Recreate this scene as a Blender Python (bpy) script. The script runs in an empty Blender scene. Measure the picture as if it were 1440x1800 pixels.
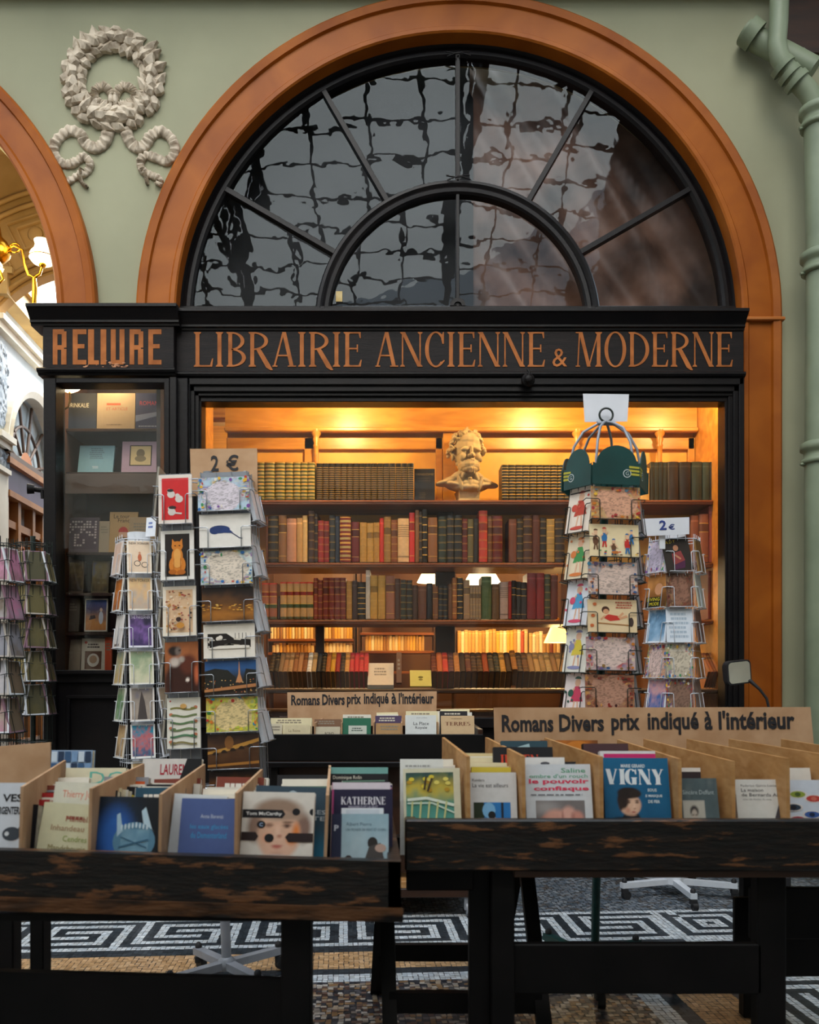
import bpy, math, random
import numpy as np
from mathutils import Vector, Matrix, Euler

scene = bpy.context.scene
COL = scene.collection

# ------------------------------------------------------------------ camera
F, CX, CY, EYE = 1500.0, 700.0, 1185.0, 1.0      # focal length in px, principal point, eye height
cam_d = bpy.data.cameras.new('camera')
cam = bpy.data.objects.new('camera', cam_d)
COL.objects.link(cam)
cam_d.sensor_fit = 'VERTICAL'
cam_d.sensor_height = 36.0
cam_d.sensor_width = 28.8
cam_d.lens = 30.0
cam_d.shift_x = (720 - CX) / 1800.0
cam_d.shift_y = (CY - 900) / 1800.0              # rising-front lens: verticals stay vertical
cam.location = (0, 0, EYE)
cam.rotation_euler = (math.radians(90), 0, 0)
cam_d.dof.use_dof = True
cam_d.dof.focus_distance = 4.3
cam_d.dof.aperture_fstop = 5.0
scene.camera = cam

# ------------------------------------------------------------------ sky, sun, exposure
world = bpy.data.worlds.new('world')
scene.world = world
world.use_nodes = True
_bg = world.node_tree.nodes['Background']
_bg.inputs['Color'].default_value = (0.80, 0.90, 1.0, 1)
_bg.inputs['Strength'].default_value = 1.9
sun_d = bpy.data.lights.new('soft_sun', 'SUN')
sun_d.energy = 1.75
sun_d.angle = math.radians(45)
sun_d.color = (1.0, 0.93, 0.82)
sun = bpy.data.objects.new('soft_sun', sun_d)
COL.objects.link(sun)
sun.rotation_euler = (math.radians(46), 0, math.radians(-8))
scene.view_settings.view_transform = 'Standard'
scene.view_settings.look = 'None'
scene.view_settings.gamma = 1.0
scene.view_settings.use_curve_mapping = False
scene.view_settings.exposure = 0.62

def lamp(name, loc, energy, color, radius=0.05):
    d = bpy.data.lights.new(name, 'POINT')
    d.energy = energy; d.color = color; d.shadow_soft_size = radius
    o = bpy.data.objects.new(name, d); COL.objects.link(o); o.location = loc
    return o
WARM = (1.0, 0.58, 0.20)
WARM2 = (1.0, 0.72, 0.36)

# ------------------------------------------------------------------ colour and point helpers
def lin(c):
    c = c / 255.0
    return c / 12.92 if c <= 0.04045 else ((c + 0.055) / 1.055) ** 2.4
def C(h):
    h = h.lstrip('#')
    return (lin(int(h[0:2], 16)), lin(int(h[2:4], 16)), lin(int(h[4:6], 16)))
def P(px, py, Y):
    return Vector(((px - CX) * Y / F, Y, EYE + (CY - py) * Y / F))
def Mx(loc=(0, 0, 0), rx=0, ry=0, rz=0):
    return Matrix.Translation(Vector(loc)) @ Euler((rx, ry, rz)).to_matrix().to_4x4()
R = math.radians
UP = Mx((0, 0, 0), R(90))                        # sheet drawn in x,y facing +z  ->  standing sheet facing -Y

def hash2(ix, iy, seed):
    n = (ix.astype(np.int64) * 374761393 + iy.astype(np.int64) * 668265263 + seed * 974711) & 0x7fffffff
    n = ((n ^ (n >> 13)) * 1274126177) & 0x7fffffff
    return ((n ^ (n >> 16)) & 0xffff) / 65535.0
def vn(x, y, seed=0):
    x = np.asarray(x, float); y = np.asarray(y, float)
    ix = np.floor(x); iy = np.floor(y); fx = x - ix; fy = y - iy
    fx = fx * fx * (3 - 2 * fx); fy = fy * fy * (3 - 2 * fy)
    a = hash2(ix, iy, seed); b = hash2(ix + 1, iy, seed); c = hash2(ix, iy + 1, seed); d = hash2(ix + 1, iy + 1, seed)
    return (a * (1 - fx) + b * fx) * (1 - fy) + (c * (1 - fx) + d * fx) * fy
def fbm(x, y, seed=0, o=3):
    s = 0; a = 0.5; t = 0
    for i in range(o):
        s = s + a * vn(np.asarray(x) * 2 ** i, np.asarray(y) * 2 ** i, seed + i); t += a; a *= 0.5
    return s / t

# ------------------------------------------------------------------ mesh builder
_tc = {}
def text_tris(s, bold=0.0):
    k = (s, bold)
    if k in _tc: return _tc[k]
    cu = bpy.data.curves.new('t', 'FONT'); cu.body = s; cu.offset = bold; cu.resolution_u = 2
    ob = bpy.data.objects.new('t', cu); COL.objects.link(ob)
    me = bpy.data.meshes.new_from_object(ob)
    v = [(p.co.x, p.co.y) for p in me.vertices]; f = [tuple(p.vertices) for p in me.polygons]
    bpy.data.objects.remove(ob); bpy.data.curves.remove(cu); bpy.data.meshes.remove(me)
    if v:
        x0 = min(a for a, b in v); x1 = max(a for a, b in v); y0 = min(b for a, b in v); y1 = max(b for a, b in v)
        v = [((a - x0) / max(x1 - x0, 1e-6), (b - y0) / max(y1 - y0, 1e-6)) for a, b in v]
    _tc[k] = (v, f)
    return _tc[k]

class MB:
    def __init__(self, M=None):
        self.v = []; self.f = []; self.mi = []; self.c = []; self.sm = []
        self.M = M or Matrix(); self.mat = 0; self.col = (1, 1, 1); self.hascol = False
    def at(self, M): self.M = M; return self
    def add(self, pts, faces, col=None, mat=None, smooth=False, M=None):
        b = len(self.v); M = (self.M @ M) if M is not None else self.M
        for p in pts: self.v.append(tuple(M @ Vector(p)))
        c = col if col is not None else self.col
        if col is not None: self.hascol = True
        m = self.mat if mat is None else mat
        for f in faces:
            self.f.append(tuple(i + b for i in f)); self.mi.append(m); self.c.append(c); self.sm.append(smooth)
        return self
    def addvc(self, pts, faces, vcols, mat=None, smooth=False):
        b = len(self.v); self.hascol = True
        for p in pts: self.v.append(tuple(self.M @ Vector(p)))
        m = self.mat if mat is None else mat
        for f in faces:
            self.f.append(tuple(i + b for i in f)); self.mi.append(m); self.c.append([vcols[i] for i in f]); self.sm.append(smooth)
    def box(self, lo, hi, b=0.0, col=None, mat=None, M=None):
        x0, y0, z0 = lo; x1, y1, z1 = hi
        if x0 > x1: x0, x1 = x1, x0
        if y0 > y1: y0, y1 = y1, y0
        if z0 > z1: z0, z1 = z1, z0
        if b <= 0:
            pts = [(x, y, z) for z in (z0, z1) for y in (y0, y1) for x in (x0, x1)]
            fs = [(0, 2, 3, 1), (4, 5, 7, 6), (0, 1, 5, 4), (2, 6, 7, 3), (0, 4, 6, 2), (1, 3, 7, 5)]
            return self.add(pts, fs, col, mat, M=M)
        b = min(b, (x1 - x0) * .49, (y1 - y0) * .49, (z1 - z0) * .49)
        pts = []; idx = {}
        X = (x0, x1); Y = (y0, y1); Z = (z0, z1); s = (1, -1)
        for i in (0, 1):
            for j in (0, 1):
                for k in (0, 1):
                    for a in (0, 1, 2):
                        p = [X[i], Y[j], Z[k]]
                        d = (b * s[i], b * s[j], b * s[k])
                        for q in (0, 1, 2):
                            if q != a: p[q] += d[q]
                        idx[(i, j, k, a)] = len(pts); pts.append(tuple(p))
        fs = []
        def quad(keys): fs.append(tuple(idx[k] for k in keys))
        for a, flip in ((0, 0), (1, 1), (2, 0)):
            for e in (0, 1):
                cyc = [(0, 0), (1, 0), (1, 1), (0, 1)]
                ks = []
                for u, w in cyc:
                    t = [0, 0, 0]; t[a] = e; o = [q for q in (0, 1, 2) if q != a]; t[o[0]] = u; t[o[1]] = w
                    ks.append((t[0], t[1], t[2], a))
                if (e == 0) != bool(flip): ks.reverse()
                quad(ks)
        for a in (0, 1, 2):
            o = [q for q in (0, 1, 2) if q != a]
            for u in (0, 1):
                for w in (0, 1):
                    t0 = [0, 0, 0]; t0[o[0]] = u; t0[o[1]] = w; t1 = list(t0); t1[a] = 1
                    ks = [tuple(t0) + (o[0],), tuple(t1) + (o[0],), tuple(t1) + (o[1],), tuple(t0) + (o[1],)]
                    par = (u + w + (1 if a == 1 else 0)) % 2
                    if par == 0: ks.reverse()
                    quad(ks)
        for i in (0, 1):
            for j in (0, 1):
                for k in (0, 1):
                    ks = [(i, j, k, 0), (i, j, k, 1), (i, j, k, 2)]
                    if (i + j + k) % 2 == 0: ks.reverse()
                    quad(ks)
        return self.add(pts, fs, col, mat, M=M)
    def hexa(self, p, col=None, mat=None):
        # p: four front corners (bl, br, tr, tl) then four back corners
        fs = [(0, 1, 2, 3), (5, 4, 7, 6), (4, 0, 3, 7), (1, 5, 6, 2), (3, 2, 6, 7), (4, 5, 1, 0)]
        return self.add([tuple(q) for q in p], fs, col, mat)
    def tube(self, pts, r, n=8, closed=False, col=None, mat=None, smooth=True, cap=True, M=None):
        pts = [Vector(p) for p in pts]; N = len(pts)
        rr = r if isinstance(r, (list, tuple)) else [r] * N
        rings = []; prev = None
        for i in range(N):
            if closed: t = (pts[(i + 1) % N] - pts[i - 1])
            else: t = pts[min(i + 1, N - 1)] - pts[max(i - 1, 0)]
            t.normalize()
            if prev is None:
                a = Vector((0, 0, 1)) if abs(t.z) < .9 else Vector((1, 0, 0))
                u = t.cross(a).normalized()
            else:
                u = (prev - t * prev.dot(t)).normalized()
            prev = u; w = t.cross(u)
            rings.append([pts[i] + (u * math.cos(2 * math.pi * k / n) + w * math.sin(2 * math.pi * k / n)) * rr[i] for k in range(n)])
        v = [q for ring in rings for q in ring]; fs = []
        for i in range(N if closed else N - 1):
            a = i * n; b = ((i + 1) % N) * n
            for k in range(n): fs.append((a + k, a + (k + 1) % n, b + (k + 1) % n, b + k))
        self.add(v, fs, col, mat, smooth, M=M)
        if cap and not closed:
            self.add(rings[0], [tuple(range(n - 1, -1, -1))], col, mat, M=M); self.add(rings[-1], [tuple(range(n))], col, mat, M=M)
        return self
    def lathe(self, prof, n=24, M=None, col=None, mat=None, smooth=True):
        v = []; fs = []
        for (r, z) in prof:
            for k in range(n):
                a = 2 * math.pi * k / n; v.append((r * math.cos(a), r * math.sin(a), z))
        for i in range(len(prof) - 1):
            for k in range(n):
                fs.append((i * n + k, i * n + (k + 1) % n, (i + 1) * n + (k + 1) % n, (i + 1) * n + k))
        self.add(v, fs, col, mat, smooth, M=M)
        if prof[0][0] > 1e-5: self.add(v[:n], [tuple(range(n - 1, -1, -1))], col, mat, M=M)
        if prof[-1][0] > 1e-5: self.add(v[-n:], [tuple(range(n))], col, mat, M=M)
        return self
    def prism(self, poly, z0, z1, col=None, mat=None, M=None):
        n = len(poly)
        ar = sum(poly[i][0] * poly[(i + 1) % n][1] - poly[(i + 1) % n][0] * poly[i][1] for i in range(n))
        if ar < 0: poly = poly[::-1]
        v = [(x, y, z0) for x, y in poly] + [(x, y, z1) for x, y in poly]
        fs = [tuple(range(n - 1, -1, -1)), tuple(range(n, 2 * n))] + [(i, (i + 1) % n, n + (i + 1) % n, n + i) for i in range(n)]
        return self.add(v, fs, col, mat, M=M)
    def flat(self, poly, z, col=None, mat=None):
        n = len(poly)
        ar = sum(poly[i][0] * poly[(i + 1) % n][1] - poly[(i + 1) % n][0] * poly[i][1] for i in range(n))
        if ar < 0: poly = poly[::-1]
        return self.add([(x, y, z) for x, y in poly], [tuple(range(n))], col, mat)
    def text(self, s, x0, y0, x1, y1, z=0.0, d=0.0, bold=0.0, col=None, mat=None):
        v, fs = text_tris(s, bold)
        if not v: return self
        w, h = x1 - x0, y1 - y0
        self.add([(x0 + a * w, y0 + b * h, z + d) for a, b in v], fs, col, mat)
        return self
    def ell(self, c, r, n=10, m=6, col=None, mat=None, M=None):
        v = []; fs = []
        for i in range(m + 1):
            th = math.pi * i / m
            for k in range(n):
                a = 2 * math.pi * k / n
                v.append((c[0] + r[0] * math.sin(th) * math.cos(a), c[1] + r[1] * math.sin(th) * math.sin(a), c[2] - r[2] * math.cos(th)))
        for i in range(m):
            for k in range(n): fs.append((i * n + k, i * n + (k + 1) % n, (i + 1) * n + (k + 1) % n, (i + 1) * n + k))
        return self.add(v, fs, col, mat, True, M=M)
    def sweep(self, path, prof, closed_prof=True, M=None, col=None, mat=None, smooth=False, nrm=None):
        # path: list of (origin, xaxis, yaxis) frames; prof: list of (a, b)
        v = []; n = len(prof); fs = []
        for o, x, y in path:
            for a, b in prof: v.append(tuple(Vector(o) + Vector(x) * a + Vector(y) * b))
        for i in range(len(path) - 1):
            for k in range(n if closed_prof else n - 1):
                fs.append((i * n + k, i * n + (k + 1) % n, (i + 1) * n + (k + 1) % n, (i + 1) * n + k))
        if closed_prof:
            fs.append(tuple(range(n - 1, -1, -1))); e = (len(path) - 1) * n; fs.append(tuple(range(e, e + n)))
        return self.add(v, fs, col, mat, smooth, M=M)
    def build(self, name, mats, parent=None, loc=None, recalc=True):
        me = bpy.data.meshes.new(name)
        vs = self.v
        if loc is not None:
            l = Vector(loc); vs = [(a - l.x, b - l.y, c - l.z) for a, b, c in vs]
        me.from_pydata(vs, [], self.f)
        if not isinstance(mats, (list, tuple)): mats = [mats]
        for m in mats: me.materials.append(m)
        n = len(self.f)
        me.polygons.foreach_set('material_index', self.mi)
        me.polygons.foreach_set('use_smooth', self.sm)
        if self.hascol:
            at = me.color_attributes.new('Col', 'FLOAT_COLOR', 'CORNER')
            buf = []
            for f, c in zip(self.f, self.c):
                if isinstance(c, list):
                    for q in c: buf += [q[0], q[1], q[2], 1.0]
                else: buf += [c[0], c[1], c[2], 1.0] * len(f)
            at.data.foreach_set('color', buf)
        me.update()
        if recalc:
            import bmesh
            bm = bmesh.new(); bm.from_mesh(me); bmesh.ops.recalc_face_normals(bm, faces=bm.faces[:]); bm.to_mesh(me); bm.free()
        o = bpy.data.objects.new(name, me); COL.objects.link(o)
        if loc is not None: o.location = loc
        if parent is not None: o.parent = parent
        return o

def tag(o, label, cat, group=None):
    o['label'] = label; o['category'] = cat
    if group: o['group'] = group
    return o
def struct(o): o['kind'] = 'structure'; return o
def thing(name, label, cat, loc=(0, 0, 0), group=None):
    o = bpy.data.objects.new(name, None); COL.objects.link(o); o.empty_display_size = .05
    o.location = loc
    return tag(o, label, cat, group)
def inv(root): return Matrix.Translation(-Vector(root.location))     # world -> child space of an unrotated root
ORD = ['', 'first', 'second', 'third', 'fourth', 'fifth', 'sixth', 'seventh', 'eighth', 'ninth', 'tenth', 'eleventh', 'twelfth',
       'thirteenth', 'fourteenth', 'fifteenth', 'sixteenth', 'seventeenth', 'eighteenth', 'nineteenth', 'twentieth', 'twenty-first',
       'twenty-second', 'twenty-third', 'twenty-fourth', 'twenty-fifth', 'twenty-sixth', 'twenty-seventh', 'twenty-eighth',
       'twenty-ninth', 'thirtieth', 'thirty-first', 'thirty-second', 'thirty-third', 'thirty-fourth', 'thirty-fifth']

# ------------------------------------------------------------------ materials
def new_mat(name):
    m = bpy.data.materials.new(name); m.use_nodes = True
    nt = m.node_tree; b = nt.nodes['Principled BSDF']
    return m, nt, b
def pmat(name, c1, c2=None, scale=8, amt=(0.35, 0.65), rough=.5, metal=0, stretch=(1, 1, 1), bump=0.0, bscale=None, detail=4, spec=.5, coat=0, wobble=0, rough2=None):
    m, nt, b = new_mat(name); N = nt.nodes; L = nt.links
    tc = N.new('ShaderNodeTexCoord'); mp = N.new('ShaderNodeMapping'); mp.inputs['Scale'].default_value = stretch
    L.new(tc.outputs['Object'], mp.inputs['Vector'])
    b.inputs['Roughness'].default_value = rough; b.inputs['Metallic'].default_value = metal
    b.inputs['Specular IOR Level'].default_value = spec; b.inputs['Coat Weight'].default_value = coat
    nz = N.new('ShaderNodeTexNoise'); nz.inputs['Scale'].default_value = scale; nz.inputs['Detail'].default_value = detail
    nz.inputs['Distortion'].default_value = wobble
    L.new(mp.outputs['Vector'], nz.inputs['Vector'])
    if c2 is None: c2 = tuple(x * .82 for x in c1)
    cr = N.new('ShaderNodeValToRGB'); e = cr.color_ramp.elements
    e[0].position = amt[0]; e[1].position = amt[1]
    e[0].color = (*c1, 1); e[1].color = (*c2, 1)
    L.new(nz.outputs['Fac'], cr.inputs['Fac']); L.new(cr.outputs['Color'], b.inputs['Base Color'])
    if bump:
        n2 = N.new('ShaderNodeTexNoise'); n2.inputs['Scale'].default_value = bscale or scale * 3; n2.inputs['Detail'].default_value = 3
        L.new(mp.outputs['Vector'], n2.inputs['Vector'])
        bp = N.new('ShaderNodeBump'); bp.inputs['Strength'].default_value = bump; bp.inputs['Distance'].default_value = .01
        L.new(n2.outputs['Fac'], bp.inputs['Height']); L.new(bp.outputs['Normal'], b.inputs['Normal'])
    return m
def printmat(name, rough, coat=0.0, spec=.5, grain=.08):
    m, nt, b = new_mat(name); N = nt.nodes; L = nt.links
    at = N.new('ShaderNodeAttribute'); at.attribute_name = 'Col'
    tc = N.new('ShaderNodeTexCoord'); nz = N.new('ShaderNodeTexNoise'); nz.inputs['Scale'].default_value = 60; nz.inputs['Detail'].default_value = 3
    L.new(tc.outputs['Object'], nz.inputs['Vector'])
    mr = N.new('ShaderNodeMapRange'); mr.inputs['To Min'].default_value = 1 - grain; mr.inputs['To Max'].default_value = 1 + grain
    L.new(nz.outputs['Fac'], mr.inputs['Value'])
    mx = N.new('ShaderNodeMix'); mx.data_type = 'RGBA'; mx.blend_type = 'MULTIPLY'; mx.inputs['Factor'].default_value = 1
    L.new(at.outputs['Color'], mx.inputs[6]); L.new(mr.outputs['Result'], mx.inputs[7])
    L.new(mx.outputs[2], b.inputs['Base Color'])
    b.inputs['Roughness'].default_value = rough; b.inputs['Coat Weight'].default_value = coat; b.inputs['Coat Roughness'].default_value = .15
    b.inputs['Specular IOR Level'].default_value = spec
    return m
def glow(name, color, strength):
    m, nt, b = new_mat(name)
    b.inputs['Base Color'].default_value = (.8, .75, .65, 1)
    N = nt.nodes; L = nt.links
    tc = N.new('ShaderNodeTexCoord'); nz = N.new('ShaderNodeTexNoise'); nz.inputs['Scale'].default_value = 9
    L.new(tc.outputs['Object'], nz.inputs['Vector'])
    mr = N.new('ShaderNodeMapRange'); mr.inputs['To Min'].default_value = strength * .8; mr.inputs['To Max'].default_value = strength * 1.2
    L.new(nz.outputs['Fac'], mr.inputs['Value']); L.new(mr.outputs['Result'], b.inputs['Emission Strength'])
    b.inputs['Emission Color'].default_value = (*color, 1)
    return m
def glass(name, ior=1.5, tint=(1, 1, 1), wave=0.0, wscale=6, rough=0.0, gl=(1, 1, 1)):
    m = bpy.data.materials.new(name); m.use_nodes = True
    nt = m.node_tree; N = nt.nodes; L = nt.links; N.clear()
    out = N.new('ShaderNodeOutputMaterial'); mix = N.new('ShaderNodeMixShader'); tr = N.new('ShaderNodeBsdfTransparent'); gb = N.new('ShaderNodeBsdfGlossy'); fr = N.new('ShaderNodeFresnel')
    tr.inputs['Color'].default_value = (*tint, 1); gb.inputs['Roughness'].default_value = rough; gb.inputs['Color'].default_value = (*gl, 1)
    fr.inputs['IOR'].default_value = ior
    L.new(fr.outputs[0], mix.inputs[0]); L.new(tr.outputs[0], mix.inputs[1]); L.new(gb.outputs[0], mix.inputs[2]); L.new(mix.outputs[0], out.inputs['Surface'])
    if wave:
        tc = N.new('ShaderNodeTexCoord'); nz = N.new('ShaderNodeTexNoise'); nz.inputs['Scale'].default_value = wscale; nz.inputs['Detail'].default_value = 2.5
        L.new(tc.outputs['Object'], nz.inputs['Vector'])
        bp = N.new('ShaderNodeBump'); bp.inputs['Strength'].default_value = 1.0; bp.inputs['Distance'].default_value = wave
        L.new(nz.outputs['Fac'], bp.inputs['Height']); L.new(bp.outputs['Normal'], gb.inputs['Normal'])
    return m
M = {}
M['print'] = printmat('printed_paper', .55, spec=.3)
M['card'] = printmat('glossy_card', .32, coat=.15, spec=.35)
M['leather'] = printmat('book_leather', .42, spec=.4, grain=.25)
M['tile'] = printmat('stone_tessera', .38, grain=.2)
M['paper'] = pmat('page_edges', C('#e6dcc4'), C('#cbbd9c'), 60, rough=.9, stretch=(1, 1, 1))
M['green_wall'] = pmat('green_wall_paint', C('#99987c'), C('#8a8a70'), 1.6, (.3, .75), .75, bump=.05, bscale=25)
M['pipe'] = pmat('green_pipe_paint', C('#808b72'), C('#727d65'), 5, rough=.5)
M['ochre'] = pmat('ochre_grained_wood', C('#b9702f'), C('#9c5620'), 5, (.3, .7), .4, stretch=(1, 1, 1), wobble=.6, bump=.03)
M['arch_wood'] = pmat('ochre_arch_band', C('#a35a18'), C('#86430d'), 3.2, (.3, .7), .45, wobble=.8, spec=.2)
M['black'] = pmat('black_gloss_paint', C('#0f0d0f'), C('#181414'), 7, (.4, .75), .38, bump=.06, bscale=60, spec=.22)
M['blackmat'] = pmat('black_paint', C('#0b0a0a'), C('#131010'), 9, rough=.55, spec=.2)
M['signblack'] = pmat('weathered_black_sign', C('#0f0b0c'), C('#1e1615'), 5, (.4, .75), .55, spec=.2, stretch=(1, 6, 12), bump=.15, bscale=30)
M['bronze'] = pmat('gilt_lettering', C('#b06a38'), C('#8c5026'), 14, (.35, .7), .55, spec=.15)
M['bronze_worn'] = pmat('flaked_gilt', C('#c98d62'), C('#8a5434'), 40, rough=.6)
M['glass_shop'] = glass('shop_glass', 1.33, wave=.0012, wscale=3)
M['glass_fan'] = glass('fanlight_glass', 1.28, tint=(.85, .85, .85), wave=.0019, wscale=4.5, gl=(.82, .93, 1.0))
M['glass_side'] = glass('side_glass', 1.45, wave=.002, wscale=4)
M['plaster'] = pmat('cream_plaster', C('#c8baa6'), C('#84745f'), 22, (.42, .72), .7, bump=.35, bscale=50)
M['bust'] = pmat('plaster_bust', C('#b3a07d'), C('#9a8663'), 14, rough=.75, bump=.12, bscale=60)
M['shelf'] = pmat('shelf_wood', C('#8a4f25'), C('#6b3716'), 3, rough=.4, stretch=(1, 8, 8))
M['darkwood'] = pmat('dark_shelf_wood', C('#3a2010'), C('#27150a'), 4, rough=.45, stretch=(1, 6, 6))
M['amber'] = pmat('amber_panel', C('#dba445'), C('#c8913a'), 2.5, rough=.5, wobble=1)
M['honey'] = pmat('honey_wood', C('#c88f3f'), C('#a87028'), 3, rough=.35, stretch=(1, 5, 5), wobble=1)
M['cardboard'] = pmat('cardboard', C('#c09b78'), C('#ae8763'), 12, rough=.85)
M['ink'] = pmat('black_ink', C('#15141a'), C('#1d1b20'), 30, rough=.7)
M['ply'] = pmat('plywood', C('#c69863'), C('#a8763f'), 5, (.3, .7), .6, stretch=(1, 3, 9), wobble=.5)
M['chrome'] = pmat('silver_wire', C('#c4c8ce'), C('#aab0b8'), 20, rough=.25, metal=.85)
M['grey'] = pmat('grey_metal', C('#9a9ea6'), C('#868b94'), 9, rough=.4, metal=.15)
M['whitewire'] = pmat('white_wire', C('#dfe3ea'), C('#cdd3dc'), 9, rough=.35)
M['blackwire'] = pmat('dark_green_wire', C('#131d1a'), C('#1e2a26'), 9, rough=.35)
M['greenpanel'] = pmat('bottle_green_panel', C('#0d3a38'), C('#124442'), 9, rough=.35)
M['rubber'] = pmat('black_rubber', C('#17171a'), C('#232326'), 9, rough=.6)
M['brass'] = pmat('brass', C('#c9962f'), C('#a87718'), 9, rough=.22, metal=1)
M['shade_hot'] = glow('lit_glass_shade', (1, .80, .48), 3.2)
M['shade_lamp'] = glow('lit_fabric_shade', (1, .84, .52), 2.6)
M['shade_amber'] = glow('lit_amber_shade', (1, .55, .12), 2.2)
M['spot'] = glow('lit_spot', (1, .82, .5), 6)
M['cream'] = pmat('cream_stone', C('#e4e0d2'), C('#d2cdbd'), 4, rough=.7)
M['paleblue'] = pmat('pale_blue_plaster', C('#c9d3d8'), C('#b4c2ca'), 5, rough=.7)
M['relief'] = pmat('weathered_relief', C('#aeb9c2'), C('#7e8b97'), 12, (.4, .6), .75, bump=.6, bscale=40)
M['tanstone'] = pmat('tan_stone', C('#b79a63'), C('#a08450'), 5, rough=.7)
M['vault'] = pmat('tan_vault', C('#b08d57'), C('#94743f'), 3, rough=.7)
M['purple'] = pmat('purple_fascia', C('#4e4560'), C('#443b54'), 5, rough=.5)
M['orangewood'] = pmat('orange_shopfront_wood', C('#a8723f'), C('#8c5a2d'), 5, rough=.5)
M['mirror'] = pmat('mirror_glass', C('#e8e4d8'), C('#ded8c8'), 3, rough=.03, metal=1)
M['curtain'] = pmat('dark_backing_sheet', C('#1d2024'), C('#131518'), 3, rough=.8)
M['brown_curtain'] = pmat('brown_folded_sheet', C('#8a6a5c'), C('#3a2c28'), 3, rough=.5)
M['iron'] = pmat('dark_iron', C('#24272b'), C('#1b1d20'), 6, rough=.6)
M['pinkred'] = pmat('brown_wall', C('#6a4526'), C('#4e2f17'), 3, rough=.6)
M['white'] = pmat('white_paper', C('#d9dbe2'), C('#cfd2da'), 6, rough=.8)
M['dimglass'] = pmat('far_window_glass', C('#c3d0d6'), C('#a3b4bc'), 3, rough=.15)
def worn():
    m, nt, b = new_mat('worn_black_paint'); N = nt.nodes; L = nt.links
    tc = N.new('ShaderNodeTexCoord'); mp = N.new('ShaderNodeMapping'); mp.inputs['Scale'].default_value = (1, 5, 5.5)
    L.new(tc.outputs['Object'], mp.inputs['Vector'])
    n1 = N.new('ShaderNodeTexNoise'); n1.inputs['Scale'].default_value = 9; n1.inputs['Detail'].default_value = 6; n1.inputs['Roughness'].default_value = .65
    L.new(mp.outputs['Vector'], n1.inputs['Vector'])
    r1 = N.new('ShaderNodeValToRGB'); r1.color_ramp.elements[0].position = .545; r1.color_ramp.elements[1].position = .62
    L.new(n1.outputs['Fac'], r1.inputs['Fac'])
    n2 = N.new('ShaderNodeTexNoise'); n2.inputs['Scale'].default_value = 30; n2.inputs['Detail'].default_value = 4
    L.new(mp.outputs['Vector'], n2.inputs['Vector'])
    wood = N.new('ShaderNodeValToRGB'); wood.color_ramp.elements[0].color = (*C('#3a2213'), 1); wood.color_ramp.elements[1].color = (*C('#8a5a34'), 1)
    L.new(n2.outputs['Fac'], wood.inputs['Fac'])
    bl = N.new('ShaderNodeValToRGB'); bl.color_ramp.elements[0].color = (*C('#080707'), 1); bl.color_ramp.elements[1].color = (*C('#20140d'), 1)
    bl.color_ramp.elements[0].position = .4; bl.color_ramp.elements[1].position = .7
    L.new(n2.outputs['Fac'], bl.inputs['Fac'])
    mx = N.new('ShaderNodeMix'); mx.data_type = 'RGBA'
    L.new(r1.outputs['Color'], mx.inputs[0]); L.new(bl.outputs['Color'], mx.inputs[6]); L.new(wood.outputs['Color'], mx.inputs[7])
    L.new(mx.outputs[2], b.inputs['Base Color'])
    b.inputs['Roughness'].default_value = .38
    bp = N.new('ShaderNodeBump'); bp.inputs['Strength'].default_value = .5; bp.inputs['Distance'].default_value = .006
    L.new(n1.outputs['Fac'], bp.inputs['Height']); L.new(bp.outputs['Normal'], b.inputs['Normal'])
    return m
M['worn'] = worn()
M['brownbar'] = pmat('brown_window_bar', C('#5f4c40'), C('#4c3c32'), 5, rough=.5)
M['wornlip'] = pmat('worn_brown_edge', C('#5e3d24'), C('#120d0a'), 7, (.42, .62), .45, stretch=(1.2, 5, 5), bump=.4, bscale=20, spec=.3)
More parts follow.
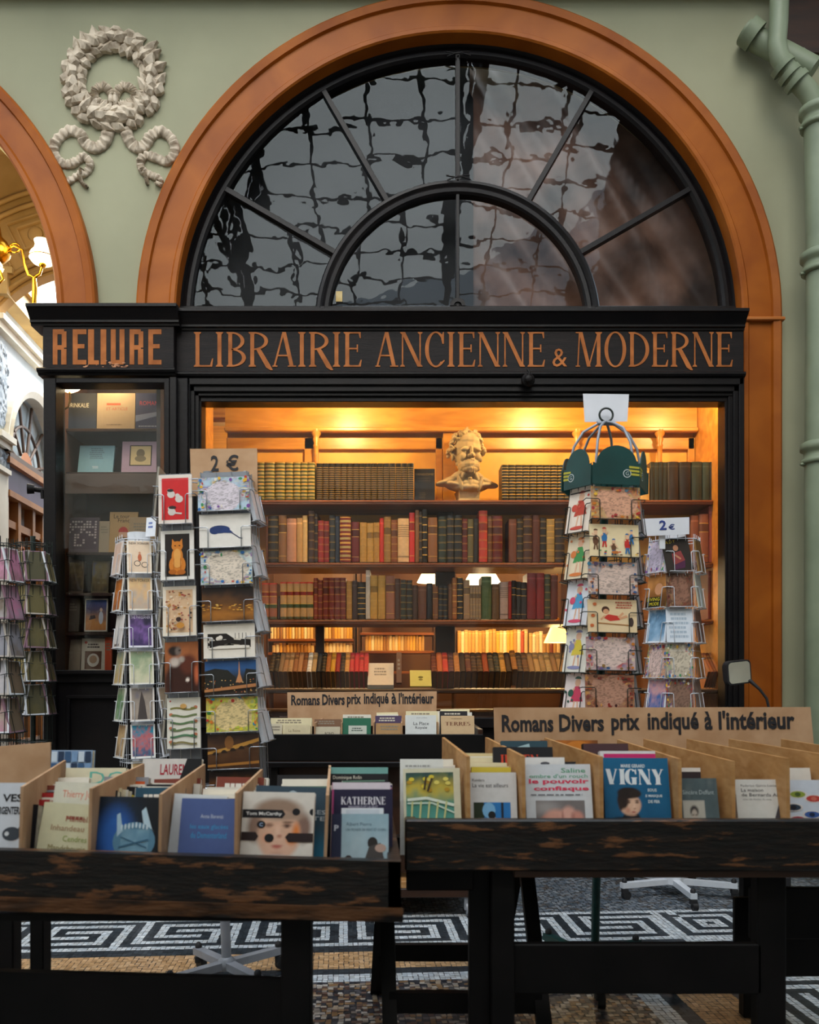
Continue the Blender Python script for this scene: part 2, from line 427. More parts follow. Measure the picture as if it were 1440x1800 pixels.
# ================================================================== SETTING
YW = 4.35                                     # plane of the green wall
XC, ZC = P(806, 560, YW).x, P(806, 560, YW).z  # centre of the shop arch
RO, RI = 1.635, 1.435
XL = -3.16                                    # centre of the neighbouring arch
def build_floor():
    mb = MB(); mb.box((-6, -3, -.05), (6, 9, 0))
    struct(mb.build('floor', pmat('grouted_stone', C('#4a4c50'), C('#37393d'), 30, rough=.6)))
    rnd = random.Random(4)
    t = .0175; th = R(3.8); ca, sa = math.cos(th), math.sin(th)
    ox, oy = 1.425, 3.62                      # outer corner of the border
    white = [C('#d3dbe2'), C('#c2ccd4'), C('#dde2e6'), C('#c9ced1')]; dark = [C('#2b343c'), C('#343d45'), C('#262c33'), C('#3b4248')]
    tan = [C('#c9a277'), C('#bd966b'), C('#d0ac83'), C('#b48d62')]
    rand_ = [C(c) for c in ('#8f857b', '#46464d', '#bfb5a8', '#9a7b5b', '#30323a', '#a69d95', '#735a50', '#c9c3bb', '#5b5a60', '#8a6a48', '#3a3c46', '#b3a08a', '#5a4038')]
    grey = [C('#5d6873'), C('#4d5863'), C('#6d7680'), C('#7b7f84'), C('#56514e'), C('#8b9299')]
    def mea(al, de):
        r = de // 2; c = (al // 2 - 11) % 12
        return (r in (0, 10) or (c == 0 and r >= 2) or (r == 2 and c <= 8) or (c == 8 and 2 <= r <= 6) or (r == 6 and 4 <= c <= 8)
                or (c == 10 and r <= 8) or (r == 8 and 2 <= c <= 10) or (c == 2 and 4 <= r <= 8) or (r == 4 and 2 <= c <= 6))
    mb = MB()
    for ia in range(-70, 250):
        for jb in range(-46, 110):
            ux, uy = -ia * t, -jb * t
            x = ox + ux * ca - uy * sa; y = oy + ux * sa + uy * ca
            if not (-2.5 < x < 2.6 and 1.9 < y < 4.28): continue
            m = min(ia, jb); j = .0012
            if m < 0: col = rnd.choice(grey); j = .003
            elif m < 22:
                if ia < 22 and jb < 22:
                    iu, ju = ia // 2, jb // 2; r = min(iu, ju, 10 - iu, 10 - ju)
                    w = r % 2 == 0 and not (r == 2 and ju == 2 and iu > 7) or (iu == 8 and ju == 1)
                elif jb <= ia: w = mea(ia, jb)
                else: w = mea(jb, ia)
                col = rnd.choice(white if w else dark)
            elif m < 26: col = rnd.choice(dark)
            elif m < 36: col = rnd.choice(tan)
            elif m < 39: col = rnd.choice(dark)
            elif m < 43: col = rnd.choice(white)
            else: col = rnd.choice(rand_); j = .0032
            k = rnd.uniform(.85, 1.1); col = tuple(q * k for q in col)
            hs = t * .455; pts = []
            dx0, dy0 = rnd.uniform(-j, j), rnd.uniform(-j, j)
            for sx, sy in ((-1, -1), (1, -1), (1, 1), (-1, 1)):
                px = ux + sx * hs + dx0 + rnd.uniform(-j, j) * .6; py = uy + sy * hs + dy0 + rnd.uniform(-j, j) * .6
                pts.append((ox + px * ca - py * sa, oy + px * sa + py * ca, .0015 + rnd.uniform(0, .0006)))
            mb.add(pts, [(0, 1, 2, 3)], col)
    o = struct(mb.build('floor', M['tile'], recalc=False))
build_floor()

def build_front_wall():
    mb = MB(); xs = sorted(set([-4.9, -3.16, 4.9, XC - RI, XC + RI, XL + RI] + [XC + RI * math.cos(R(a)) for a in range(0, 181, 3)] + [XL + RI * math.cos(R(a)) for a in range(0, 181, 3)]))
    def zlow(x):
        if abs(x - XC) < RI: return ZC + math.sqrt(max(RI * RI - (x - XC) ** 2, 0))
        if abs(x - XL) < RI: return ZC + math.sqrt(max(RI * RI - (x - XL) ** 2, 0))
        if XL + RI <= x <= XC - RI: return 2.7
        return 0.0
    top = 5.05; y0, y1 = YW, YW + .22
    for a, b in zip(xs[:-1], xs[1:]):
        e = 1e-4; za, zb = zlow(a + e), zlow(b - e)
        mb.hexa([(a, y0, za), (b, y0, zb), (b, y0, top), (a, y0, top), (a, y1, za), (b, y1, zb), (b, y1, top), (a, y1, top)])
    struct(mb.build('wall_front', M['green_wall']))
build_front_wall()

def arch_band(name, xc, zleg_l, zleg_r, m):
    prof = [(RI - .002, -.05), (RI - .002, .034), (RI + .006, .042), (RI + .026, .042), (RI + .036, .03), (RI + .146, .03), (RI + .152, .046), (RI + .186, .052), (RO - .004, .044), (RO, .03), (RO, -.002)]
    path = []
    def fr(a): return ((xc, YW, ZC), (math.cos(a), 0, math.sin(a)), (0, -1, 0))
    if zleg_r is not None: path.append(((xc, YW, zleg_r), (1, 0, 0), (0, -1, 0)))
    for i in range(0, 65): path.append(fr(math.pi * i / 64))
    if zleg_l is not None: path.append(((xc, YW, zleg_l), (-1, 0, 0), (0, -1, 0)))
    mb = MB(); mb.sweep(path, prof, True)
    return struct(mb.build(name, m))
arch_band('trim_1', XC, 2.72, 0.0, M['arch_wood'])
arch_band('trim_2', XL, 0.0, 2.72, M['arch_wood'])
mb = MB()                                        # wood jamb behind the band, and its cap moulding at the spring line
mb.box((XC + RI + .0, YW - .0, 0), (XC + RO - .01, YW + .2, ZC), .004)
mb.box((XC + RI - .003, YW - .058, ZC - .03), (XC + RO + .008, YW + .0, ZC - .012), .004)
struct(mb.build('trim_3', M['ochre']))
mb = MB()                                        # cornice over the gallery wall
prof = [(0, 0), (.10, 0), (.12, .03), (.2, .06), (.24, .12), (.3, .14), (.3, .2), (0, .2)]
mb.sweep([((-4.9, YW, 4.445), (0, -1, 0), (0, 0, 1)), ((4.9, YW, 4.445), (0, -1, 0), (0, 0, 1))], prof, True)
struct(mb.build('trim_4', M['green_wall']))

# ---------------------------------------------------------------- fanlight (window_1)
def build_fanlight():
    YF = YW + .06
    zb = P(800, 543, YF).z
    mb = MB(M['x'] if 'x' in M else None)
    def ring(r0, r1, yf, dep, a0=0.0, a1=math.pi, n=64, prof=None):
        pr = prof or [(r0, 0), (r0, -dep), (r1, -dep), (r1, 0)]
        mb.sweep([((XC, yf, ZC), (math.cos(a0 + (a1 - a0) * i / n), 0, math.sin(a0 + (a1 - a0) * i / n)), (0, -1, 0)) for i in range(n + 1)], pr, True)
    s = 1500 / YF; k = 345 / s
    GR = 1.372; 
    ring(0, 0, YF, 0, prof=[(GR, -.06), (GR, .0), (GR + .012, .012), (GR + .03, .012), (GR + .035, .004), (GR + .05, .0), (RI, .02), (RI, -.06)])
    ring(0, 0, YF, 0, prof=[(.662, -.04), (.662, .01), (.672, .02), (.69, .022), (.70, .012), (.715, .022), (.73, .018), (.738, .006), (.738, -.04)])
    for a in (30, 60, 90, 120, 150):
        ra = R(a); u = Vector((math.cos(ra), 0, math.sin(ra))); w = Vector((-math.sin(ra), 0, math.cos(ra)))
        hw = .011 if a == 90 else .012
        mb.hexa([Vector((XC, YF - .012, ZC)) + u * q + w * e for q, e in ((.73, -hw), (GR + .01, -hw), (GR + .01, hw), (.73, hw))] + [Vector((XC, YF + .04, ZC)) + u * q + w * e for q, e in ((.73, -hw), (GR + .01, -hw), (GR + .01, hw), (.73, hw))])
        if a == 90:
            mb.hexa([Vector((XC, YF - .022, ZC)) + u * q + w * e for q, e in ((.73, -.005), (GR + .01, -.005), (GR + .01, .005), (.73, .005))] + [Vector((XC, YF - .012, ZC)) + u * q + w * e for q, e in ((.73, -.005), (GR + .01, -.005), (GR + .01, .005), (.73, .005))])
    mb.box((XC - .009, YF - .01, zb), (XC + .009, YF + .03, ZC + .665), .002)
    mb.box((XC - RI, YF - .02, zb - .05), (XC + RI, YF + .04, zb + .008), .003)
    mb.box((XC - RI, YF - .0, zb), (XC - GR, YF + .05, ZC)); mb.box((XC + GR, YF - .0, zb), (XC + RI, YF + .05, ZC))
    mb.sweep([((XC, YF, zb + .01), (math.cos(math.pi * i / 16), 0, math.sin(math.pi * i / 16)), (0, -1, 0)) for i in range(17)], [(.02, 0), (.02, .02), (.04, .02), (.04, 0)], True)
    for zz in (ZC + .735, ZC + GR - .002):            # twisted wire ties on the centre bar
        mb.tube([(XC - .06, YF - .03, zz + .012), (XC - .01, YF - .035, zz), (XC + .02, YF - .035, zz + .004), (XC + .065, YF - .03, zz - .008)], .0035, 6)
        mb.tube([(XC - .055, YF - .03, zz - .012), (XC, YF - .036, zz + .006), (XC + .06, YF - .03, zz + .014)], .003, 6)
    fr = struct(mb.build('window_1', M['black']))
    rnd = random.Random(3)
    def pane(poly, sub=None):
        cx = sum(p[0] for p in poly) / len(poly); cz = sum(p[1] for p in poly) / len(poly)
        q = MB(); ax, az = rnd.uniform(-.02, .02), rnd.uniform(-.02, .02)
        pts = [(x, YF + .02 + (x - cx) * ax + (z - cz) * az, z) for x, z in poly]
        q.add(pts, [tuple(range(len(pts)))])
        o = q.build('pane', M['glass_fan'], fr); return o
    bounds = [0, 30, 60, 90, 120, 150, 180]
    for a0, a1 in zip(bounds[:-1], bounds[1:]):
        out = [(XC + (GR + .005) * math.cos(R(a0 + (a1 - a0) * i / 8)), ZC + (GR + .005) * math.sin(R(a0 + (a1 - a0) * i / 8))) for i in range(9)]
        inn = [(XC + .73 * math.cos(R(a1 - (a1 - a0) * i / 8)), ZC + .73 * math.sin(R(a1 - (a1 - a0) * i / 8))) for i in range(9)]
        pane(out + inn)
    pane([(XC, zb)] + [(XC + .667 * math.cos(R(90 * i / 10)), ZC + .667 * math.sin(R(90 * i / 10))) for i in range(11)])
    pane([(XC, zb)] + [(XC + .667 * math.cos(R(90 + 90 * i / 10)), ZC + .667 * math.sin(R(90 + 90 * i / 10))) for i in range(11)])
    # yellowed paper tag on the glass
    g = MB(); c = P(596, 520, YF); g.box((c.x - .017, YF + .006, c.z - .027), (c.x + .017, YF + .009, c.z + .027), .001)
    tag(g.build('paper_note', pmat('yellowed_paper', C('#c9b483'), C('#b89d63'), 20, rough=.8), loc=c), 'small yellowed paper note stuck low on the arched window pane', 'note')
    # dark sheet behind the fan window, folded on the right
    NX, NZ = 120, 30
    for nm, x0, x1, amp, m, lab in (('backing_sheet', XC - RI, XC + .10, .004, M['curtain'], 'flat dark backing sheet behind left half of the arched window'),
                                    ('draped_sheet', XC + .08, XC + RI, .05, M['brown_curtain'], 'brown crumpled sheet draped behind right half of the arched window')):
        g = MB(); v = []; fs = []
        for j in range(NZ + 1):
            for i in range(NX + 1):
                u = i / NX; w = j / NZ; x = x0 + (x1 - x0) * u; z = zb - .04 + (1.49) * w
                k = (u * 1.0 + w * .55)
                d = amp * (abs(math.sin(k * 11 + .6 * w)) * 1.3 + abs(math.sin(k * 23 + w * 5)) * .6 + .8 * float(vn(k * 12, w * 3, 5)) - 1.2)
                v.append((x, YW + .27 + d, z))
        for j in range(NZ):
            for i in range(NX): fs.append((j * (NX + 1) + i, j * (NX + 1) + i + 1, (j + 1) * (NX + 1) + i + 1, (j + 1) * (NX + 1) + i))
        g.add(v, fs, smooth=True)
        o = g.build(nm, m, loc=((x0 + x1) / 2, YW + .27, zb), recalc=False)
        tag(o, lab, 'sheet')
build_fanlight()

# ---------------------------------------------------------------- shopfront joinery
YS = 4.22
def fbox(mb, x0, y0, x1, y1, Y, dep, b=.003):
    a = P(x0, y1, Y); c = P(x1, y0, Y); mb.box((a.x, Y, a.z), (c.x, Y + dep, c.z), b)
def moulding(mb, x0, x1, Yw, zt, prof, ends=True):
    mb.sweep([((x0, Yw, zt), (0, -1, 0), (0, 0, 1)), ((x1, Yw, zt), (0, -1, 0), (0, 0, 1))], prof, True)
YL = YS - .05
ztop = P(0, 541, YS - .06).z
corn = [(-.12, -.088), (.006, -.088), (.008, -.078), (.018, -.074), (.018, -.064), (.024, -.056), (.04, -.04), (.056, -.026), (.06, -.02), (.068, -.018), (.068, -.004), (.06, 0), (-.12, 0)]
mb = MB()
moulding(mb, P(316, 0, YL).x - .02, P(1308, 0, YS).x, YS, ztop, corn)
xa, xb = P(75, 0, YL).x, P(305, 0, YL).x
moulding(mb, xa - .055, xb + .03, YL, ztop + .002, corn)
struct(mb.build('trim_5', M['black']))
mb = MB()                                         # lower ledge moulding under the sign boards
led = [(-.1, -.034), (.004, -.034), (.008, -.026), (.02, -.022), (.028, -.014), (.028, -.006), (.02, 0), (-.1, 0)]
zl = P(0, 653, YS - .02).z
moulding(mb, xb, P(1308, 0, YS).x, YS, zl, led); moulding(mb, xa - .02, xb + .012, YL, zl + .003, led)
struct(mb.build('trim_6', M['black']))

mb = MB()                                         # frames of the two shop windows, stiles, rails, stall riser
fbox(mb, 76, 664, 98, 1562, YL, .12)              # outer left stile
fbox(mb, 98, 664, 290, 673, YL, .10)              # top rail of narrow window
fbox(mb, 288, 664, 298, 1560, YL, .12); fbox(mb, 298, 662, 310, 1560, YL - .012, .1); fbox(mb, 310, 664, 330, 1560, YL + .02, .1)
fbox(mb, 98, 1183, 290, 1200, YL, .1); fbox(mb, 98, 1200, 290, 1560, YL + .02, .08)
fbox(mb, 116, 1222, 290, 1228, YL, .03); fbox(mb, 116, 1228, 122, 1520, YL, .03)
fbox(mb, 92, 1178, 292, 1185, YL - .025, .06)
fbox(mb, 326, 664, 1308, 676, YS - .01, .1); fbox(mb, 330, 676, 1300, 688, YS + .005, .1); fbox(mb, 338, 686, 1296, 696, YS + .02, .1); fbox(mb, 346, 694, 1290, 706, YS + .035, .1)
fbox(mb, 322, 664, 334, 1400, YS - .01, .1); fbox(mb, 333, 676, 342, 1400, YS + .005, .1); fbox(mb, 341, 686, 350, 1400, YS + .02, .1); fbox(mb, 349, 696, 354, 1400, YS + .035, .1)
fbox(mb, 1300, 664, 1309, 1560, YS - .01, .13); fbox(mb, 1290, 676, 1301, 1560, YS + .005, .1); fbox(mb, 1281, 696, 1291, 1560, YS + .02, .1); fbox(mb, 1275, 704, 1283, 1300, YS + .035, .1)
fbox(mb, 322, 1262, 1308, 1280, YS - .03, .2); fbox(mb, 326, 1280, 1306, 1545, YS, .1)
for x in (500, 760, 1020): fbox(mb, x, 1300, x + 8, 1540, YS - .012, .05)
shopfront = struct(mb.build('wall_shopfront', M['black']))
mb = MB(); fbox(mb, 96, 672, 290, 1184, YL + .05, .004, 0); 
struct(mb.build('window_3', M['glass_side']))
mb = MB(); fbox(mb, 352, 704, 1278, 1264, YS + .09, .004, 0)
struct(mb.build('window_2', M['glass_shop']))
# turned boss on the ledge and the black lamp bracket at the corner
mb = MB(); c = P(928, 669, YS - .03)
mb.lathe([(.030, 0), (.034, .008), (.028, .018), (.018, .022), (.02, .03), (.012, .036), (.0001, .037)], 20, Mx(c, R(90)))
mb.tube([c + Vector((0, -.028, .012)), c + Vector((.004, -.03, .03)), c + Vector((-.004, -.024, .046))], .006, 8)
tag(mb.build('door_boss', M['blackmat'], loc=c), 'round black turned knob on the ledge under the long shop sign', 'knob')
mb = MB(); c = P(78, 862, YL)
mb.tube([c + Vector((.03, .03, 0)), c + Vector((-.03, .0, .002)), c + Vector((-.05, -.01, .004))], .012, 10)
mb.tube([c + Vector((-.045, -.01, .004)), c + Vector((-.075, -.02, .004))], [.022, .026], 12)
mb.tube([c + Vector((-.012, .0, 0)), c + Vector((-.01, 0, -.04))], .008, 8)
tag(mb.build('hook_bracket', M['blackmat'], loc=c), 'black iron bracket sticking out of the shopfront corner to the left', 'bracket')

# ---------------------------------------------------------------- serif capitals for the sign
def serif(ch, T=.15, t=.055, sf=.055):
    W = {'L': .62, 'I': .26, 'B': .62, 'R': .68, 'A': .74, 'E': .58, 'N': .74, 'C': .66, 'M': .92, 'O': .76, 'D': .72, 'V': .72, 'G': .74, 'Y': .7, 'K': .72, 'T': .66, 'H': .76, 'S': .52, 'U': .72, 'J': .4, ' ': .3, 'P': .6}[ch]
    out = []
    def rect(x0, y0, x1, y1): out.append([(x0, y0), (x1, y0), (x1, y1), (x0, y1)])
    def stem(x, w=T, y0=0, y1=1, bot=True, top=True):
        rect(x, y0, x + w, y1)
        if bot: out.append([(x - sf, y0), (x + w + sf, y0), (x + w + sf, y0 + .025), (x + w, y0 + .07), (x, y0 + .07), (x - sf, y0 + .025)])
        if top: out.append([(x - sf, y1), (x - sf, y1 - .025), (x, y1 - .07), (x + w, y1 - .07), (x + w + sf, y1 - .025), (x + w + sf, y1)])
    def arc(cx, cy, rx, ry, ix, iy, a0, a1, n=18, dx=0):
        o = [(cx + rx * math.cos(R(a0 + (a1 - a0) * i / n)), cy + ry * math.sin(R(a0 + (a1 - a0) * i / n))) for i in range(n + 1)]
        q = [(cx + dx + ix * math.cos(R(a0 + (a1 - a0) * i / n)), cy + iy * math.sin(R(a0 + (a1 - a0) * i / n))) for i in range(n + 1)]
        for i in range(n): out.append([o[i], o[i + 1], q[i + 1], q[i]])
    def diag(x0, y0, x1, y1, w): out.append([(x0 - w / 2, y0), (x0 + w / 2, y0), (x1 + w / 2, y1), (x1 - w / 2, y1)])
    s = sf
    if ch == 'I': stem(s)
    elif ch == 'L':
        stem(s); out.append([(s + T, 0), (W - .03, 0), (W, .24), (W - .03, .24), (W - .1, t), (s + T, t)])
    elif ch == 'E':
        stem(s)
        out.append([(s + T, 0), (W - .03, 0), (W, .2), (W - .03, .2), (W - .1, t), (s + T, t)])
        out.append([(s + T, 1 - t), (W - .1, 1 - t), (W - .06, .82), (W - .03, .82), (W - .03, 1), (s + T, 1)])
        rect(s + T, .5, W - .14, .5 + t); out.append([(W - .16, .42), (W - .12, .42), (W - .12, .64), (W - .16, .64)])
    elif ch == 'T':
        stem((W - T) / 2, top=False); out.append([(0, 1), (0, .8), (.03, .8), (.09, 1 - t), (W - .09, 1 - t), (W - .03, .8), (W, .8), (W, 1)])
    elif ch == 'H':
        stem(s); stem(W - s - T); rect(s + T, .5, W - s - T, .5 + t)
    elif ch in 'BRDP':
        stem(s)
        if ch == 'D': arc(s + T * .6, .5, W - s - T * .6, .5, W - s - T * 1.6, .5 - t, -90, 90)
        else:
            arc(s + T * .8, .74, W * .92 - s - T * .8, .26, W * .92 - s - T * 1.75, .26 - t, -90, 90)
            if ch == 'B': arc(s + T * .8, .26, W - s - T * .8, .26, W - s - T * 1.8, .26 - t, -90, 90)
            if ch == 'R': out.append([(s + T + .06, .5), (s + T + .2, .52), (W - .02, .1), (W + .1, -.1), (W + .02, -.1), (W - .12, -.02)])
    elif ch in 'OCG':
        cx = W / 2
        if ch == 'O': arc(cx, .5, cx, .515, cx - T, .515 - t, 0, 360, 36)
        else:
            arc(cx + .03, .5, cx + .03, .515, cx - T + .03, .515 - t, 48, 312, 30)
            out.append([(W * .87, .66), (W * .95, .66), (W * .95, 1), (W * .91, 1), (W * .8, .86)])
            if ch == 'C': out.append([(W * .80, .13), (W * .97, .2), (W * .99, .17), (W * .83, .06)])
            else: stem(W - T - .05, T, 0, .46, bot=False)
    elif ch == 'A':
        diag(.06, 0, W * .47, 1, t * 1.3); diag(W - .12, 0, W * .5, 1, T); rect(W * .22, .3, W * .7, .3 + t)
        rect(0, 0, .16, .035); rect(W - .25, 0, W + .02, .035)
    elif ch == 'V':
        diag(W * .48, 0, .14, 1, T); diag(W * .52, 0, W - .08, 1, t * 1.3); rect(0, .965, .28, 1); rect(W - .18, .965, W, 1)
    elif ch == 'Y':
        stem((W - T) / 2, T, 0, .5, top=False); diag(W / 2 - .0, .42, .13, 1, T * .95); diag(W / 2 + .02, .42, W - .09, 1, t * 1.3); rect(0, .965, .27, 1); rect(W - .19, .965, W, 1)
    elif ch == 'N':
        stem(s, t, bot=True, top=True); stem(W - s - t, t); diag(W - s - t * .5 - .02, 0, s + t, 1, T * 1.05)
    elif ch == 'M':
        diag(s + .02, 0, s + .08, 1, t); stem(W - s - T, T); diag(W * .5, 0, s + .12, 1, T); diag(W * .5, 0, W - s - T * .6, 1, t); rect(0, 0, .15, .035); rect(0, .965, .2, 1)
    elif ch == 'K':
        stem(s); diag(s + T, .42, W - .1, 1, t * 1.4); diag(W - .08, 0, s + T + .1, .55, T); rect(W - .26, 0, W, .035); rect(W - .22, .965, W, 1)
    elif ch == 'S':
        arc(W / 2, .74, W / 2, .265, W / 2 - T * .8, .265 - t, 40, 270, 16); arc(W / 2, .26, W / 2, .265, W / 2 - T * .8, .265 - t, -140, 90, 16)
    elif ch == 'U':
        stem(s, T, .3, 1, bot=False); stem(W - s - t, t, .3, 1, bot=False); arc(W / 2, .3, W / 2 - s, .31, W / 2 - s - T * .8, .31 - t, 180, 360, 16)
    elif ch == 'J':
        stem(W - s - T, T, .15, 1, bot=False); arc(.1, .15, W - s - .1, .2, W - s - T - .1, .14, 270, 360, 8)
    return W, out
def serif_word(mb, word, x0, y0, x1, y1, z, col=None, mat=None, T=.15, t=.055, gap=.085, d=0.0):
    gl = [serif(c, T, t) for c in word]
    tot = sum(g[0] for g in gl) + gap * (len(gl) - 1)
    k = (x1 - x0) / tot; h = y1 - y0; x = x0; n = 0
    for w, polys in gl:
        for p in polys:
            q = [(x + a * k, y0 + b * h) for a, b in p]
            zz = z + (n % 7) * .00003; n += 1
            if d: mb.prism(q, z, z + d + (n % 7) * .00003, col, mat)
            else: mb.flat(q, zz, col, mat)
        x += (w + gap) * k
def px_sheet(Y):   # sheet coordinates = metres in the plane Y, x right, y up (world z)
    return Mx((0, Y, 0), R(90))
# long sign board
mb = MB(); fbox(mb, 309, 572, 1308, 656, YS, .1)
sign = mb.build('shop_sign', M['signblack'], loc=P(806, 650, YS))
tag(sign, 'long black signboard reading LIBRAIRIE ANCIENNE & MODERNE in gilt capitals', 'sign')
mb = MB(inv(sign) @ px_sheet(YS))
for w, a, b in (('LIBRAIRIE', 341, 636), ('ANCIENNE', 660, 958), ('MODERNE', 1012, 1288)):
    p0, p1 = P(a, 645, YS), P(b, 584, YS); serif_word(mb, w, p0.x, p0.z, p1.x, p1.z, .001, d=.002, T=.125, t=.045)
p0, p1 = P(971, 645, YS), P(997, 613, YS); mb.text('&', p0.x, p0.z, p1.x, p1.z, .003)
mb.build('lettering', M['bronze'], sign)
# narrow sign board
mb = MB(); fbox(mb, 75, 572, 306, 656, YL, .12)
sign2 = mb.build('shop_sign', M['signblack'], loc=P(190, 650, YL))
tag(sign2, 'short black signboard reading RELIURE in worn gilt block letters', 'sign')
BL = {'R': [(0, 0, .34, 1), (.3, .86, .82, 1), (.3, .42, .82, .55), (.66, .48, 1, .94), (.62, 0, 1, .44)],
      'E': [(0, 0, .36, 1), (.3, .86, 1, 1), (.3, .46, .86, .58), (.3, 0, 1, .13)],
      'L': [(0, 0, .55, 1), (.3, 0, 1, .12)], 'I': [(0, 0, 1, 1)],
      'U': [(0, .06, .36, 1), (.64, .06, 1, 1), (.06, 0, .94, .13)]}
mb = MB(inv(sign2) @ px_sheet(YL))
for ch, a, b in (('R', 93, 117), ('E', 128, 152), ('L', 155, 174), ('I', 177, 187), ('U', 195, 219), ('R', 228, 252), ('E', 261, 284)):
    p0, p1 = P(a, 641, YL), P(b, 579, YL); w = p1.x - p0.x; h = p1.z - p0.z
    for i, (x0, y0, x1, y1) in enumerate(BL[ch]):
        mb.prism([(p0.x + x0 * w, p0.z + y0 * h), (p0.x + x1 * w, p0.z + y0 * h), (p0.x + x1 * w, p0.z + y1 * h), (p0.x + x0 * w, p0.z + y1 * h)], 0, .0015 + i * .00006)
rnd = random.Random(9)
mb.build('lettering', M['bronze'], sign2)
mb = MB(inv(sign2) @ px_sheet(YL))                   # flaked paint under the letters
for i in range(26):
    c = P(rnd.gauss(232 - 30, 22), rnd.gauss(644, 4), YL); r = rnd.uniform(.002, .008)
    mb.flat([(c.x + r * 1.6 * rnd.uniform(.5, 1.2) * math.cos(a * 1.05), c.z + r * .6 * math.sin(a * 1.05)) for a in range(6)], .0022 + i * .00002)
mb.build('paint_chips', M['bronze_worn'], sign2)

# ---------------------------------------------------------------- gallery shell: roof, far walls, passage
mb = MB(); mb.box((-5, -1.75, 0), (5, -1.6, 5.05)); mb.box((-5, -1.6, 3.2), (5, -1.5, 3.35)); mb.box((-5, -1.6, 4.9), (5, -1.42, 5.05))
for x in (-4, -2, 0, 2, 4): mb.box((x - .2, -1.6, 0), (x + .2, -1.52, 4.9))
struct(mb.build('wall_back', M['cream']))
mb = MB(); mb.box((4.75, -1.6, 0), (4.9, 4.5, 5.05)); struct(mb.build('light_stop_right', M['cream']))  # unseen end wall added to cut light from the open right end
mb = MB(); mb.box((-4.9, -1.6, 0), (-4.75, 4.4, 5.05)); struct(mb.build('light_stop_left', M['cream']))  # unseen end wall added to cut light from the open left end
mb = MB()                                             # iron and glass roof
ry, rz, ez = 1.4, 6.7, 5.05
for sgn, ey in ((1, 4.4), (-1, -1.6)):
    for i in range(-9, 10):
        x = i * .52 + .1
        mb.tube([(x, ey, ez), (x, ry, rz)], .018, 4, smooth=False, cap=False)
    for j in range(0, 11):
        k = j / 10; mb.tube([(-4.8, ey + (ry - ey) * k, ez + (rz - ez) * k), (4.8, ey + (ry - ey) * k, ez + (rz - ez) * k)], .02, 4, smooth=False, cap=False)
for x in (-3.6, -1.5, .6, 2.7):
    mb.tube([(x, 4.4, ez + .02), (x, -1.6, ez + .02)], .035, 6, cap=False)
    mb.tube([(x, 4.4, ez), (x, ry, rz)], .05, 6, cap=False); mb.tube([(x, -1.6, ez), (x, ry, rz)], .05, 6, cap=False)
    mb.tube([(x, ry, ez), (x, ry, rz)], .025, 6, cap=False)
    for s in (-1, 1):
        for k in (.25, .5, .75):
            y = ry + s * (3.0) * k; z = rz - (rz - ez) * k
            mb.tube([(x, y, z), (x, ry + s * 3.0 * (k + .2), ez)], .022, 5, cap=False)
            mb.tube([(x, y, z), (x, y, ez)], .022, 5, cap=False)
struct(mb.build('roof_frame', M['iron']))
mb = MB()                                             # unseen slab added over the right roof to darken reflections and light there
for ey in (4.4, -1.6): mb.hexa([(2.1, ey, ez), (4.8, ey, ez), (4.8, ry, rz), (2.1, ry, rz), (2.1, ey, ez + .05), (4.8, ey, ez + .05), (4.8, ry, rz + .05), (2.1, ry, rz + .05)])
struct(mb.build('roof_light_blocker', M['darkwood']))
mb = MB(); a_, b_ = P(1374, 96, 4.31), P(1500, -80, 4.31); mb.box((a_.x, 4.30, a_.z), (b_.x, 4.349, b_.z), .004); struct(mb.build('recess_shade_panel', M['darkwood']))  # flat dark panel in place of the shaded recess behind the pipes

# passage on the left: long side wall with an arched shop window in it, tan vault above
du = Vector((-.073, 1, 0)).normalized(); dn = Vector((1, .073, 0)).normalized(); W0 = Vector((-2.567, 5.5, 0))
def WP(u, z, n=0): return W0 + du * u + Vector((0, 0, z)) + dn * n
def wbox(mb, u0, u1, z0, z1, n0, n1):
    mb.hexa([WP(u0, z0, n1), WP(u1, z0, n1), WP(u1, z1, n1), WP(u0, z1, n1), WP(u0, z0, n0), WP(u1, z0, n0), WP(u1, z1, n0), WP(u0, z1, n0)])
uc, zc2, r2 = .62, 2.46, .5
mb = MB(); us = [-.15] + [uc - r2 * math.cos(R(a)) for a in range(0, 181, 6)] + [3.2]
for a, b in zip(us[:-1], us[1:]):
    def zl2(u): return zc2 + math.sqrt(max(r2 * r2 - (u - uc) ** 2, 0)) if abs(u - uc) < r2 else 0
    e = 1e-4; za, zb2 = zl2(a + e), zl2(b - e)
    mb.hexa([WP(a, za, 0), WP(b, zb2, 0), WP(b, 4.0, 0), WP(a, 4.0, 0), WP(a, za, -.2), WP(b, zb2, -.2), WP(b, 4.0, -.2), WP(a, 4.0, -.2)])
struct(mb.build('wall_passage', M['paleblue']))
mb = MB(); wbox(mb, -.15, 3.2, 3.39, 3.52, 0, .10); wbox(mb, -.15, 3.2, 3.52, 3.56, 0, .13); struct(mb.build('trim_7', M['tanstone']))
mb = MB(); wbox(mb, -.15, 3.2, 3.19, 3.235, 0, .05); wbox(mb, -.15, 3.2, 3.235, 3.27, 0, .08)
wbox(mb, -.15, .1, 2.5, 2.54, 0, .07); wbox(mb, -.15, .1, 2.46, 2.5, 0, .04); wbox(mb, -.15, .09, 2.3, 2.33, 0, .04)
wbox(mb, -.15, .09, 0, 2.3, 0, .02)
mb.sweep([((*WP(uc, zc2),), tuple(-du * math.cos(R(a)) + Vector((0, 0, math.sin(R(a))))), tuple(dn)) for a in range(0, 181, 6)], [(r2 - .005, -.05), (r2 - .005, .03), (r2 + .04, .05), (r2 + .05, .03), (r2 + .09, .04), (r2 + .10, -.0)], True)
struct(mb.build('trim_8', M['cream']))
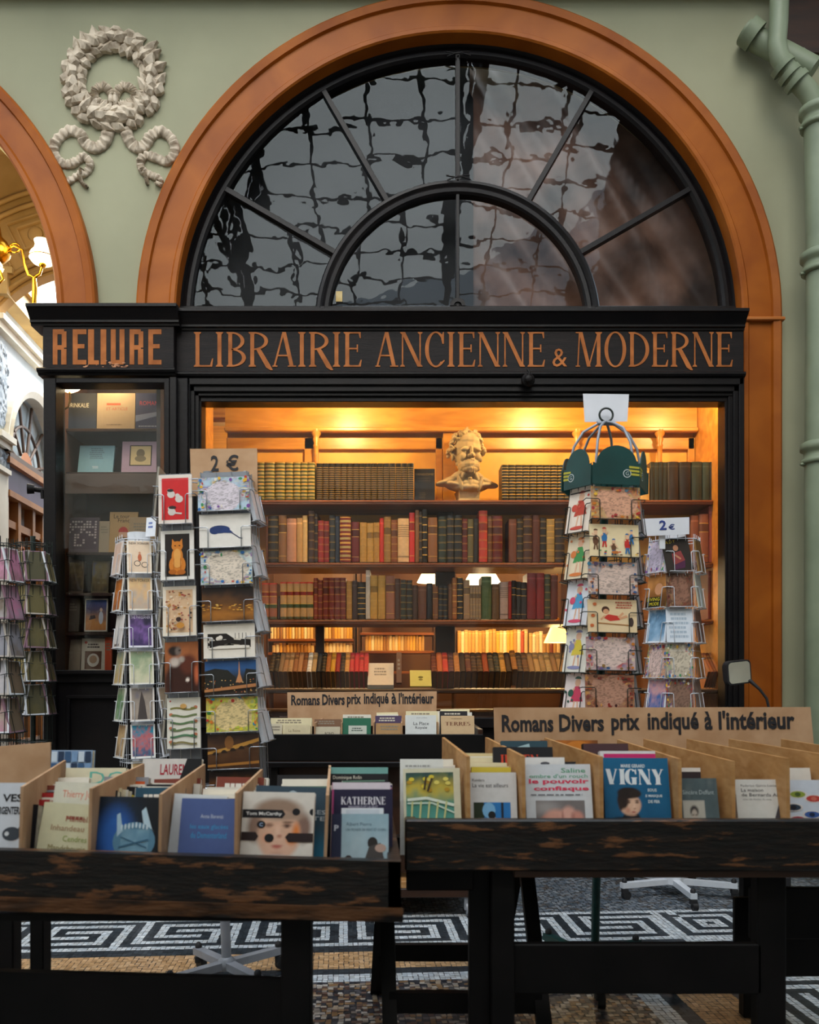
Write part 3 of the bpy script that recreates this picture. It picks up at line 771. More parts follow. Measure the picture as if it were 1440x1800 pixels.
mb = MB(); wbox(mb, -.14, .09, 2.6, 3.14, -.01, .012)
rnd = random.Random(2)
for i in range(90):
    u, z = rnd.uniform(-.14, .12), rnd.uniform(2.62, 3.12)
    if rnd.random() < .3: z = rnd.uniform(2.36, 2.44)
    c = WP(u, z, .0); mb.ell(c, (.02, rnd.uniform(.015, .035), rnd.uniform(.015, .04)), 6, 4)
relief = mb.build('relief_panel', M['relief'], loc=WP(0, 2.6, 0)); tag(relief, 'grey carved relief ornament on the pale passage wall at far left', 'relief')
mb = MB()
for a in (15, 45, 75, 105, 135, 165):
    d = -du * math.cos(R(a)) + Vector((0, 0, math.sin(R(a)))); mb.tube([WP(uc, zc2, -.06) + d * .12, WP(uc, zc2, -.06) + d * r2], .012, 5)
mb.tube([WP(uc, zc2, -.06) + (-du * math.cos(R(a)) + Vector((0, 0, math.sin(R(a))))) * .3 for a in range(0, 181, 10)], .012, 5)
wbox(mb, uc - r2, uc + r2, zc2 - .05, zc2 + .01, -.1, .02)
w4 = struct(mb.build('window_4', M['brownbar']))
mb = MB(); mb.add([WP(uc, zc2, -.05)] + [WP(uc, zc2, -.05) + (-du * math.cos(R(a)) + Vector((0, 0, math.sin(R(a))))) * .125 for a in range(0, 181, 12)], [tuple(range(17))]); mb.build('hub', M['ochre'], w4)
mb = MB(); mb.add([WP(uc, zc2, -.09)] + [WP(uc, zc2, -.09) + (-du * math.cos(R(a)) + Vector((0, 0, math.sin(R(a))))) * (r2 + .01) for a in range(0, 181, 6)], [tuple(range(32))]); mb.build('pane', M['dimglass'], w4)
mb = MB(); wbox(mb, .1, 1.14, 2.2, 2.41, -.08, -.01); struct(mb.build('trim_9', M['purple']))
mb = MB(); wbox(mb, .09, 1.16, 2.39, 2.43, -.1, .03); wbox(mb, .09, 1.16, 2.17, 2.21, -.1, .03)
for u in (.1, .32, .6, .8, 1.08): wbox(mb, u, u + .05, .0, 2.19, -.1, 0)
for z in (.5, 1.55, 1.98): wbox(mb, .1, 1.14, z, z + .05, -.1, -.01)
wbox(mb, .36, .62, 1.6, 1.98, -.08, -.05); wbox(mb, .1, 1.14, 0, .5, -.08, -.03)
struct(mb.build('door_1', M['orangewood']))
mb = MB(); wbox(mb, .1, 1.14, .0, 2.2, -.075, -.06); struct(mb.build('window_5', M['dimglass']))
mb = MB()
mb.tube([WP(.48, 1.8, -.035) + (du * math.cos(R(a)) * .05 + Vector((0, 0, math.sin(R(a)) * .09))) for a in range(0, 360, 20)], .012, 6, closed=True)
for i in range(12): mb.ell(WP(.4 + i * .015, 1.66 + .02 * math.sin(i), -.04), (.015, .015, .02), 6, 4)
tag(mb.build('carved_wreath', M['ochre'], loc=WP(.48, 1.8, -.035)), 'small carved wood wreath on orange door panel in the passage', 'ornament')
# tan arch wall over the passage, and the vault's coffers
mb = MB(); ac = Vector((-2.0, 5.42, 2.86)); ar = .71
xs = [-5.0, ac.x - ar] + [ac.x - ar * math.cos(R(a)) for a in range(6, 175, 6)] + [ac.x + ar, -1.0]
for a, b in zip(xs[:-1], xs[1:]):
    def z3(x): return ac.z + math.sqrt(max(ar * ar - (x - ac.x) ** 2, 0)) if abs(x - ac.x) < ar else (ac.z if x < ac.x else 2.6)
    e = 1e-4; mb.hexa([(a, 5.42, z3(a + e)), (b, 5.42, z3(b - e)), (b, 5.42, 4.8), (a, 5.42, 4.8), (a, 5.5, z3(a + e)), (b, 5.5, z3(b - e)), (b, 5.5, 4.8), (a, 5.5, 4.8)])
mb.box((-5, 5.42, 0), (-2.9, 5.5, 2.9))
struct(mb.build('wall_arch', M['vault']))
mb = MB()
for rr in (.74, .80, 1.16, 1.24):
    mb.tube([ac + Vector((-rr * math.cos(R(a)), -.015, rr * math.sin(R(a)))) for a in range(20, 150, 5)], .016, 6)
for a0 in range(28, 150, 22):
    for r0, r1, w in ((.86, 1.10, 8), (.91, 1.05, 5.5)):
        pts = []
        for (rr, aa) in ((r0, -w), (r1, -w), (r1, w), (r0, w)): pts.append(ac + Vector((-rr * math.cos(R(a0 + aa)), -.01, rr * math.sin(R(a0 + aa)))))
        mb.tube(pts, .012, 5, closed=True, smooth=False)
    c = ac + Vector((-.98 * math.cos(R(a0)), -.005, .98 * math.sin(R(a0)))); mb.ell(c, (.05, .012, .05), 10, 6)
struct(mb.build('trim_10', M['vault']))
mb = MB(); mb.box((-4.8, 4.57, 4.3), (-1.74, 5.42, 4.36)); struct(mb.build('ceiling_passage', M['vault']))
mb = MB(); mb.box((-6, 8.6, 0), (-1.8, 8.7, 6.5))
for i in range(9): mb.box((-5.6 + i * .42, 8.5, 0), (-5.45 + i * .42, 8.6, 6.2))
struct(mb.build('wall_far', M['cream']))
mb = MB(); mb.box((-1.80, 4.34, 0), (-1.74, 7.5, 2.72)); struct(mb.build('wall_partition', M['pinkred']))

# shop interior shell
mb = MB(); mb.box((-1.74, 7.4, 0), (2.2, 7.5, 2.75)); struct(mb.build('wall_shop_back', M['pinkred']))
mb = MB(); mb.box((1.95, 4.58, 0), (2.05, 7.4, 2.75)); struct(mb.build('wall_shop_right', M['pinkred']))
mb = MB(); mb.box((-1.74, 4.40, 2.62), (1.73, 7.5, 2.68)); struct(mb.build('ceiling', M['honey']))
mb = MB(); mb.box((1.731, 4.335, .8), (1.741, 5.02, 2.62)); struct(mb.build('wall_window_jamb', M['honey']))
mb = MB(); mb.box((-1.05, 4.335, .0), (-1.01, 4.66, 2.62)); struct(mb.build('wall_window_side', M['honey']))
# ================================================================== PRINT, BOOKS AND CARDS
class Art:
    """Printed artwork on a sheet: u,v in 0..1 over a w x h rectangle whose lower left corner is x0,y0, layered slightly in z."""
    def __init__(s, mb, w, h, x0=None, y0=0.0, z=.0004):
        s.mb = mb; s.w = w; s.h = h; s.x0 = -w / 2 if x0 is None else x0; s.y0 = y0; s.z = z; s.vm = (1.0, 0.0)
    def p(s, u, v): return (s.x0 + u * s.w, s.y0 + (v * s.vm[0] + s.vm[1]) * s.h)
    def up(s): s.z += .00016
    def Rc(s, u0, v0, u1, v1, c): s.Pn([(u0, v0), (u1, v0), (u1, v1), (u0, v1)], c)
    def Pn(s, pts, c):
        s.mb.flat([s.p(*q) for q in pts], s.z, C(c) if isinstance(c, str) else c); s.up()
    def E(s, cu, cv, ru, rv, c, n=18, a0=0, a1=360):
        s.Pn([(cu + ru * math.cos(R(a0 + (a1 - a0) * i / n)), cv + rv * math.sin(R(a0 + (a1 - a0) * i / n))) for i in range(n if a1 - a0 == 360 else n + 1)], c)
    def L(s, pts, wd, c):
        for (a, b), (d, e) in zip(pts[:-1], pts[1:]):
            dx, dy = (d - a) * s.w, (e - b) * s.h; l = math.hypot(dx, dy) or 1; nx, ny = -dy / l * wd / 2 / s.w, dx / l * wd / 2 / s.h
            s.mb.flat([s.p(a + nx, b + ny), s.p(d + nx, e + ny), s.p(d - nx, e - ny), s.p(a - nx, b - ny)], s.z, C(c)); s.z += .00001
        s.up()
    def T(s, t, u0, v0, u1, v1, c, bold=0.0):
        a = s.p(u0, v0); b = s.p(u1, v1); s.mb.text(t, a[0], a[1], b[0], b[1], s.z, bold=bold, col=C(c)); s.up()
    def Sf(s, t, u0, v0, u1, v1, c, T=.15):
        a = s.p(u0, v0); b = s.p(u1, v1); serif_word(s.mb, t, a[0], a[1], b[0], b[1], s.z, col=C(c), T=T); s.z += .0003
    def lines(s, u0, v0, u1, v1, n, c, seed=0):          # rows of small text too small to read
        r = random.Random(seed); 
        for i in range(n):
            v = v1 - (v1 - v0) * (i + .5) / n; hh = (v1 - v0) / n * .28; u = u0 + r.uniform(0, .1) * (u1 - u0)
            e = u1 - r.uniform(0, .25) * (u1 - u0)
            while u < e:
                w = r.uniform(.05, .16) * (u1 - u0); s.mb.flat([s.p(u, v - hh), s.p(min(u + w, e), v - hh), s.p(min(u + w, e), v + hh), s.p(u, v + hh)], s.z, C(c)); u += w + .025 * (u1 - u0)
        s.up()
    def G(s, fn, nu=28, nv=28, u0=0, v0=0, u1=1, v1=1):   # smooth printed picture
        U, V = np.meshgrid(np.linspace(0, 1, nu + 1), np.linspace(0, 1, nv + 1)); cols = fn(U.ravel(), V.ravel())
        cols = [tuple(float(q) for q in c) for c in cols]
        pts = [(*s.p(u0 + (u1 - u0) * a, v0 + (v1 - v0) * b), s.z) for a, b in zip(U.ravel(), V.ravel())]
        fs = [(j * (nu + 1) + i, j * (nu + 1) + i + 1, (j + 1) * (nu + 1) + i + 1, (j + 1) * (nu + 1) + i) for j in range(nv) for i in range(nu)]
        s.mb.addvc(pts, fs, cols); s.up()
def ramp(t, stops):
    t = np.clip(t, 0, 1); xs = [a for a, _ in stops]; cs = np.array([C(c) for _, c in stops])
    return np.stack([np.interp(t, xs, cs[:, k]) for k in range(3)], -1)
def lerp(a, b, t): return a * (1 - t[:, None]) + b * t[:, None]
def pic(stops, seed, sc=4, vert=.5):
    def f(u, v): return ramp(fbm(u * sc, v * sc, seed, 4) * (1 - vert) * 1.4 - .2 * (1 - vert) + v * vert, stops)
    return f

def blend(bg, layers, noise=0.06, seed=1):
    """soft-edged printed picture: ellipses (cu, cv, ru, rv, colour, softness) painted over a background"""
    def f(u, v):
        c = np.tile(np.array(C(bg)), (len(u), 1)) if isinstance(bg, str) else bg(u, v)
        for cu, cv, ru, rv, col, sf in layers:
            m = np.clip((1 - np.hypot((u - cu) / ru, (v - cv) / rv)) / sf, 0, 1); c = c * (1 - m[:, None]) + np.array(C(col)) * m[:, None]
        return c * (1 + noise * (fbm(u * 9, v * 9, seed) - .5) * 2)[:, None]
    return f

def mapart(a, land='#ead9c4', sea='#d9cfe0', palette=('#c23b2e', '#2f6fb0', '#e0b23a', '#3f8f5a', '#7a4a9a', '#e8e0d0'), seed=0, nu=64, nv=46):
    pal = np.array([C(c) for c in palette])
    la = np.array(C(land)); se = np.array(C(sea))
    def f(u, v):
        ang = np.arctan2(v - .5, (u - .5) * 1.25); rr = np.hypot((u - .5) * 1.25, v - .5)
        lim = .475 + .10 * (vn(ang * 1.6 + 9, ang * 0 + 3, seed) - .5) * 2
        inside = rr < lim
        ids = (vn(u * 9, v * 7, seed + 3) * 1.7 * len(pal)).astype(int) % len(pal)
        border = pal[ids] * (.6 + .6 * vn(u * 30, v * 30, seed + 4))[:, None]
        mixb = np.clip(fbm(u * 6, v * 6, seed + 6) * 1.9 - .55, 0, 1)
        border = lerp(np.tile(se, (len(u), 1)), border, mixb)
        speck = (vn(u * 26, v * 52, seed + 8) > .64).astype(float) * .4
        core = np.tile(la, (len(u), 1)) * (1 - speck)[:, None] * (.9 + .2 * vn(u * 7, v * 7, seed + 1))[:, None]
        return np.where(inside[:, None], core, border)
    a.G(f, nu, nv); r = random.Random(seed + 50)
    for i in range(26):
        t = r.random(); e = r.uniform(.03, .13); u, v = [(t, e), (t, 1 - e), (e * .8, t), (1 - e * .8, t)][i % 4]
        a.E(u, v, r.uniform(.015, .045), r.uniform(.02, .06), r.choice(palette), 8)
def figures(a, bg='#efe2cc', palette=('#c4302b', '#2f6fa8', '#e3b438', '#3e8a54', '#d98a9a', '#6a4630'), seed=0, n=5):
    r = random.Random(seed); a.Rc(0, 0, 1, 1, bg)
    for i in range(n):
        cu = (i + .5) / n + r.uniform(-.08, .08); cv = r.uniform(.25, .6); sz = r.uniform(.8, 1.25); k = .5 if a.w > a.h else 1
        c1, c2 = r.choice(palette), r.choice(palette)
        a.E(cu, cv, .09 * sz * k * 1.2, .15 * sz, c1, 10); a.E(cu, cv + .2 * sz, .055 * sz * k * 1.3, .075 * sz, '#e4b894', 10)
        a.E(cu, cv + .25 * sz, .06 * sz * k * 1.3, .045 * sz, c2, 8, 0, 180)
        for sg in (-1, 1):
            a.L([(cu + sg * .03 * k, cv - .1 * sz), (cu + sg * .07 * k, cv - .26 * sz)], .005, c2)
            a.L([(cu + sg * .05 * k, cv + .1 * sz), (cu + sg * .15 * k, cv + r.uniform(-.05, .2) * sz)], .004, '#e4b894')
    for i in range(8):
        a.E(r.random(), r.random() * .16 + .02, .03, .02, r.choice(palette), 8)

def card_mesh(w, h, t, art, body='#efeadf'):
    """A stack of cards standing on y=0, printed side at z=0."""
    mb = MB(); mb.box((-w / 2, 0, -t), (w / 2, h, 0), 0, C(body)); a = Art(mb, w, h); art(a); return mb
def put_card(Mw, w, h, art, label, t=.004, body='#efeadf', group=None, cat='postcard', name='postcard', mat='card'):
    o = card_mesh(w, h, t, art, body).build(name, M[mat], recalc=False)
    o.matrix_world = Mw; return tag(o, label, cat, group)

# upright book, spine facing -Y; base centre of the spine is the origin
GOLD = C('#c49a45')
def spine_book(w, h, d, col, style, rnd, page='#d8c8a4', accent=None):
    mb = MB(); g = w * .18
    col = C(col) if isinstance(col, str) else col
    seg = []
    acc = C(accent) if accent else tuple(min(1, q * .45) for q in col)
    def add(y0, y1, c, e=0.0): seg.append((y0 * h, y1 * h, c, e))
    if style == 'bands':                              # raised bands with gilt rules
        ys = [0, .1, .27, .44, .61, .78, .93, 1]; n = len(ys)
        for i in range(n - 1):
            c = acc if i == 4 and rnd.random() < .75 else col
            add(ys[i], ys[i + 1] - .026, c)
            if i < n - 2: add(ys[i + 1] - .026, ys[i + 1] - .018, GOLD, .0002); add(ys[i + 1] - .018, ys[i + 1] - .004, col, .0014); add(ys[i + 1] - .004, ys[i + 1] + .0, GOLD, .0002)
            else: add(ys[i + 1] - .026, 1, col)
    elif style == 'gilt':                             # closely gilt encyclopaedia
        n = 17
        for i in range(n):
            a = i / n; b = (i + 1) / n
            if i in (n - 2,): add(a, b, acc)
            else: add(a, a + (b - a) * .74, col); add(a + (b - a) * .74, b, C('#96773a'), .0003)
    elif style == 'check':
        n = 12
        for i in range(n):
            a = i / n; b = (i + 1) / n; add(a, a + (b - a) * .72, col); add(a + (b - a) * .72, b, GOLD if i % 2 else C('#8d7a44'), .0004)
    elif style == 'panel':
        add(0, .04, col)
        for i in range(5):
            a = .04 + i * .19; add(a, a + .02, GOLD, .0002); add(a + .02, a + .07, col); add(a + .07, a + .12, C('#a8965a'), .0003); add(a + .12, a + .17, col); add(a + .17, a + .19, GOLD, .0002)
        add(.99, 1, col)
    elif style == 'label':
        add(0, .12, col); add(.12, .13, GOLD); add(.13, .62, col); add(.62, .635, GOLD); add(.635, .80, acc, .0003); add(.80, .815, GOLD); add(.815, 1, col)
    elif style == 'twolab':
        add(0, .06, C('#4a4a2a')); add(.06, .3, col); add(.3, .4, C('#3c4a2a'), .0003); add(.4, .42, GOLD); add(.42, .62, col); add(.62, .64, GOLD); add(.64, .74, C('#7a2418'), .0003); add(.74, .76, GOLD); add(.76, .96, col); add(.96, 1, C('#c23b2a'))
    elif style == 'title':
        add(0, .1, col); add(.1, .14, acc); add(.14, .55, col)
        for i in range(6): add(.55 + i * .05, .55 + i * .05 + .028, col); add(.55 + i * .05 + .028, .55 + i * .05 + .05, acc, .0001)
        add(.85, 1, col)
    elif style == 'rules':
        for i in range(7): a = i / 7; add(a, a + .125, col); add(a + .125, (i + 1) / 7, GOLD if rnd.random() < .8 else acc, .0003)
    else:
        add(0, .86, col); add(.86, .9, tuple(min(1, q * 1.5 + .02) for q in col)); add(.9, 1, col)
    n = 5
    def arc(e): return [(-(w / 2) * math.cos(math.pi * i / n), -(g + e) * math.sin(math.pi * i / n)) for i in range(n + 1)]
    for y0, y1, c, e in seg:
        if y1 <= y0: continue
        A = arc(e); v = [(x, y, y0) for x, y in A] + [(x, y, y1) for x, y in A]
        mb.add(v, [(i, i + 1, n + 1 + i + 1, n + 1 + i) for i in range(n)], c, smooth=True)
        if e > .0008: mb.add([(x, y, y1) for x, y in A], [tuple(range(n + 1))], c); mb.add([(x, y, y0) for x, y in A], [tuple(range(n, -1, -1))], c)
    A = arc(0); mb.add([(x, y, h) for x, y in A], [tuple(range(n, -1, -1))], col); mb.add([(x, y, 0) for x, y in A], [tuple(range(n + 1))], col)
    bt = min(.003, w * .12)
    mb.box((-w / 2, 0, 0), (-w / 2 + bt, d, h), 0, col); mb.box((w / 2 - bt, 0, 0), (w / 2, d, h), 0, col)
    mb.box((-w / 2 + bt, 0.001, .003), (w / 2 - bt, d - .004, h - .004), 0, C(page))
    return mb
def put_spine(px0, px1, ytop, ybase, Y, col, style, label, group, rnd, d=.15, accent=None, lean=0, cat='book'):
    x0 = P(px0, 0, Y).x; x1 = P(px1, 0, Y).x; zb = P(0, ybase, Y).z; h = P(0, ytop, Y).z - zb
    w = (x1 - x0) * .97
    o = spine_book(w, h, d, col, style, rnd, accent=accent).build('book', M['leather'], recalc=False)
    o.location = ((x0 + x1) / 2, Y, zb); o.rotation_euler = (0, lean, 0)
    return tag(o, label, cat, group)

# paperback lying in the tray: front cover at z=0, spine on the left, foot at y=0
def paperback(w, h, t, col, art=None, spine=None, page='#ded3b8', label='', group=None, Mw=None, back=None):
    mb = MB(); c = C(col); sc = C(spine) if spine else c
    mb.box((-w / 2, 0, -.0008), (w / 2, h, 0), 0, c)
    mb.box((-w / 2, 0, -t), (w / 2, h, -t + .0008), 0, C(back) if back else c)
    mb.box((-w / 2 - .0008, 0, -t), (-w / 2, h, 0), 0, sc)
    if art: art(Art(mb, w, h))
    o = mb.build('paperback', M['print'], recalc=False)
    pb = MB(); pb.box((-w / 2 + .0004, .0015, -t + .0008), (w / 2 - .0015, h - .0015, -.0008), 0)
    pb.build('page_block', M['paper'], o)
    if Mw is not None: o.matrix_world = Mw
    return tag(o, label, 'book', group)
# ================================================================== SHOP INTERIOR
YB = 4.70
bc = thing('display_bookcase', 'honey wood built-in bookcase filling the shop window behind the glass', 'bookcase', (.35, YB, 0))
def bpart(name, mb, m): return mb.build(name, m, bc)
SH = {}
for i, yy in enumerate((880, 990, 1090)):
    z = P(0, yy, YB).z; SH[yy] = z
    mb = MB(inv(bc)); mb.box((-1.0, YB - .015, z - .024), (1.728, 5.0, z), .003); mb.box((-1.0, YB - .02, z - .012), (1.728, YB - .012, z - .002), .001)
    bpart('shelf', mb, M['shelf'])
zt = P(0, 1212, 4.5).z
mb = MB(inv(bc)); mb.box((-1.0, 4.46, zt - .02), (1.728, 5.0, zt), .003); bpart('shelf', mb, M['darkwood'])
mb = MB(inv(bc)); mb.box((-1.0, 4.55, .05), (1.728, 5.0, zt - .12), .004); bpart('base_cabinet', mb, M['darkwood'])
zf = P(0, 758, 4.95).z
mb = MB(inv(bc)); mb.box((-1.0, 4.93, zf), (1.728, 4.99, 2.615)); mb.box((-1.0, 4.905, zf - .012), (1.728, 4.95, zf + .012), .005)
bpart('frieze', mb, M['honey'])
mb = MB(inv(bc)); mb.box((-1.0, 5.0, SH[990]), (1.73, 5.02, 2.615)); bpart('back_panel', mb, M['amber'])
mb = MB(inv(bc)); mb.box((-1.0, 4.97, zf - .1), (1.728, 4.998, zf - .03), .004)
for a, b in ((535, 552), (766, 778), (1210, 1222)):
    mb.box((P(a, 0, 4.97).x, 4.97, SH[880]), (P(b, 0, 4.97).x, 4.998, zf - .03), .003)
bpart('panel_moulding', mb, M['honey'])
for px in (556, 1014, 1160):
    c = P(px, 0, 4.93).x; h = zf - SH[880]
    mb = MB(inv(bc) @ Mx((c, 4.93, SH[880])))
    mb.lathe([(.026, 0), (.026, .03), (.018, .04), (.016, .06), (.013, h * .4), (.013, h * .7), (.016, h * .78), (.02, h * .8), (.013, h * .83), (.022, h * .88), (.016, h * .91), (.028, h * .95), (.028, h)], 16)
    bpart('column', mb, M['honey'])
mb = MB(inv(bc)); a, b = P(766, 0, 4.9).x, P(800, 0, 4.9).x
mb.box((a, 4.90, SH[1090]), (b, 4.99, SH[990] - .024), .003); mb.box((a, 4.90, zt), (b, 4.99, SH[1090] - .024), .003); bpart('upright', mb, M['darkwood'])
mb = MB(inv(bc)); mb.box((a + .01, 4.90, SH[990]), (b - .01, 4.99, SH[880] - .024), .003); bpart('upright', mb, M['darkwood'])
mb = MB(inv(bc)); mb.box((P(779, 0, 4.95).x, 4.93, SH[880]), (P(800, 0, 4.95).x, 5.0, zf - .01), .003); bpart('upright', mb, M['honey'])
mb = MB(inv(bc)); mb.box((P(553, 0, 4.8).x, 4.86, SH[1090] - .35), (P(568, 0, 4.8).x, 4.9, SH[1090] - .024), .002); bpart('upright', mb, M['darkwood'])

# ---------------------------------------------------------------- books on the upper three shelves
rs = random.Random(21)
YBK = YB + .015
def row(items, fn, ybase, where, group, Y=YBK, d=.16):
    for i, (x0, x1, yt, col, style, word) in enumerate(items):
        a, b, t = fn(x0, x1, yt)
        put_spine(a, b, t, ybase, Y, col, style, f'{word} book, {ORD[i + 1]} from the left {where}', group, rs, d)
f4 = lambda a, b, t: (400 + a / 2.88, 400 + b / 2.88, 660 + t / 2.88)
f5 = lambda a, b, t: (860 + a / 2.483, 860 + b / 2.483, 660 + t / 2.483)
f7 = lambda a, b, t: (440 + a / 3, 440 + b / 3, 960 + t / 3)
f8 = lambda a, b, t: (860 + a / 2.483, 860 + b / 2.483, 960 + t / 2.483)
Y1 = 879
for i, (a, b) in enumerate([(150, 188), (188, 240), (240, 292), (292, 332), (332, 370), (370, 405), (405, 443)]):
    p = f4(a, b, 440); put_spine(p[0], p[1], p[2], Y1, YBK, '#454c24', 'panel', 'olive green gilt volume in the set behind the 2 € cardboard sign, top shelf', 'olive gilt set on the top shelf', rs)
for i in range(16):
    a = 450 + i * 30.8; p = f4(a, a + 30.8, 444); put_spine(p[0], p[1], p[2], Y1, YBK, '#0f0c0a', 'gilt', 'black volume with gold rungs in the long set left of the bust', 'black and gold set left of the bust', rs)
p = f4(946, 1050, 470)
mb = MB(); x0, x1 = P(p[0], 0, 4.74).x, P(p[1], 0, 4.74).x; zb = SH[880]; h = P(0, p[2], 4.74).z - zb
mb.box((-(x1 - x0) / 2, 0, -.02), ((x1 - x0) / 2, h, 0), .001, C('#17130f'))
A = Art(mb, x1 - x0, h); A.T('VENDÔME', .05, .8, .95, .88, '#8a7440'); A.lines(.2, .1, .6, .3, 4, '#4a3f2a', 3); A.lines(.1, .6, .9, .75, 2, '#3b3222', 3)
o = mb.build('book', M['leather'], recalc=False); o.matrix_world = Mx(((x0 + x1) / 2, 4.74, zb), R(90 - 3)); tag(o, 'flat black book with gold title standing face out beside the bust', 'book')
for i in range(10):
    a = 55 + i * 30.5; p = f5(a, a + 30.5, 388); put_spine(p[0], p[1], p[2], Y1, YBK, '#14130f', 'check', 'black volume with gold checks in the set right of the bust', 'black checked set right of the bust', rs)
cols9 = ['#2b2a20', '#2a2c22', '#22231b', '#26281f', '#2a2019', '#1d1613', '#26312b', '#2c3a36', '#241d19']
xs9 = [703, 722, 741, 760, 778, 828, 882, 930, 962, 990]
for i in range(9):
    p = f5(xs9[i], xs9[i + 1], 378 + (i % 2)); put_spine(p[0], p[1], p[2], Y1, YBK, cols9[i], 'plain', f'dark cloth book, {ORD[i + 1]} from the left, top shelf right end', 'dark cloth books at the right of the top shelf', rs)
p = f5(655, 700, 405); put_spine(p[0], p[1], p[2], Y1, YBK, '#c9a55e', 'plain', 'pale yellow book on the top shelf just right of the green rack crown', None, rs)
row2 = [(195, 206, 715, '#5a3018', 'plain', 'thin brown'), (206, 258, 712, '#231c16', 'bands', 'black-brown ribbed'), (258, 300, 708, '#7b5634', 'label', 'tan-brown leather'), (300, 350, 725, '#b27f62', 'plain', 'worn pinkish'), (350, 380, 722, '#b78b52', 'plain', 'tan'), (380, 405, 710, '#c9a264', 'plain', 'pale tan'),
        (410, 440, 685, '#38211a', 'bands', 'tall dark brown'), (440, 458, 700, '#2a1a14', 'bands', 'narrow dark'), (458, 487, 735, '#8c1f1a', 'bands', 'bright red banded'), (487, 515, 738, '#7a1a17', 'bands', 'dark red banded'), (515, 545, 708, '#262b2e', 'bands', 'slate'), (545, 568, 712, '#222a3a', 'plain', 'navy'),
        (568, 626, 715, '#6b1a17', 'panel', 'wide ornate red'), (628, 668, 742, '#5d1c1e', 'label', 'maroon'), (670, 706, 745, '#a9803c', 'bands', 'ochre'), (706, 740, 748, '#ac8440', 'bands', 'ochre'), (740, 770, 745, '#a67c3a', 'bands', 'ochre'), (770, 792, 722, '#b02a1c', 'plain', 'thin red'),
        (792, 828, 715, '#8e6a36', 'bands', 'gold-brown'), (828, 862, 732, '#7a4420', 'bands', 'russet'), (862, 920, 725, '#cda97a', 'title', 'wide cream titled'), (920, 948, 695, '#b92b27', 'label', 'tall scarlet'), (950, 970, 682, '#7a5230', 'plain', 'tall brown'), (970, 986, 690, '#2b2018', 'bands', 'narrow dark brown'),
        (986, 1012, 678, '#1e1813', 'rules', 'tall black and gold'), (1015, 1063, 720, '#7d5230', 'label', 'wide brown')]
row(row2, f4, 988, 'on second shelf, left half', 'old bindings on the second shelf')
row2b = [(1068, 1108, 715, '#1f2b23', 'bands', 'black-green'), (1110, 1147, 708, '#1c1f20', 'bands', 'black banded'), (1148, 1188, 708, '#181a1a', 'bands', 'black banded'), (1188, 1215, 725, '#551a1a', 'bands', 'maroon'), (1215, 1245, 728, '#595232', 'label', 'olive'), (1245, 1271, 725, '#191714', 'plain', 'black'),
         (1272, 1316, 685, '#a63526', 'bands', 'tall red'), (1317, 1340, 712, '#5f3a22', 'bands', 'brown'), (1340, 1393, 712, '#561815', 'bands', 'wide dark red')]
row(row2b, f4, 988, 'on second shelf, right of upright', 'old bindings on the second shelf')
row2c = [(85, 120, 628, '#5c3320', 'plain', 'brown'), (120, 148, 625, '#22190f', 'bands', 'dark'), (148, 188, 612, '#3a2015', 'bands', 'dark brown'), (188, 222, 610, '#4a2416', 'plain', 'chestnut'), (222, 250, 622, '#1c1612', 'bands', 'black'), (250, 286, 628, '#8e7440', 'rules', 'gold'), (286, 330, 625, '#2b201a', 'bands', 'dark')]
row(row2c, f5, 988, 'on second shelf, left of green rack', 'old bindings on the second shelf')
row2d = [(880, 915, 612, '#7c4a35', 'plain', 'pinkish brown'), (915, 958, 606, '#8a5540', 'label', 'rosy brown'), (958, 1002, 570, '#7a3226', 'plain', 'tall brick red')]
row(row2d, f5, 988, 'on second shelf, right end', 'old bindings on the second shelf')
row3 = [(60, 100, 195, '#9a5a3a', 'twolab', 'red-labelled tan'), (100, 142, 195, '#98583a', 'twolab', 'red-labelled tan'), (145, 157, 265, '#3a261a', 'plain', 'short dark')] + \
       [(158 + i * 35, 193 + i * 35, 190, '#b58b56', 'twolab', 'tan red-and-green-labelled') for i in range(5)] + \
       [(334, 356, 168, '#7d3320', 'bands', 'red-brown'), (356, 382, 180, '#6d2a1c', 'bands', 'dark red')] + [(383 + i * 30.5, 413 + i * 30.5, 167, '#6a2418', 'bands', 'oxblood gilt') for i in range(4)] + \
       [(507, 537, 185, '#a07434', 'bands', 'golden'), (538, 566, 183, '#3a2620', 'plain', 'dark brown'), (566, 609, 190, '#1d1a16', 'rules', 'black ruled'), (609, 633, 126, '#b5aa9a', 'plain', 'tall pale grey'), (633, 672, 155, '#b3893c', 'bands', 'yellow leather'), (673, 713, 155, '#b0863a', 'bands', 'yellow leather'),
        (716, 762, 158, '#8a5a44', 'label', 'wide rosy brown'), (763, 792, 172, '#40281c', 'plain', 'dark brown'), (793, 822, 178, '#2c2f26', 'bands', 'dark green'), (823, 855, 180, '#2b2a25', 'bands', 'charcoal'), (856, 884, 206, '#3f2c22', 'plain', 'brown'), (885, 930, 212, '#5a3828', 'plain', 'wide brown'),
        (931, 961, 196, '#1c1a1c', 'plain', 'black'), (962, 991, 212, '#6c4426', 'label', 'brown'), (993, 1016, 210, '#1b1f26', 'bands', 'blue-black'), (1016, 1040, 212, '#191c22', 'bands', 'blue-black')]
row(row3, f7, 1088, 'on third shelf, left half', 'old bindings on the third shelf')
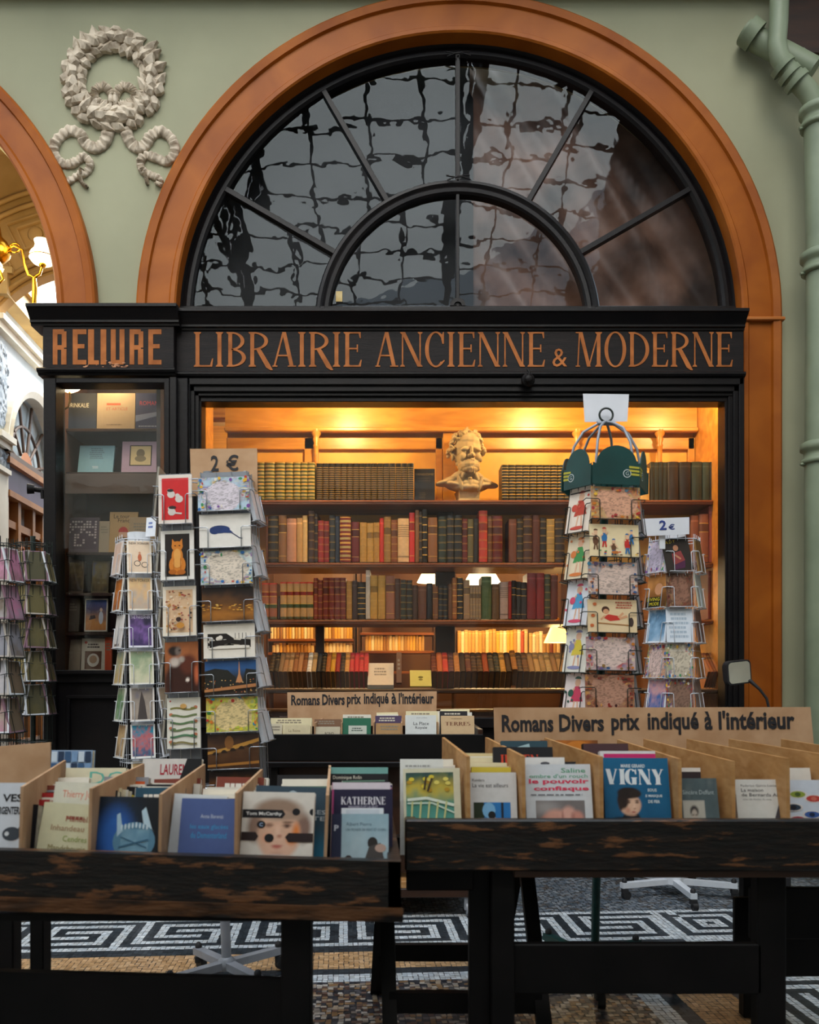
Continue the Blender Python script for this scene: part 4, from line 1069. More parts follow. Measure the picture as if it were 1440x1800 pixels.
row3b = [(1045, 1066, 200, '#5c3c22', 'plain', 'brown'), (1066, 1090, 166, '#8a5426', 'rules', 'orange-brown'), (1091, 1122, 165, '#231d1b', 'rules', 'dark spotted'), (1125, 1158, 178, '#8e7256', 'label', 'grey-tan')] + [(1159 + i * 14.8, 1173 + i * 14.8, 206, '#8a7358', 'bands', 'slim grey-tan') for i in range(4)] + \
        [(1219, 1273, 160, '#4a5a3c', 'plain', 'wide sage green'), (1274, 1313, 200, '#5c4630', 'plain', 'brown'), (1316, 1360, 190, '#a08a80', 'title', 'pale mauve'), (1361, 1378, 185, '#8a2a20', 'plain', 'thin red'), (1379, 1400, 205, '#1d1a18', 'label', 'black')]
row(row3b, f7, 1088, 'on third shelf, right of upright', 'old bindings on the third shelf')
row3c = [(98, 118, 150, '#211a18', 'label', 'black'), (118, 138, 155, '#1d1715', 'label', 'black'), (138, 164, 158, '#251b18', 'label', 'black'), (165, 205, 118, '#6d1d1c', 'plain', 'wide red cloth'), (206, 241, 118, '#76201e', 'plain', 'wide red cloth'), (242, 268, 123, '#3a3a22', 'bands', 'olive-black'), (268, 300, 128, '#5a2a1c', 'plain', 'red-brown')]
row(row3c, f8, 1088, 'on third shelf, left of green rack', 'old bindings on the third shelf')
for i in range(4):
    p = f8(955 + i * 15, 970 + i * 15, 108 + i * 2); put_spine(p[0], p[1], p[2], 1088, YBK, ['#6a2a20', '#7a2e24', '#6e2820', '#5a241c'][i], 'plain', f'brick red book, {ORD[i + 1]} from the left, third shelf behind white rack', 'brick red books at the right of the third shelf', rs)

# ---------------------------------------------------------------- books laid spine up in the sloping display
def spine_up(px0, px1, ytop, Y, col, style, label, group, zoff=0, roll=0):
    x0 = P(px0, 0, Y).x; x1 = P(px1, 0, Y).x; w = (x1 - x0) * .95
    h = .17; d = .115; th = R(52)
    # local: spine facing -Y, height along z.  Lean back so the spine faces up and forward
    o = spine_book(w, h, d, col, style, rs, page='#6b4a2c').build('book', M['leather'], recalc=False)
    zfoot = zt + .002 + d * math.cos(R(90) - th) * 1.0
    o.matrix_world = Mx(((x0 + x1) / 2, Y, zfoot + zoff)) @ Mx((0, 0, 0), -th, 0, 0) @ Mx((0, 0, 0), 0, roll, 0)
    return tag(o, label, 'book', group)
r4 = ['#2f231a', '#1f1813', '#7c6040', '#99704a', '#a8845c', '#8d5c3c', '#a2744e', '#7c4a2c', '#d5d0c4', '#a88a60', '#262a2e', '#1c1c1c', '#9a5a2e', '#b98828', '#8a2018', '#2b2122', '#c48d4a', '#b53036', '#b22c34', '#b83238', '#ba343a']
w4 = ['dark brown', 'black-brown', 'tan', 'tan', 'pale tan', 'brown', 'light brown', 'brown', 'white', 'buff', 'slate', 'black banded', 'orange-brown', 'mustard', 'red', 'dark', 'amber', 'crimson', 'crimson', 'crimson', 'crimson']
n = len(r4)
for i in range(n):
    a = 96 + (622 - 96) * i / n; p = f7(a, a + (622 - 96) / n, 0)
    spine_up(p[0], p[1], 0, 4.60, r4[i], ['bands', 'label', 'plain', 'bands'][i % 4], f'{w4[i]} book, {ORD[i + 1]} from the left in the left spine-up row', 'books laid spine up, left of the papers')
r4b = ['#5a2520', '#a85a32', '#b53a30', '#503038', '#a87040', '#30241e', '#5a3026', '#3a2620', '#4a342a', '#8a4028', '#3c3630', '#2a3030', '#b0803e', '#3a2c24', '#8a5a2c', '#3a2a1e', '#5c3c24', '#8c6a40', '#a08050', '#8c7048', '#a58858', '#7c5c38', '#94744a', '#8a6a40', '#6a4a2c', '#7e5a34']
w4b = ['wine', 'rust', 'scarlet', 'plum', 'tan', 'dark', 'red-brown', 'dark brown', 'umber', 'brick', 'charcoal', 'slate', 'ochre', 'umber', 'thick tan', 'dark', 'brown', 'buff', 'pale buff', 'buff', 'straw', 'brown', 'tan', 'tan', 'brown', 'brown']
xs = [955 + i * 30.5 for i in range(27)]
for i in range(26):
    p = f7(xs[i], xs[i + 1], 0)
    if p[1] > 1008: break
    spine_up(p[0], p[1], 0, 4.60, r4b[i], ['bands', 'plain', 'label', 'bands'][i % 4], f'{w4b[i]} book, {ORD[i + 1]} from the left in the right spine-up row', 'books laid spine up, right of the papers', zoff=.012 if i == 14 else 0)
for i in range(5):
    p = f8(955 + i * 14, 969 + i * 14, 0); spine_up(p[0], p[1], 0, 4.60, ['#a06a4a', '#8a5030', '#6a3a24', '#94603c', '#7a4a2c'][i], 'label', f'brown book, {ORD[i + 1]} from the left, spine up behind white rack', 'books laid spine up at the far right')
def flat_paper(px0, px1, y0, y1, Y, col, label, name='paper_stack', lean=50, t=.03, cat='papers', art=None):
    x0 = P(px0, 0, Y).x; x1 = P(px1, 0, Y).x; w = x1 - x0; h = (P(0, y0, Y).z - P(0, y1, Y).z) / math.cos(R(lean))
    o = card_mesh(w, h, t, art or (lambda a: a.lines(.2, .4, .8, .8, 3, '#8a8478', 2)), col).build(name, M['print'], recalc=False)
    o.matrix_world = Mx(((x0 + x1) / 2, Y, P(0, y1, Y).z), R(90 - lean)); return tag(o, label, cat)
flat_paper(646, 692, 1165, 1204, 4.56, '#cfc7b4', 'pile of white printed sheets between the two spine-up book rows')
def bk(a): a.E(.5, .55, .12, .07, '#6a6428'); a.E(.5, .4, .1, .06, '#7a7434')
flat_paper(721, 759, 1178, 1206, 4.53, '#c3bf6a', 'yellow-green booklet lying in the sloping window display', 'booklet', art=bk, t=.008, cat='booklet')
flat_paper(697, 706, 1146, 1200, 4.57, '#6a4a34', 'single brown book standing alone between papers and yellow booklet', 'book', lean=30, t=.02, cat='book')
# things on the low counter below the slope
mb = MB(); c = P(905, 1224, 4.48); mb.box((c.x - .1, 4.46, c.z - .012), (c.x - .03, 4.6, c.z), .002, C('#b07a3a')); 
# ---------------------------------------------------------------- plaster bust
def build_bust():
    Y = 4.80; zb = SH[880]; s = F / Y; c = Vector((P(822, 0, Y).x, Y, zb)); 
    def px(x, y, dy=0.0): return Vector(((x - 822) / s, dy, (878.5 - y) / s))
    root = thing('bust', 'pale plaster bust of a bearded man on the top shelf', 'bust', c)
    root.rotation_euler = (0, 0, R(10))
    mb = MB()
    def e(x, y, dy, rx, ry, rz, n=14, m=10, rot=0):
        p = px(x, y, dy); k = 1 / s
        mb.ell((0, 0, 0), (rx * k, ry * k, rz * k), n, m, M=Mx(p, 0, rot, 0))
    # skull, face, jaw
    e(820, 785, .0, 25, 30, 30); e(821, 800, -.03, 21, 20, 30); e(821, 772, -.018, 22, 24, 17)
    e(810, 789, -.088, 8, 5, 4, rot=-.2); e(832, 789, -.088, 8, 5, 4, rot=.2)           # brow
    e(821, 792, -.098, 3, 5, 9); e(821, 800, -.110, 4, 6, 4); e(817, 801, -.1, 3, 4, 3); e(825, 801, -.1, 3, 4, 3)   # nose
    e(808, 802, -.078, 7, 6, 8); e(834, 802, -.078, 7, 6, 8)      # cheeks
    e(810.5, 794.5, -.082, 4, 3, 2.6); e(831.5, 794.5, -.082, 4, 3, 2.6)
    for k in range(7): e(811 + k * 3.4, 808 + abs(k - 3) * 1.1, -.098 + abs(k - 3) * .005, 3, 5, 3)   # moustache
    r = random.Random(5)
    e(821, 815, -.045, 19, 22, 13); e(821, 822, -.06, 14, 16, 8)
    for k in range(70):                                          # beard tufts
        a = r.uniform(-1, 1); y = r.uniform(808, 828); x = 821 + a * (20 - max(0, y - 818) * .7)
        e(x, y, -.098 + abs(a) ** 2 * .075 + r.uniform(-.004, .004), r.uniform(1.6, 3), r.uniform(3, 5), r.uniform(2.4, 4.4), 8, 6, rot=r.uniform(-.5, .5))
    for k in range(80):                                          # wavy hair
        a = r.uniform(-.3, math.pi + .3); rr = 28.5 + r.uniform(-2.5, 2.5); dy = r.uniform(-.045, .07)
        x = 820 + rr * math.cos(a); y = 782 - rr * 1.08 * math.sin(a)
        e(x, y, dy, r.uniform(3.5, 6), r.uniform(4, 7), r.uniform(2.5, 4.5), 8, 6, rot=r.uniform(-1, 1))
    for k in range(40):
        x = 820 + r.uniform(-21, 21); y = 762 - 6 * math.cos((x - 820) / 16) + r.uniform(-3, 5) + abs(x - 820) * .25
        e(x, y, -.05 + r.uniform(-.012, .02), r.uniform(3.5, 6), r.uniform(4, 6), r.uniform(2.2, 3.6), 8, 6, rot=r.uniform(-1.1, 1.1))
    e(795, 797, .0, 3, 5, 7); e(846, 797, 0, 3, 5, 7)            # ears
    e(821, 828, -.0, 17, 17, 20)                                 # neck
    # shoulders and chest
    e(821, 846, .0, 40, 24, 12); e(821, 852, -.02, 30, 20, 9)
    for sg in (-1, 1):
        e(821 + sg * 18, 832, .0, 17, 18, 9, rot=sg * .62); e(821 + sg * 30, 839, .0, 20, 17, 8, rot=sg * .36); e(821 + sg * 40, 843, .0, 17, 15, 5.5, rot=sg * .16); e(821 + sg * 46, 844, .0, 10, 12, 4, rot=sg * .1)
        e(821 + sg * 24, 848, -.01, 20, 20, 6, rot=-sg * .2)
    e(810, 833, -.05, 4, 6, 14, rot=.45); e(833, 833, -.05, 4, 6, 14, rot=-.45)     # collar
    e(804, 846, -.062, 4, 5, 15, rot=-.25); e(840, 846, -.062, 4, 5, 15, rot=.25)  # lapels
    e(821, 838, -.07, 4, 4, 3); e(821, 846, -.072, 3, 3, 9)
    o = mb.build('figure', M['bust'], root)
    md = o.modifiers.new('remesh', 'REMESH'); md.mode = 'VOXEL'; md.voxel_size = .0027; md.use_smooth_shade = True
    sm = o.modifiers.new('smooth', 'SMOOTH'); sm.factor = .5; sm.iterations = 2
    q = MB(); k = 1 / s
    poly = [(-20, 0), (20, 0), (20, 3), (17.5, 5), (17, 9), (18, 14), (20.5, 20), (-20.5, 20), (-18, 14), (-17, 9), (-17.5, 5), (-20, 3)]
    lv = [(21, 0), (21, 2.5), (18.5, 4.5), (17.5, 8), (18, 14), (20, 21)]
    v = []; fs = []
    for (w, z) in lv:
        for a, b in ((-1, -1), (1, -1), (1, 1), (-1, 1)): v.append((a * w * k, b * w * .8 * k, z * k))
    for i in range(len(lv) - 1):
        for j in range(4): fs.append((i * 4 + j, i * 4 + (j + 1) % 4, (i + 1) * 4 + (j + 1) % 4, (i + 1) * 4 + j))
    fs += [(3, 2, 1, 0), tuple(range(len(v) - 4, len(v)))]
    q.add(v, fs); q.build('pedestal', M['bust'], root)
build_bust()

# ---------------------------------------------------------------- lamps of the room behind
def table_lamp(px, ytop, ybot, wt, wb, Y, label, mat):
    c = P(px, ybot, Y); k = Y / F; root = thing('pendant_lamp', label, 'lamp', (c.x, c.y, c.z))
    mb = MB(); h = (ybot - ytop) * k; mb.lathe([(wb * k, 0), (wb * k * .98, .004), (wt * k, h)], 24); mb.build('lamp_shade', M[mat], root)
    mb = MB(); mb.tube([(0, 0, h - .01), (0, 0, 2.622 - c.z)], .004, 6); mb.lathe([(.02, h), (.02, h + .03), (.005, h + .04)], 12); mb.build('cord', M['brass'], root)
    return root
table_lamp(848, 998, 1034, 17, 38, 6.2, 'lit white lampshade seen through the gap on the third shelf', 'shade_lamp')
table_lamp(757, 990, 1024, 6, 24, 6.0, 'lit white lamp shade half hidden by the dark upright', 'shade_lamp')
table_lamp(980, 1096, 1130, 9, 24, 5.6, 'small amber lit lamp glowing beside the green rack', 'shade_amber')
lamp('reading_lamp_light', P(848, 1040, 6.2), 14, WARM2, .06)
lamp('reading_lamp_light', P(980, 1128, 5.55), 6, WARM, .05)
lamp('back_room_light', (-.5, 6.3, 2.2), 55, WARM2, .12)
lamp('back_room_light', (1.2, 6.3, 2.3), 40, WARM2, .12)
# small window spotlights on the soffit, and their light
for px, lab, e in ((600, 'small lit spotlight under the window soffit above the left shelves', 17), (965, 'small lit spotlight under the window soffit left of the white paper', 18), (1230, 'small lit spotlight at the top right corner of the window', 9)):
    c = P(px, 704 if px < 1200 else 712, 4.6); root = thing('spotlight', lab, 'lamp', (c.x, 4.45, 2.60))
    mb = MB(); mb.lathe([(.03, 0), (.03, .02)], 16); mb.build('housing', M['brass'], root)
    mb = MB(); mb.lathe([(.022, -.012), (.024, -.002), (.024, .0)], 16); mb.build('bulb', M['spot'], root)
    lamp('spot_light', (c.x, 4.47, 2.53), e, (1, .70, .30), .03)
mb = MB(); c = P(545, 707, 4.45); mb.box((c.x - .035, 4.44, c.z - .01), (c.x + .035, 4.5, c.z + .008), .003); tag(mb.build('light_fitting', M['cream'], loc=c), 'small cream light fitting at the window top above the olive books', 'lamp')

# ---------------------------------------------------------------- bookcases of the far room
YFR = 6.7
def far_case(x0, x1, levels, label, seed):
    root = thing('far_bookcase', label, 'bookcase', ((P(x0, 0, YFR).x + P(x1, 0, YFR).x) / 2, YFR, 0))
    a, b = P(x0, 0, YFR).x, P(x1, 0, YFR).x
    for yy in levels:
        z = P(0, yy, YFR).z; mb = MB(inv(root)); mb.box((a, YFR, z - .02), (b, YFR + .28, z), .002); mb.build('shelf', M['shelf'], root)
    for x in (a, b):
        mb = MB(inv(root)); mb.box((x - .008, YFR, 0), (x + .008, YFR + .28, 2.2), .002); mb.build('upright', M['darkwood'], root)
far_case(470, 623, (1123, 1147, 1180), 'far bookcase of cream books seen through the left of the window', 1)
far_case(632, 764, (1112, 1144, 1180), 'far bookcase seen through the gap above the papers', 2)
far_case(800, 1000, (1148, 1190), 'far bookcase of pale paperbacks seen right of the upright', 3)
rf = random.Random(8)
CRM = ['#d8b878', '#c9a25e', '#e0c48c', '#b98d4c', '#cfae72', '#a87a3c', '#e6d2a2', '#c28f46', '#9a6a34', '#d6a040']
def far_row(x0, x1, base, top, where, n, group, cols=CRM):
    e = [x0 + (x1 - x0) * i / n for i in range(n + 1)]
    for i in range(n):
        put_spine(e[i] + .2, e[i + 1], top + rf.uniform(-3, 3), base, YFR + .02, rf.choice(cols), 'plain', f'pale book, {ORD[i + 1]} from the left {where}', group, rf, .14)
far_row(475, 550, 1122.5, 1098, 'on the upper far shelf, far left', 14, 'far books upper left')
far_row(566, 620, 1122.5, 1098, 'on the upper far shelf left of the gap', 10, 'far books upper left')
far_row(478, 552, 1146.5, 1132, 'on the lower far shelf, far left', 12, 'far books lower left')
far_row(566, 620, 1146.5, 1132, 'on the lower far shelf left of the gap', 9, 'far books lower left')
far_row(642, 746, 1143.5, 1116, 'on the far shelf above the loose papers', 20, 'far books above the papers')
far_row(804, 928, 1147.5, 1108, 'on the far shelf right of the upright', 20, 'far books right of the upright', CRM + ['#b04a28'])
far_row(930, 985, 1147.5, 1112, 'on the far shelf near the amber lamp', 9, 'far books near the amber lamp', CRM + ['#7a3a24'])

# ---------------------------------------------------------------- narrow display window at the left
YN = 4.50
nc = thing('display_case', 'dark narrow display case of books behind the left window', 'display case', (P(192, 0, YN).x, YN, 0))
xa, xb = P(92, 0, YN).x, P(294, 0, YN).x
mb = MB(inv(nc)); mb.box((xa, 4.78, .9), (xb, 4.80, 2.6)); mb.build('back_panel', M['darkwood'], nc)
mb = MB(inv(nc)); mb.box((xb - .0, YN - .2, .9), (xb + .02, 4.8, 2.6)); mb.build('side_panel', M['darkwood'], nc)
for yy in (756, 832, 972, 1043, 1112, 1183):
    z = P(0, yy, YN).z; mb = MB(inv(nc)); mb.box((xa, YN - .03, z - .016), (xb, 4.78, z), .002); mb.build('shelf', M['darkwood'], nc)
z0, z1 = P(0, 868, YN - .08).z, P(0, 833, YN - .08).z
mb = MB(); mb.box((P(97, 0, YN - .08).x, YN - .085, z0), (P(288, 0, YN - .08).x, YN - .08, z1), .001); tag(mb.build('cover_board', pmat('brown_board', C('#6d5a4c'), C('#5f4e42'), 3), loc=(xa + .2, YN - .08, z0)), 'plain brown board strip across the narrow display window', 'board')
def facing(px0, px1, yt, yb, col, label, art=None, lean=8, t=.015, Y=YN, name='book', cat='book'):
    x0, x1 = P(px0, 0, Y).x, P(px1, 0, Y).x; zb = P(0, yb, Y).z; h = (P(0, yt, Y).z - zb) / math.cos(R(lean))
    return put_card(Mx(((x0 + x1) / 2, Y, zb), R(90 - lean)), x1 - x0, h, art or (lambda a: a.lines(.15, .6, .85, .85, 3, '#8a7f6a', 1)), label, t, col, cat=cat, name=name, mat='print')
def a1(a): a.T('BURINKALIE', .18, .6, .8, .72, '#c8c4b0'); a.lines(.4, .14, .62, .26, 3, '#a8b0bc', 2); a.G(lambda u, v: ramp(v + .15 * vn(u * 3, v * 3, 2), [(0, '#2c3d58'), (.5, '#24304a'), (1, '#1a1d24')]), 8, 8, 0, 0, 1, .5)
facing(102, 169, 690, 754, '#1c1f26', 'dark blue book, left of three on the top of the narrow display', a1, 3)
def a2(a): a.Rc(.25, .66, .62, .72, '#b0553a'); a.T('ET ARTICLE', .25, .52, .8, .6, '#a85a44'); a.lines(.2, .1, .8, .14, 1, '#7a6c5c', 2)
facing(170, 237, 690, 754, '#a8977f', 'beige book between two blue ones at the top of the narrow display', a2, 3)
def a3(a): a.T('ROMANE', .15, .66, .95, .78, '#b03a4a'); a.Pn([(0, .2), (1, .4), (1, .5), (0, .38)], '#6c7aa0'); a.lines(.1, .05, .9, .1, 1, '#9aa4c0', 4)
facing(238, 285, 690, 754, '#27305c', 'royal blue book with red title, right of three at the display top', a3, 3)
def a4(a): a.lines(.3, .5, .75, .92, 6, '#6a8a98', 5); a.lines(.4, .15, .6, .25, 2, '#d8e4e8', 3)
facing(136, 198, 780, 831, '#86b4c2', 'light blue book propped on the second display shelf', a4, 14)
def a5(a): a.Rc(.22, .22, .85, .88, '#2a2218'); a.Rc(.25, .25, .82, .85, '#d8c08a'); a.E(.53, .62, .12, .14, '#7a6a4a'); a.E(.53, .45, .16, .1, '#8a7a58')
facing(213, 275, 774, 831, '#b59aac', 'lilac book with a framed portrait on the second display shelf', a5, 8)
def a6(a):
    a.Rc(.04, .1, .96, .95, '#4a3a44')
    r = random.Random(1)
    for j in range(10):
        for i in range(12):
            if r.random() < .75 - .05 * j: a.mb.flat([a.p(.06 + i * .075, .85 - j * .075), a.p(.06 + i * .075 + .055, .85 - j * .075), a.p(.06 + i * .075 + .055, .85 - j * .075 + .05), a.p(.06 + i * .075, .85 - j * .075 + .05)], a.z + .0002, C('#b8a8a4'))
facing(105, 172, 908, 971, '#55454c', 'dark purple book dotted with pale squares in the narrow display', a6)
facing(173, 191, 915, 971, '#a8977c', 'thin cream booklet beside the purple dotted book', None, 6)
def a7(a): a.T('Le tour', .15, .84, .7, .94, '#2a1a14'); a.T('France', .3, .74, .8, .84, '#2a1a14'); a.E(.5, .42, .16, .14, '#d8a888'); a.E(.5, .5, .17, .13, '#b8322a', 14, 0, 180); a.E(.5, .24, .26, .14, '#7c5a30'); a.Pn([(.6, .02), (1, .2), (1, .3), (.6, .1)], '#2a2018')
facing(190, 240, 898, 971, '#b8945e', 'tan book with a red-capped head on the cover', a7)
facing(226, 274, 908, 971, '#a98f6a', 'plain beige book at the right of the third display shelf', None, 5, Y=YN - .025)
def ph(st, seed, sc=3): return lambda a: a.G(pic([(i / (len(st) - 1), c) for i, c in enumerate(st)], seed, sc, .3), 14, 18, .06, .05, .94, .95)
for (x0, x1, yt, yb, col, lab, art) in ((112, 146, 985, 1042, '#5a4c3a', 'dark illustrated book, left on the fourth display shelf', ph(['#1f1c18', '#4a3c28', '#a08a5a'], 2)), (160, 190, 985, 1042, '#54492f', 'dim olive book with castle picture on the fourth display shelf', ph(['#2a2418', '#6a5a2c', '#3a4a6a'], 6)),
        (106, 138, 1050, 1110, '#5d5446', 'grey-brown book, left on the fifth display shelf', None)):
    facing(x0, x1, yt, yb, col, lab, art)
def a8(a): a.Rc(.05, .04, .95, .96, '#2f4f86'); a.G(pic([(0, '#b8743a'), (.35, '#c88a4a'), (.6, '#5a4a5a'), (1, '#2f5290')], 4, 3, .8), 12, 16, .05, .04, .95, .9); a.E(.72, .42, .1, .2, '#c8ccd4'); a.E(.72, .66, .06, .06, '#d8b8a0'); a.Pn([(.2, .35), (.5, .4), (.45, .5), (.25, .48)], '#3a2a2a')
facing(148, 188, 1052, 1110, '#c8c0b0', 'framed blue desert picture with a white figure', a8, 5, name='book')
facing(108, 140, 1124, 1181, '#a59480', 'worn pale book leaning at the display bottom', ph(['#9a8a74', '#b5a48a'], 3), 10)
def a9(a): a.E(.18, .88, .06, .04, '#b8402e'); a.lines(.2, .7, .85, .86, 2, '#4a4038', 2); a.Rc(.15, .08, .85, .62, '#6a4a34'); a.E(.5, .35, .25, .2, '#d8d0c0'); a.E(.5, .37, .16, .12, '#b09070')
facing(142, 184, 1122, 1181, '#d8cdb8', 'cream book with a white bowl picture at the display bottom', a9, 6)
facing(184, 196, 1120, 1181, '#c8502a', 'orange book edge at the display bottom beside the rack', None, 2)
c = P(122, 684, 4.31); root = thing('sconce_reflection', 'reflection of a brass sconce with lit bowl, modelled inside the narrow window', 'lamp', (c.x, 4.31, c.z - .1))  # lamp reflected in the glass, built as a solid glowing sconce
mb = MB(); mb.lathe([(.0, .085), (.02, .086), (.045, .1), (.06, .115), (.058, .117), (.04, .103)], 20); mb.build('glass_bowl', M['shade_hot'], root)
mb = MB(); mb.tube([(0, 0, .09), (.004, 0, .05), (-.005, 0, .01), (-.03, 0, -.005), (-.05, 0, 0)], .005, 8); mb.ell((-.045, 0, -.002), (.014, .014, .014)); mb.build('arm', M['brass'], root)
lamp('sconce_reflection_light', (c.x, 4.36, c.z + .06), 1.0, WARM2, .03)  # added light for the modelled lamp reflection
lamp('display_light', (P(190, 0, 4.4).x, 4.4, 2.56), 2.2, WARM2, .05)
# ================================================================== WREATH, PIPES, CHANDELIER
def build_wreath():
    s = F / YW; c = P(200, 143, YW); k = 1 / s
    root = thing('plaster_wreath', 'cream plaster laurel wreath with ribbons on the green wall between the arches', 'wreath', P(200, 330, YW - .01))
    def wp(x, y, d): q = P(x, y, YW); return Vector((q.x, YW - d, q.z))
    r = random.Random(6); mb = MB(inv(root))
    mb.tube([wp(200 + 71 * math.cos(R(a)), 143 + 71 * math.sin(R(a)), .012) for a in range(0, 360, 8)], 9 * k, 10, closed=True)
    for i in range(26):
        a = 2 * math.pi * i / 26 + r.uniform(-.04, .04)
        for j, rr in enumerate((57, 70, 83)):
            aa = a + (j % 2) * math.pi / 26; p = wp(200 + rr * math.cos(aa), 143 + rr * math.sin(aa), .020 + (.018 if j == 1 else 0) + r.uniform(-.004, .004))
            tang = -aa + math.pi / 2 * (1 if math.cos(a) < 0 else -1) + (j - 1) * .6 + r.uniform(-.35, .35)
            L = r.uniform(15, 20) * k; W = r.uniform(8, 11) * k; hgt = .016
            Ml = Mx(p, r.uniform(-.35, .35), tang, r.uniform(-.35, .35))
            lv = [(-L * .75, 0, 0), (-L * .35, -hgt * .9, -W * .8), (L * .15, -hgt * .7, -W), (L * .55, -hgt * .4, -W * .45), (L, 0, 0), (L * .55, -hgt * .4, W * .45), (L * .15, -hgt * .7, W), (-L * .35, -hgt * .9, W * .8), (-L * .3, -hgt * 1.5, 0), (L * .4, -hgt * 1.1, 0)]
            lv = [(x, y + .012 * (abs(z) / W) ** 2, z) for x, y, z in lv]
            fs_ = [(0, 1, 8), (1, 2, 8), (2, 9, 8), (2, 3, 9), (3, 4, 9), (4, 5, 9), (5, 6, 9), (6, 8, 9), (6, 7, 8), (7, 0, 8)]
            mb.add(lv + [(x, .02, z) for x, y, z in lv[:8]], fs_ + [(q2, (q2 + 1) % 8, 10 + (q2 + 1) % 8, 10 + q2) for q2 in range(8)], M=Ml)
        if i % 3 == 0:
            p = wp(200 + 70 * math.cos(a + .03), 143 + 70 * math.sin(a + .03), .042); mb.ell(p, (4 * k, .010, 4 * k), 8, 5)
    mb.build('ring', M['plaster'], root)
    def ribbon(name, pts, w0, w1):
        # pleated ribbon lying on the wall
        P2 = [wp(x, y, 0) for x, y in pts]; n = 110; q = []
        for i in range(n + 1):
            t = i / n * (len(P2) - 1); j = min(int(t), len(P2) - 2); f = t - j
            p0, p1, p2, p3 = P2[max(j - 1, 0)], P2[j], P2[j + 1], P2[min(j + 2, len(P2) - 1)]
            q.append(.5 * ((2 * p1) + (p2 - p0) * f + (2 * p0 - 5 * p1 + 4 * p2 - p3) * f * f + (3 * p1 - p0 - 3 * p2 + p3) * f ** 3))
        m = MB(inv(root)); path = []
        for i in range(n + 1):
            t = (q[min(i + 1, n)] - q[max(i - 1, 0)]).normalized(); nn = Vector((-t.z, 0, t.x)); w = (w0 + (w1 - w0) * i / n) * k
            lift = .014 + .009 * math.sin(i * 1.9) + .012 * math.sin(i * .3) ** 2
            path.append((q[i], nn * w, Vector((0, -lift, 0))))
        m.sweep(path, [(-.5, -.3), (-.5, .7), (-.3, 1.0), (.3, 1.0), (.5, .7), (.5, -.3)], True, smooth=True)
        m.build(name, M['plaster'], root)
    ribbon('ribbon_tail', [(193, 226), (186, 250), (168, 262), (150, 252), (143, 238), (124, 232), (104, 245), (96, 266), (106, 286), (126, 290), (140, 282), (150, 278), (160, 290), (152, 305), (135, 312), (119, 322)], 21, 11)
    ribbon('ribbon_tail', [(146, 300), (142, 312), (146, 324), (155, 331)], 9, 5)
    ribbon('ribbon_tail', [(221, 226), (229, 250), (244, 262), (258, 254), (267, 240), (284, 233), (303, 247), (308, 268), (296, 285), (276, 280), (258, 275), (248, 286), (252, 302), (268, 310), (282, 318), (278, 328)], 21, 11)
    ribbon('ribbon_tail', [(252, 300), (258, 314), (260, 326)], 9, 5)
    ribbon('ribbon_bow', [(200, 188), (196, 166), (184, 154), (170, 160), (168, 174), (178, 184), (196, 190)], 14, 14)
    ribbon('ribbon_bow', [(200, 188), (206, 166), (218, 154), (234, 160), (238, 174), (226, 184), (204, 190)], 14, 14)
    m = MB(inv(root)); m.ell(wp(197, 178, .016), (5 * k, .016, 13 * k), 10, 8); m.ell(wp(205, 178, .016), (5 * k, .016, 13 * k), 10, 8); m.ell(wp(201, 212, .03), (12 * k, .02, 9 * k), 12, 8)
    for s2 in (-1, 1): m.ell((0, 0, 0), (16 * k, .016, 7 * k), 10, 6, M=Mx(wp(201 + s2 * 16, 203, .03), 0, s2 * .5, 0))
    m.build('knot', M['plaster'], root)
build_wreath()

def pipes():
    Y = 4.16
    root = thing('drainpipe', 'pale green cast iron drainpipe down the right edge of the wall', 'drainpipe', (P(1437, 0, Y).x, Y, 0))
    I = inv(root); q = lambda x, y, dy=0: P(x, y, Y) + Vector((0, dy, 0)); k = Y / F
    mb = MB(I); mb.tube([q(1439, 215), q(1443, 450), q(1440, 900), q(1440, 1518)], 24 * k, 20); mb.build('pipe', M['pipe'], root)
    for y in (205, 460, 795):
        mb = MB(I); x = 1439 if y < 300 else 1441
        mb.lathe([(24 * k, -.06), (30 * k, -.055), (30 * k, -.035), (26 * k, -.03), (26 * k, .0), (32 * k, .01), (32 * k, .04), (26 * k, .05)], 20, Mx(q(x, y)))
        mb.tube([q(x - 26, y + 20), q(x - 34, y + 22)], .008, 8); mb.build('collar', M['pipe'], root)
    root2 = thing('drainpipe', 'green elbow pipe coming down from the cornice into the drainpipe top', 'drainpipe', P(1370, 5, Y))
    I = inv(root2)
    mb = MB(I); pts = [q(1372, -60), q(1369, 40), q(1366, 78), q(1371, 102), q(1384, 122), q(1402, 141), q(1420, 160), q(1434, 182), q(1438, 205)]
    mb.tube(pts, [16 * k] * 5 + [17 * k] * 4, 18); mb.build('pipe', M['pipe'], root2)
    mb = MB(I)
    for (x, y, r0) in ((1376, 117, 21), (1388, 131, 20), (1400, 143, 22)):
        d = Vector((13, 0, -15)).normalized(); p = q(x, y); mb.tube([p - d * .014, p + d * .014], r0 * k, 16)
    mb.build('joint', M['pipe'], root2)
    root3 = thing('drainpipe', 'thick green side pipe slanting behind the elbow at top right corner', 'drainpipe', P(1330, 10, Y + .1))
    I = inv(root3); mb = MB(I); mb.tube([q(1326, 22, .12), q(1350, 42, .11), q(1400, 78, .08), q(1440, 110, .05)], 20 * k, 16); mb.build('pipe', M['pipe'], root3)
    d = Vector((37, 0, -30)).normalized()
    for (x, y, rr) in ((1336, 32, 25), (1418, 92, 27)):
        mb = MB(I); mb.tube([q(x, y, .1) - d * .03, q(x, y, .1) + d * .03], rr * k, 16); mb.build('joint', M['pipe'], root3)
pipes()

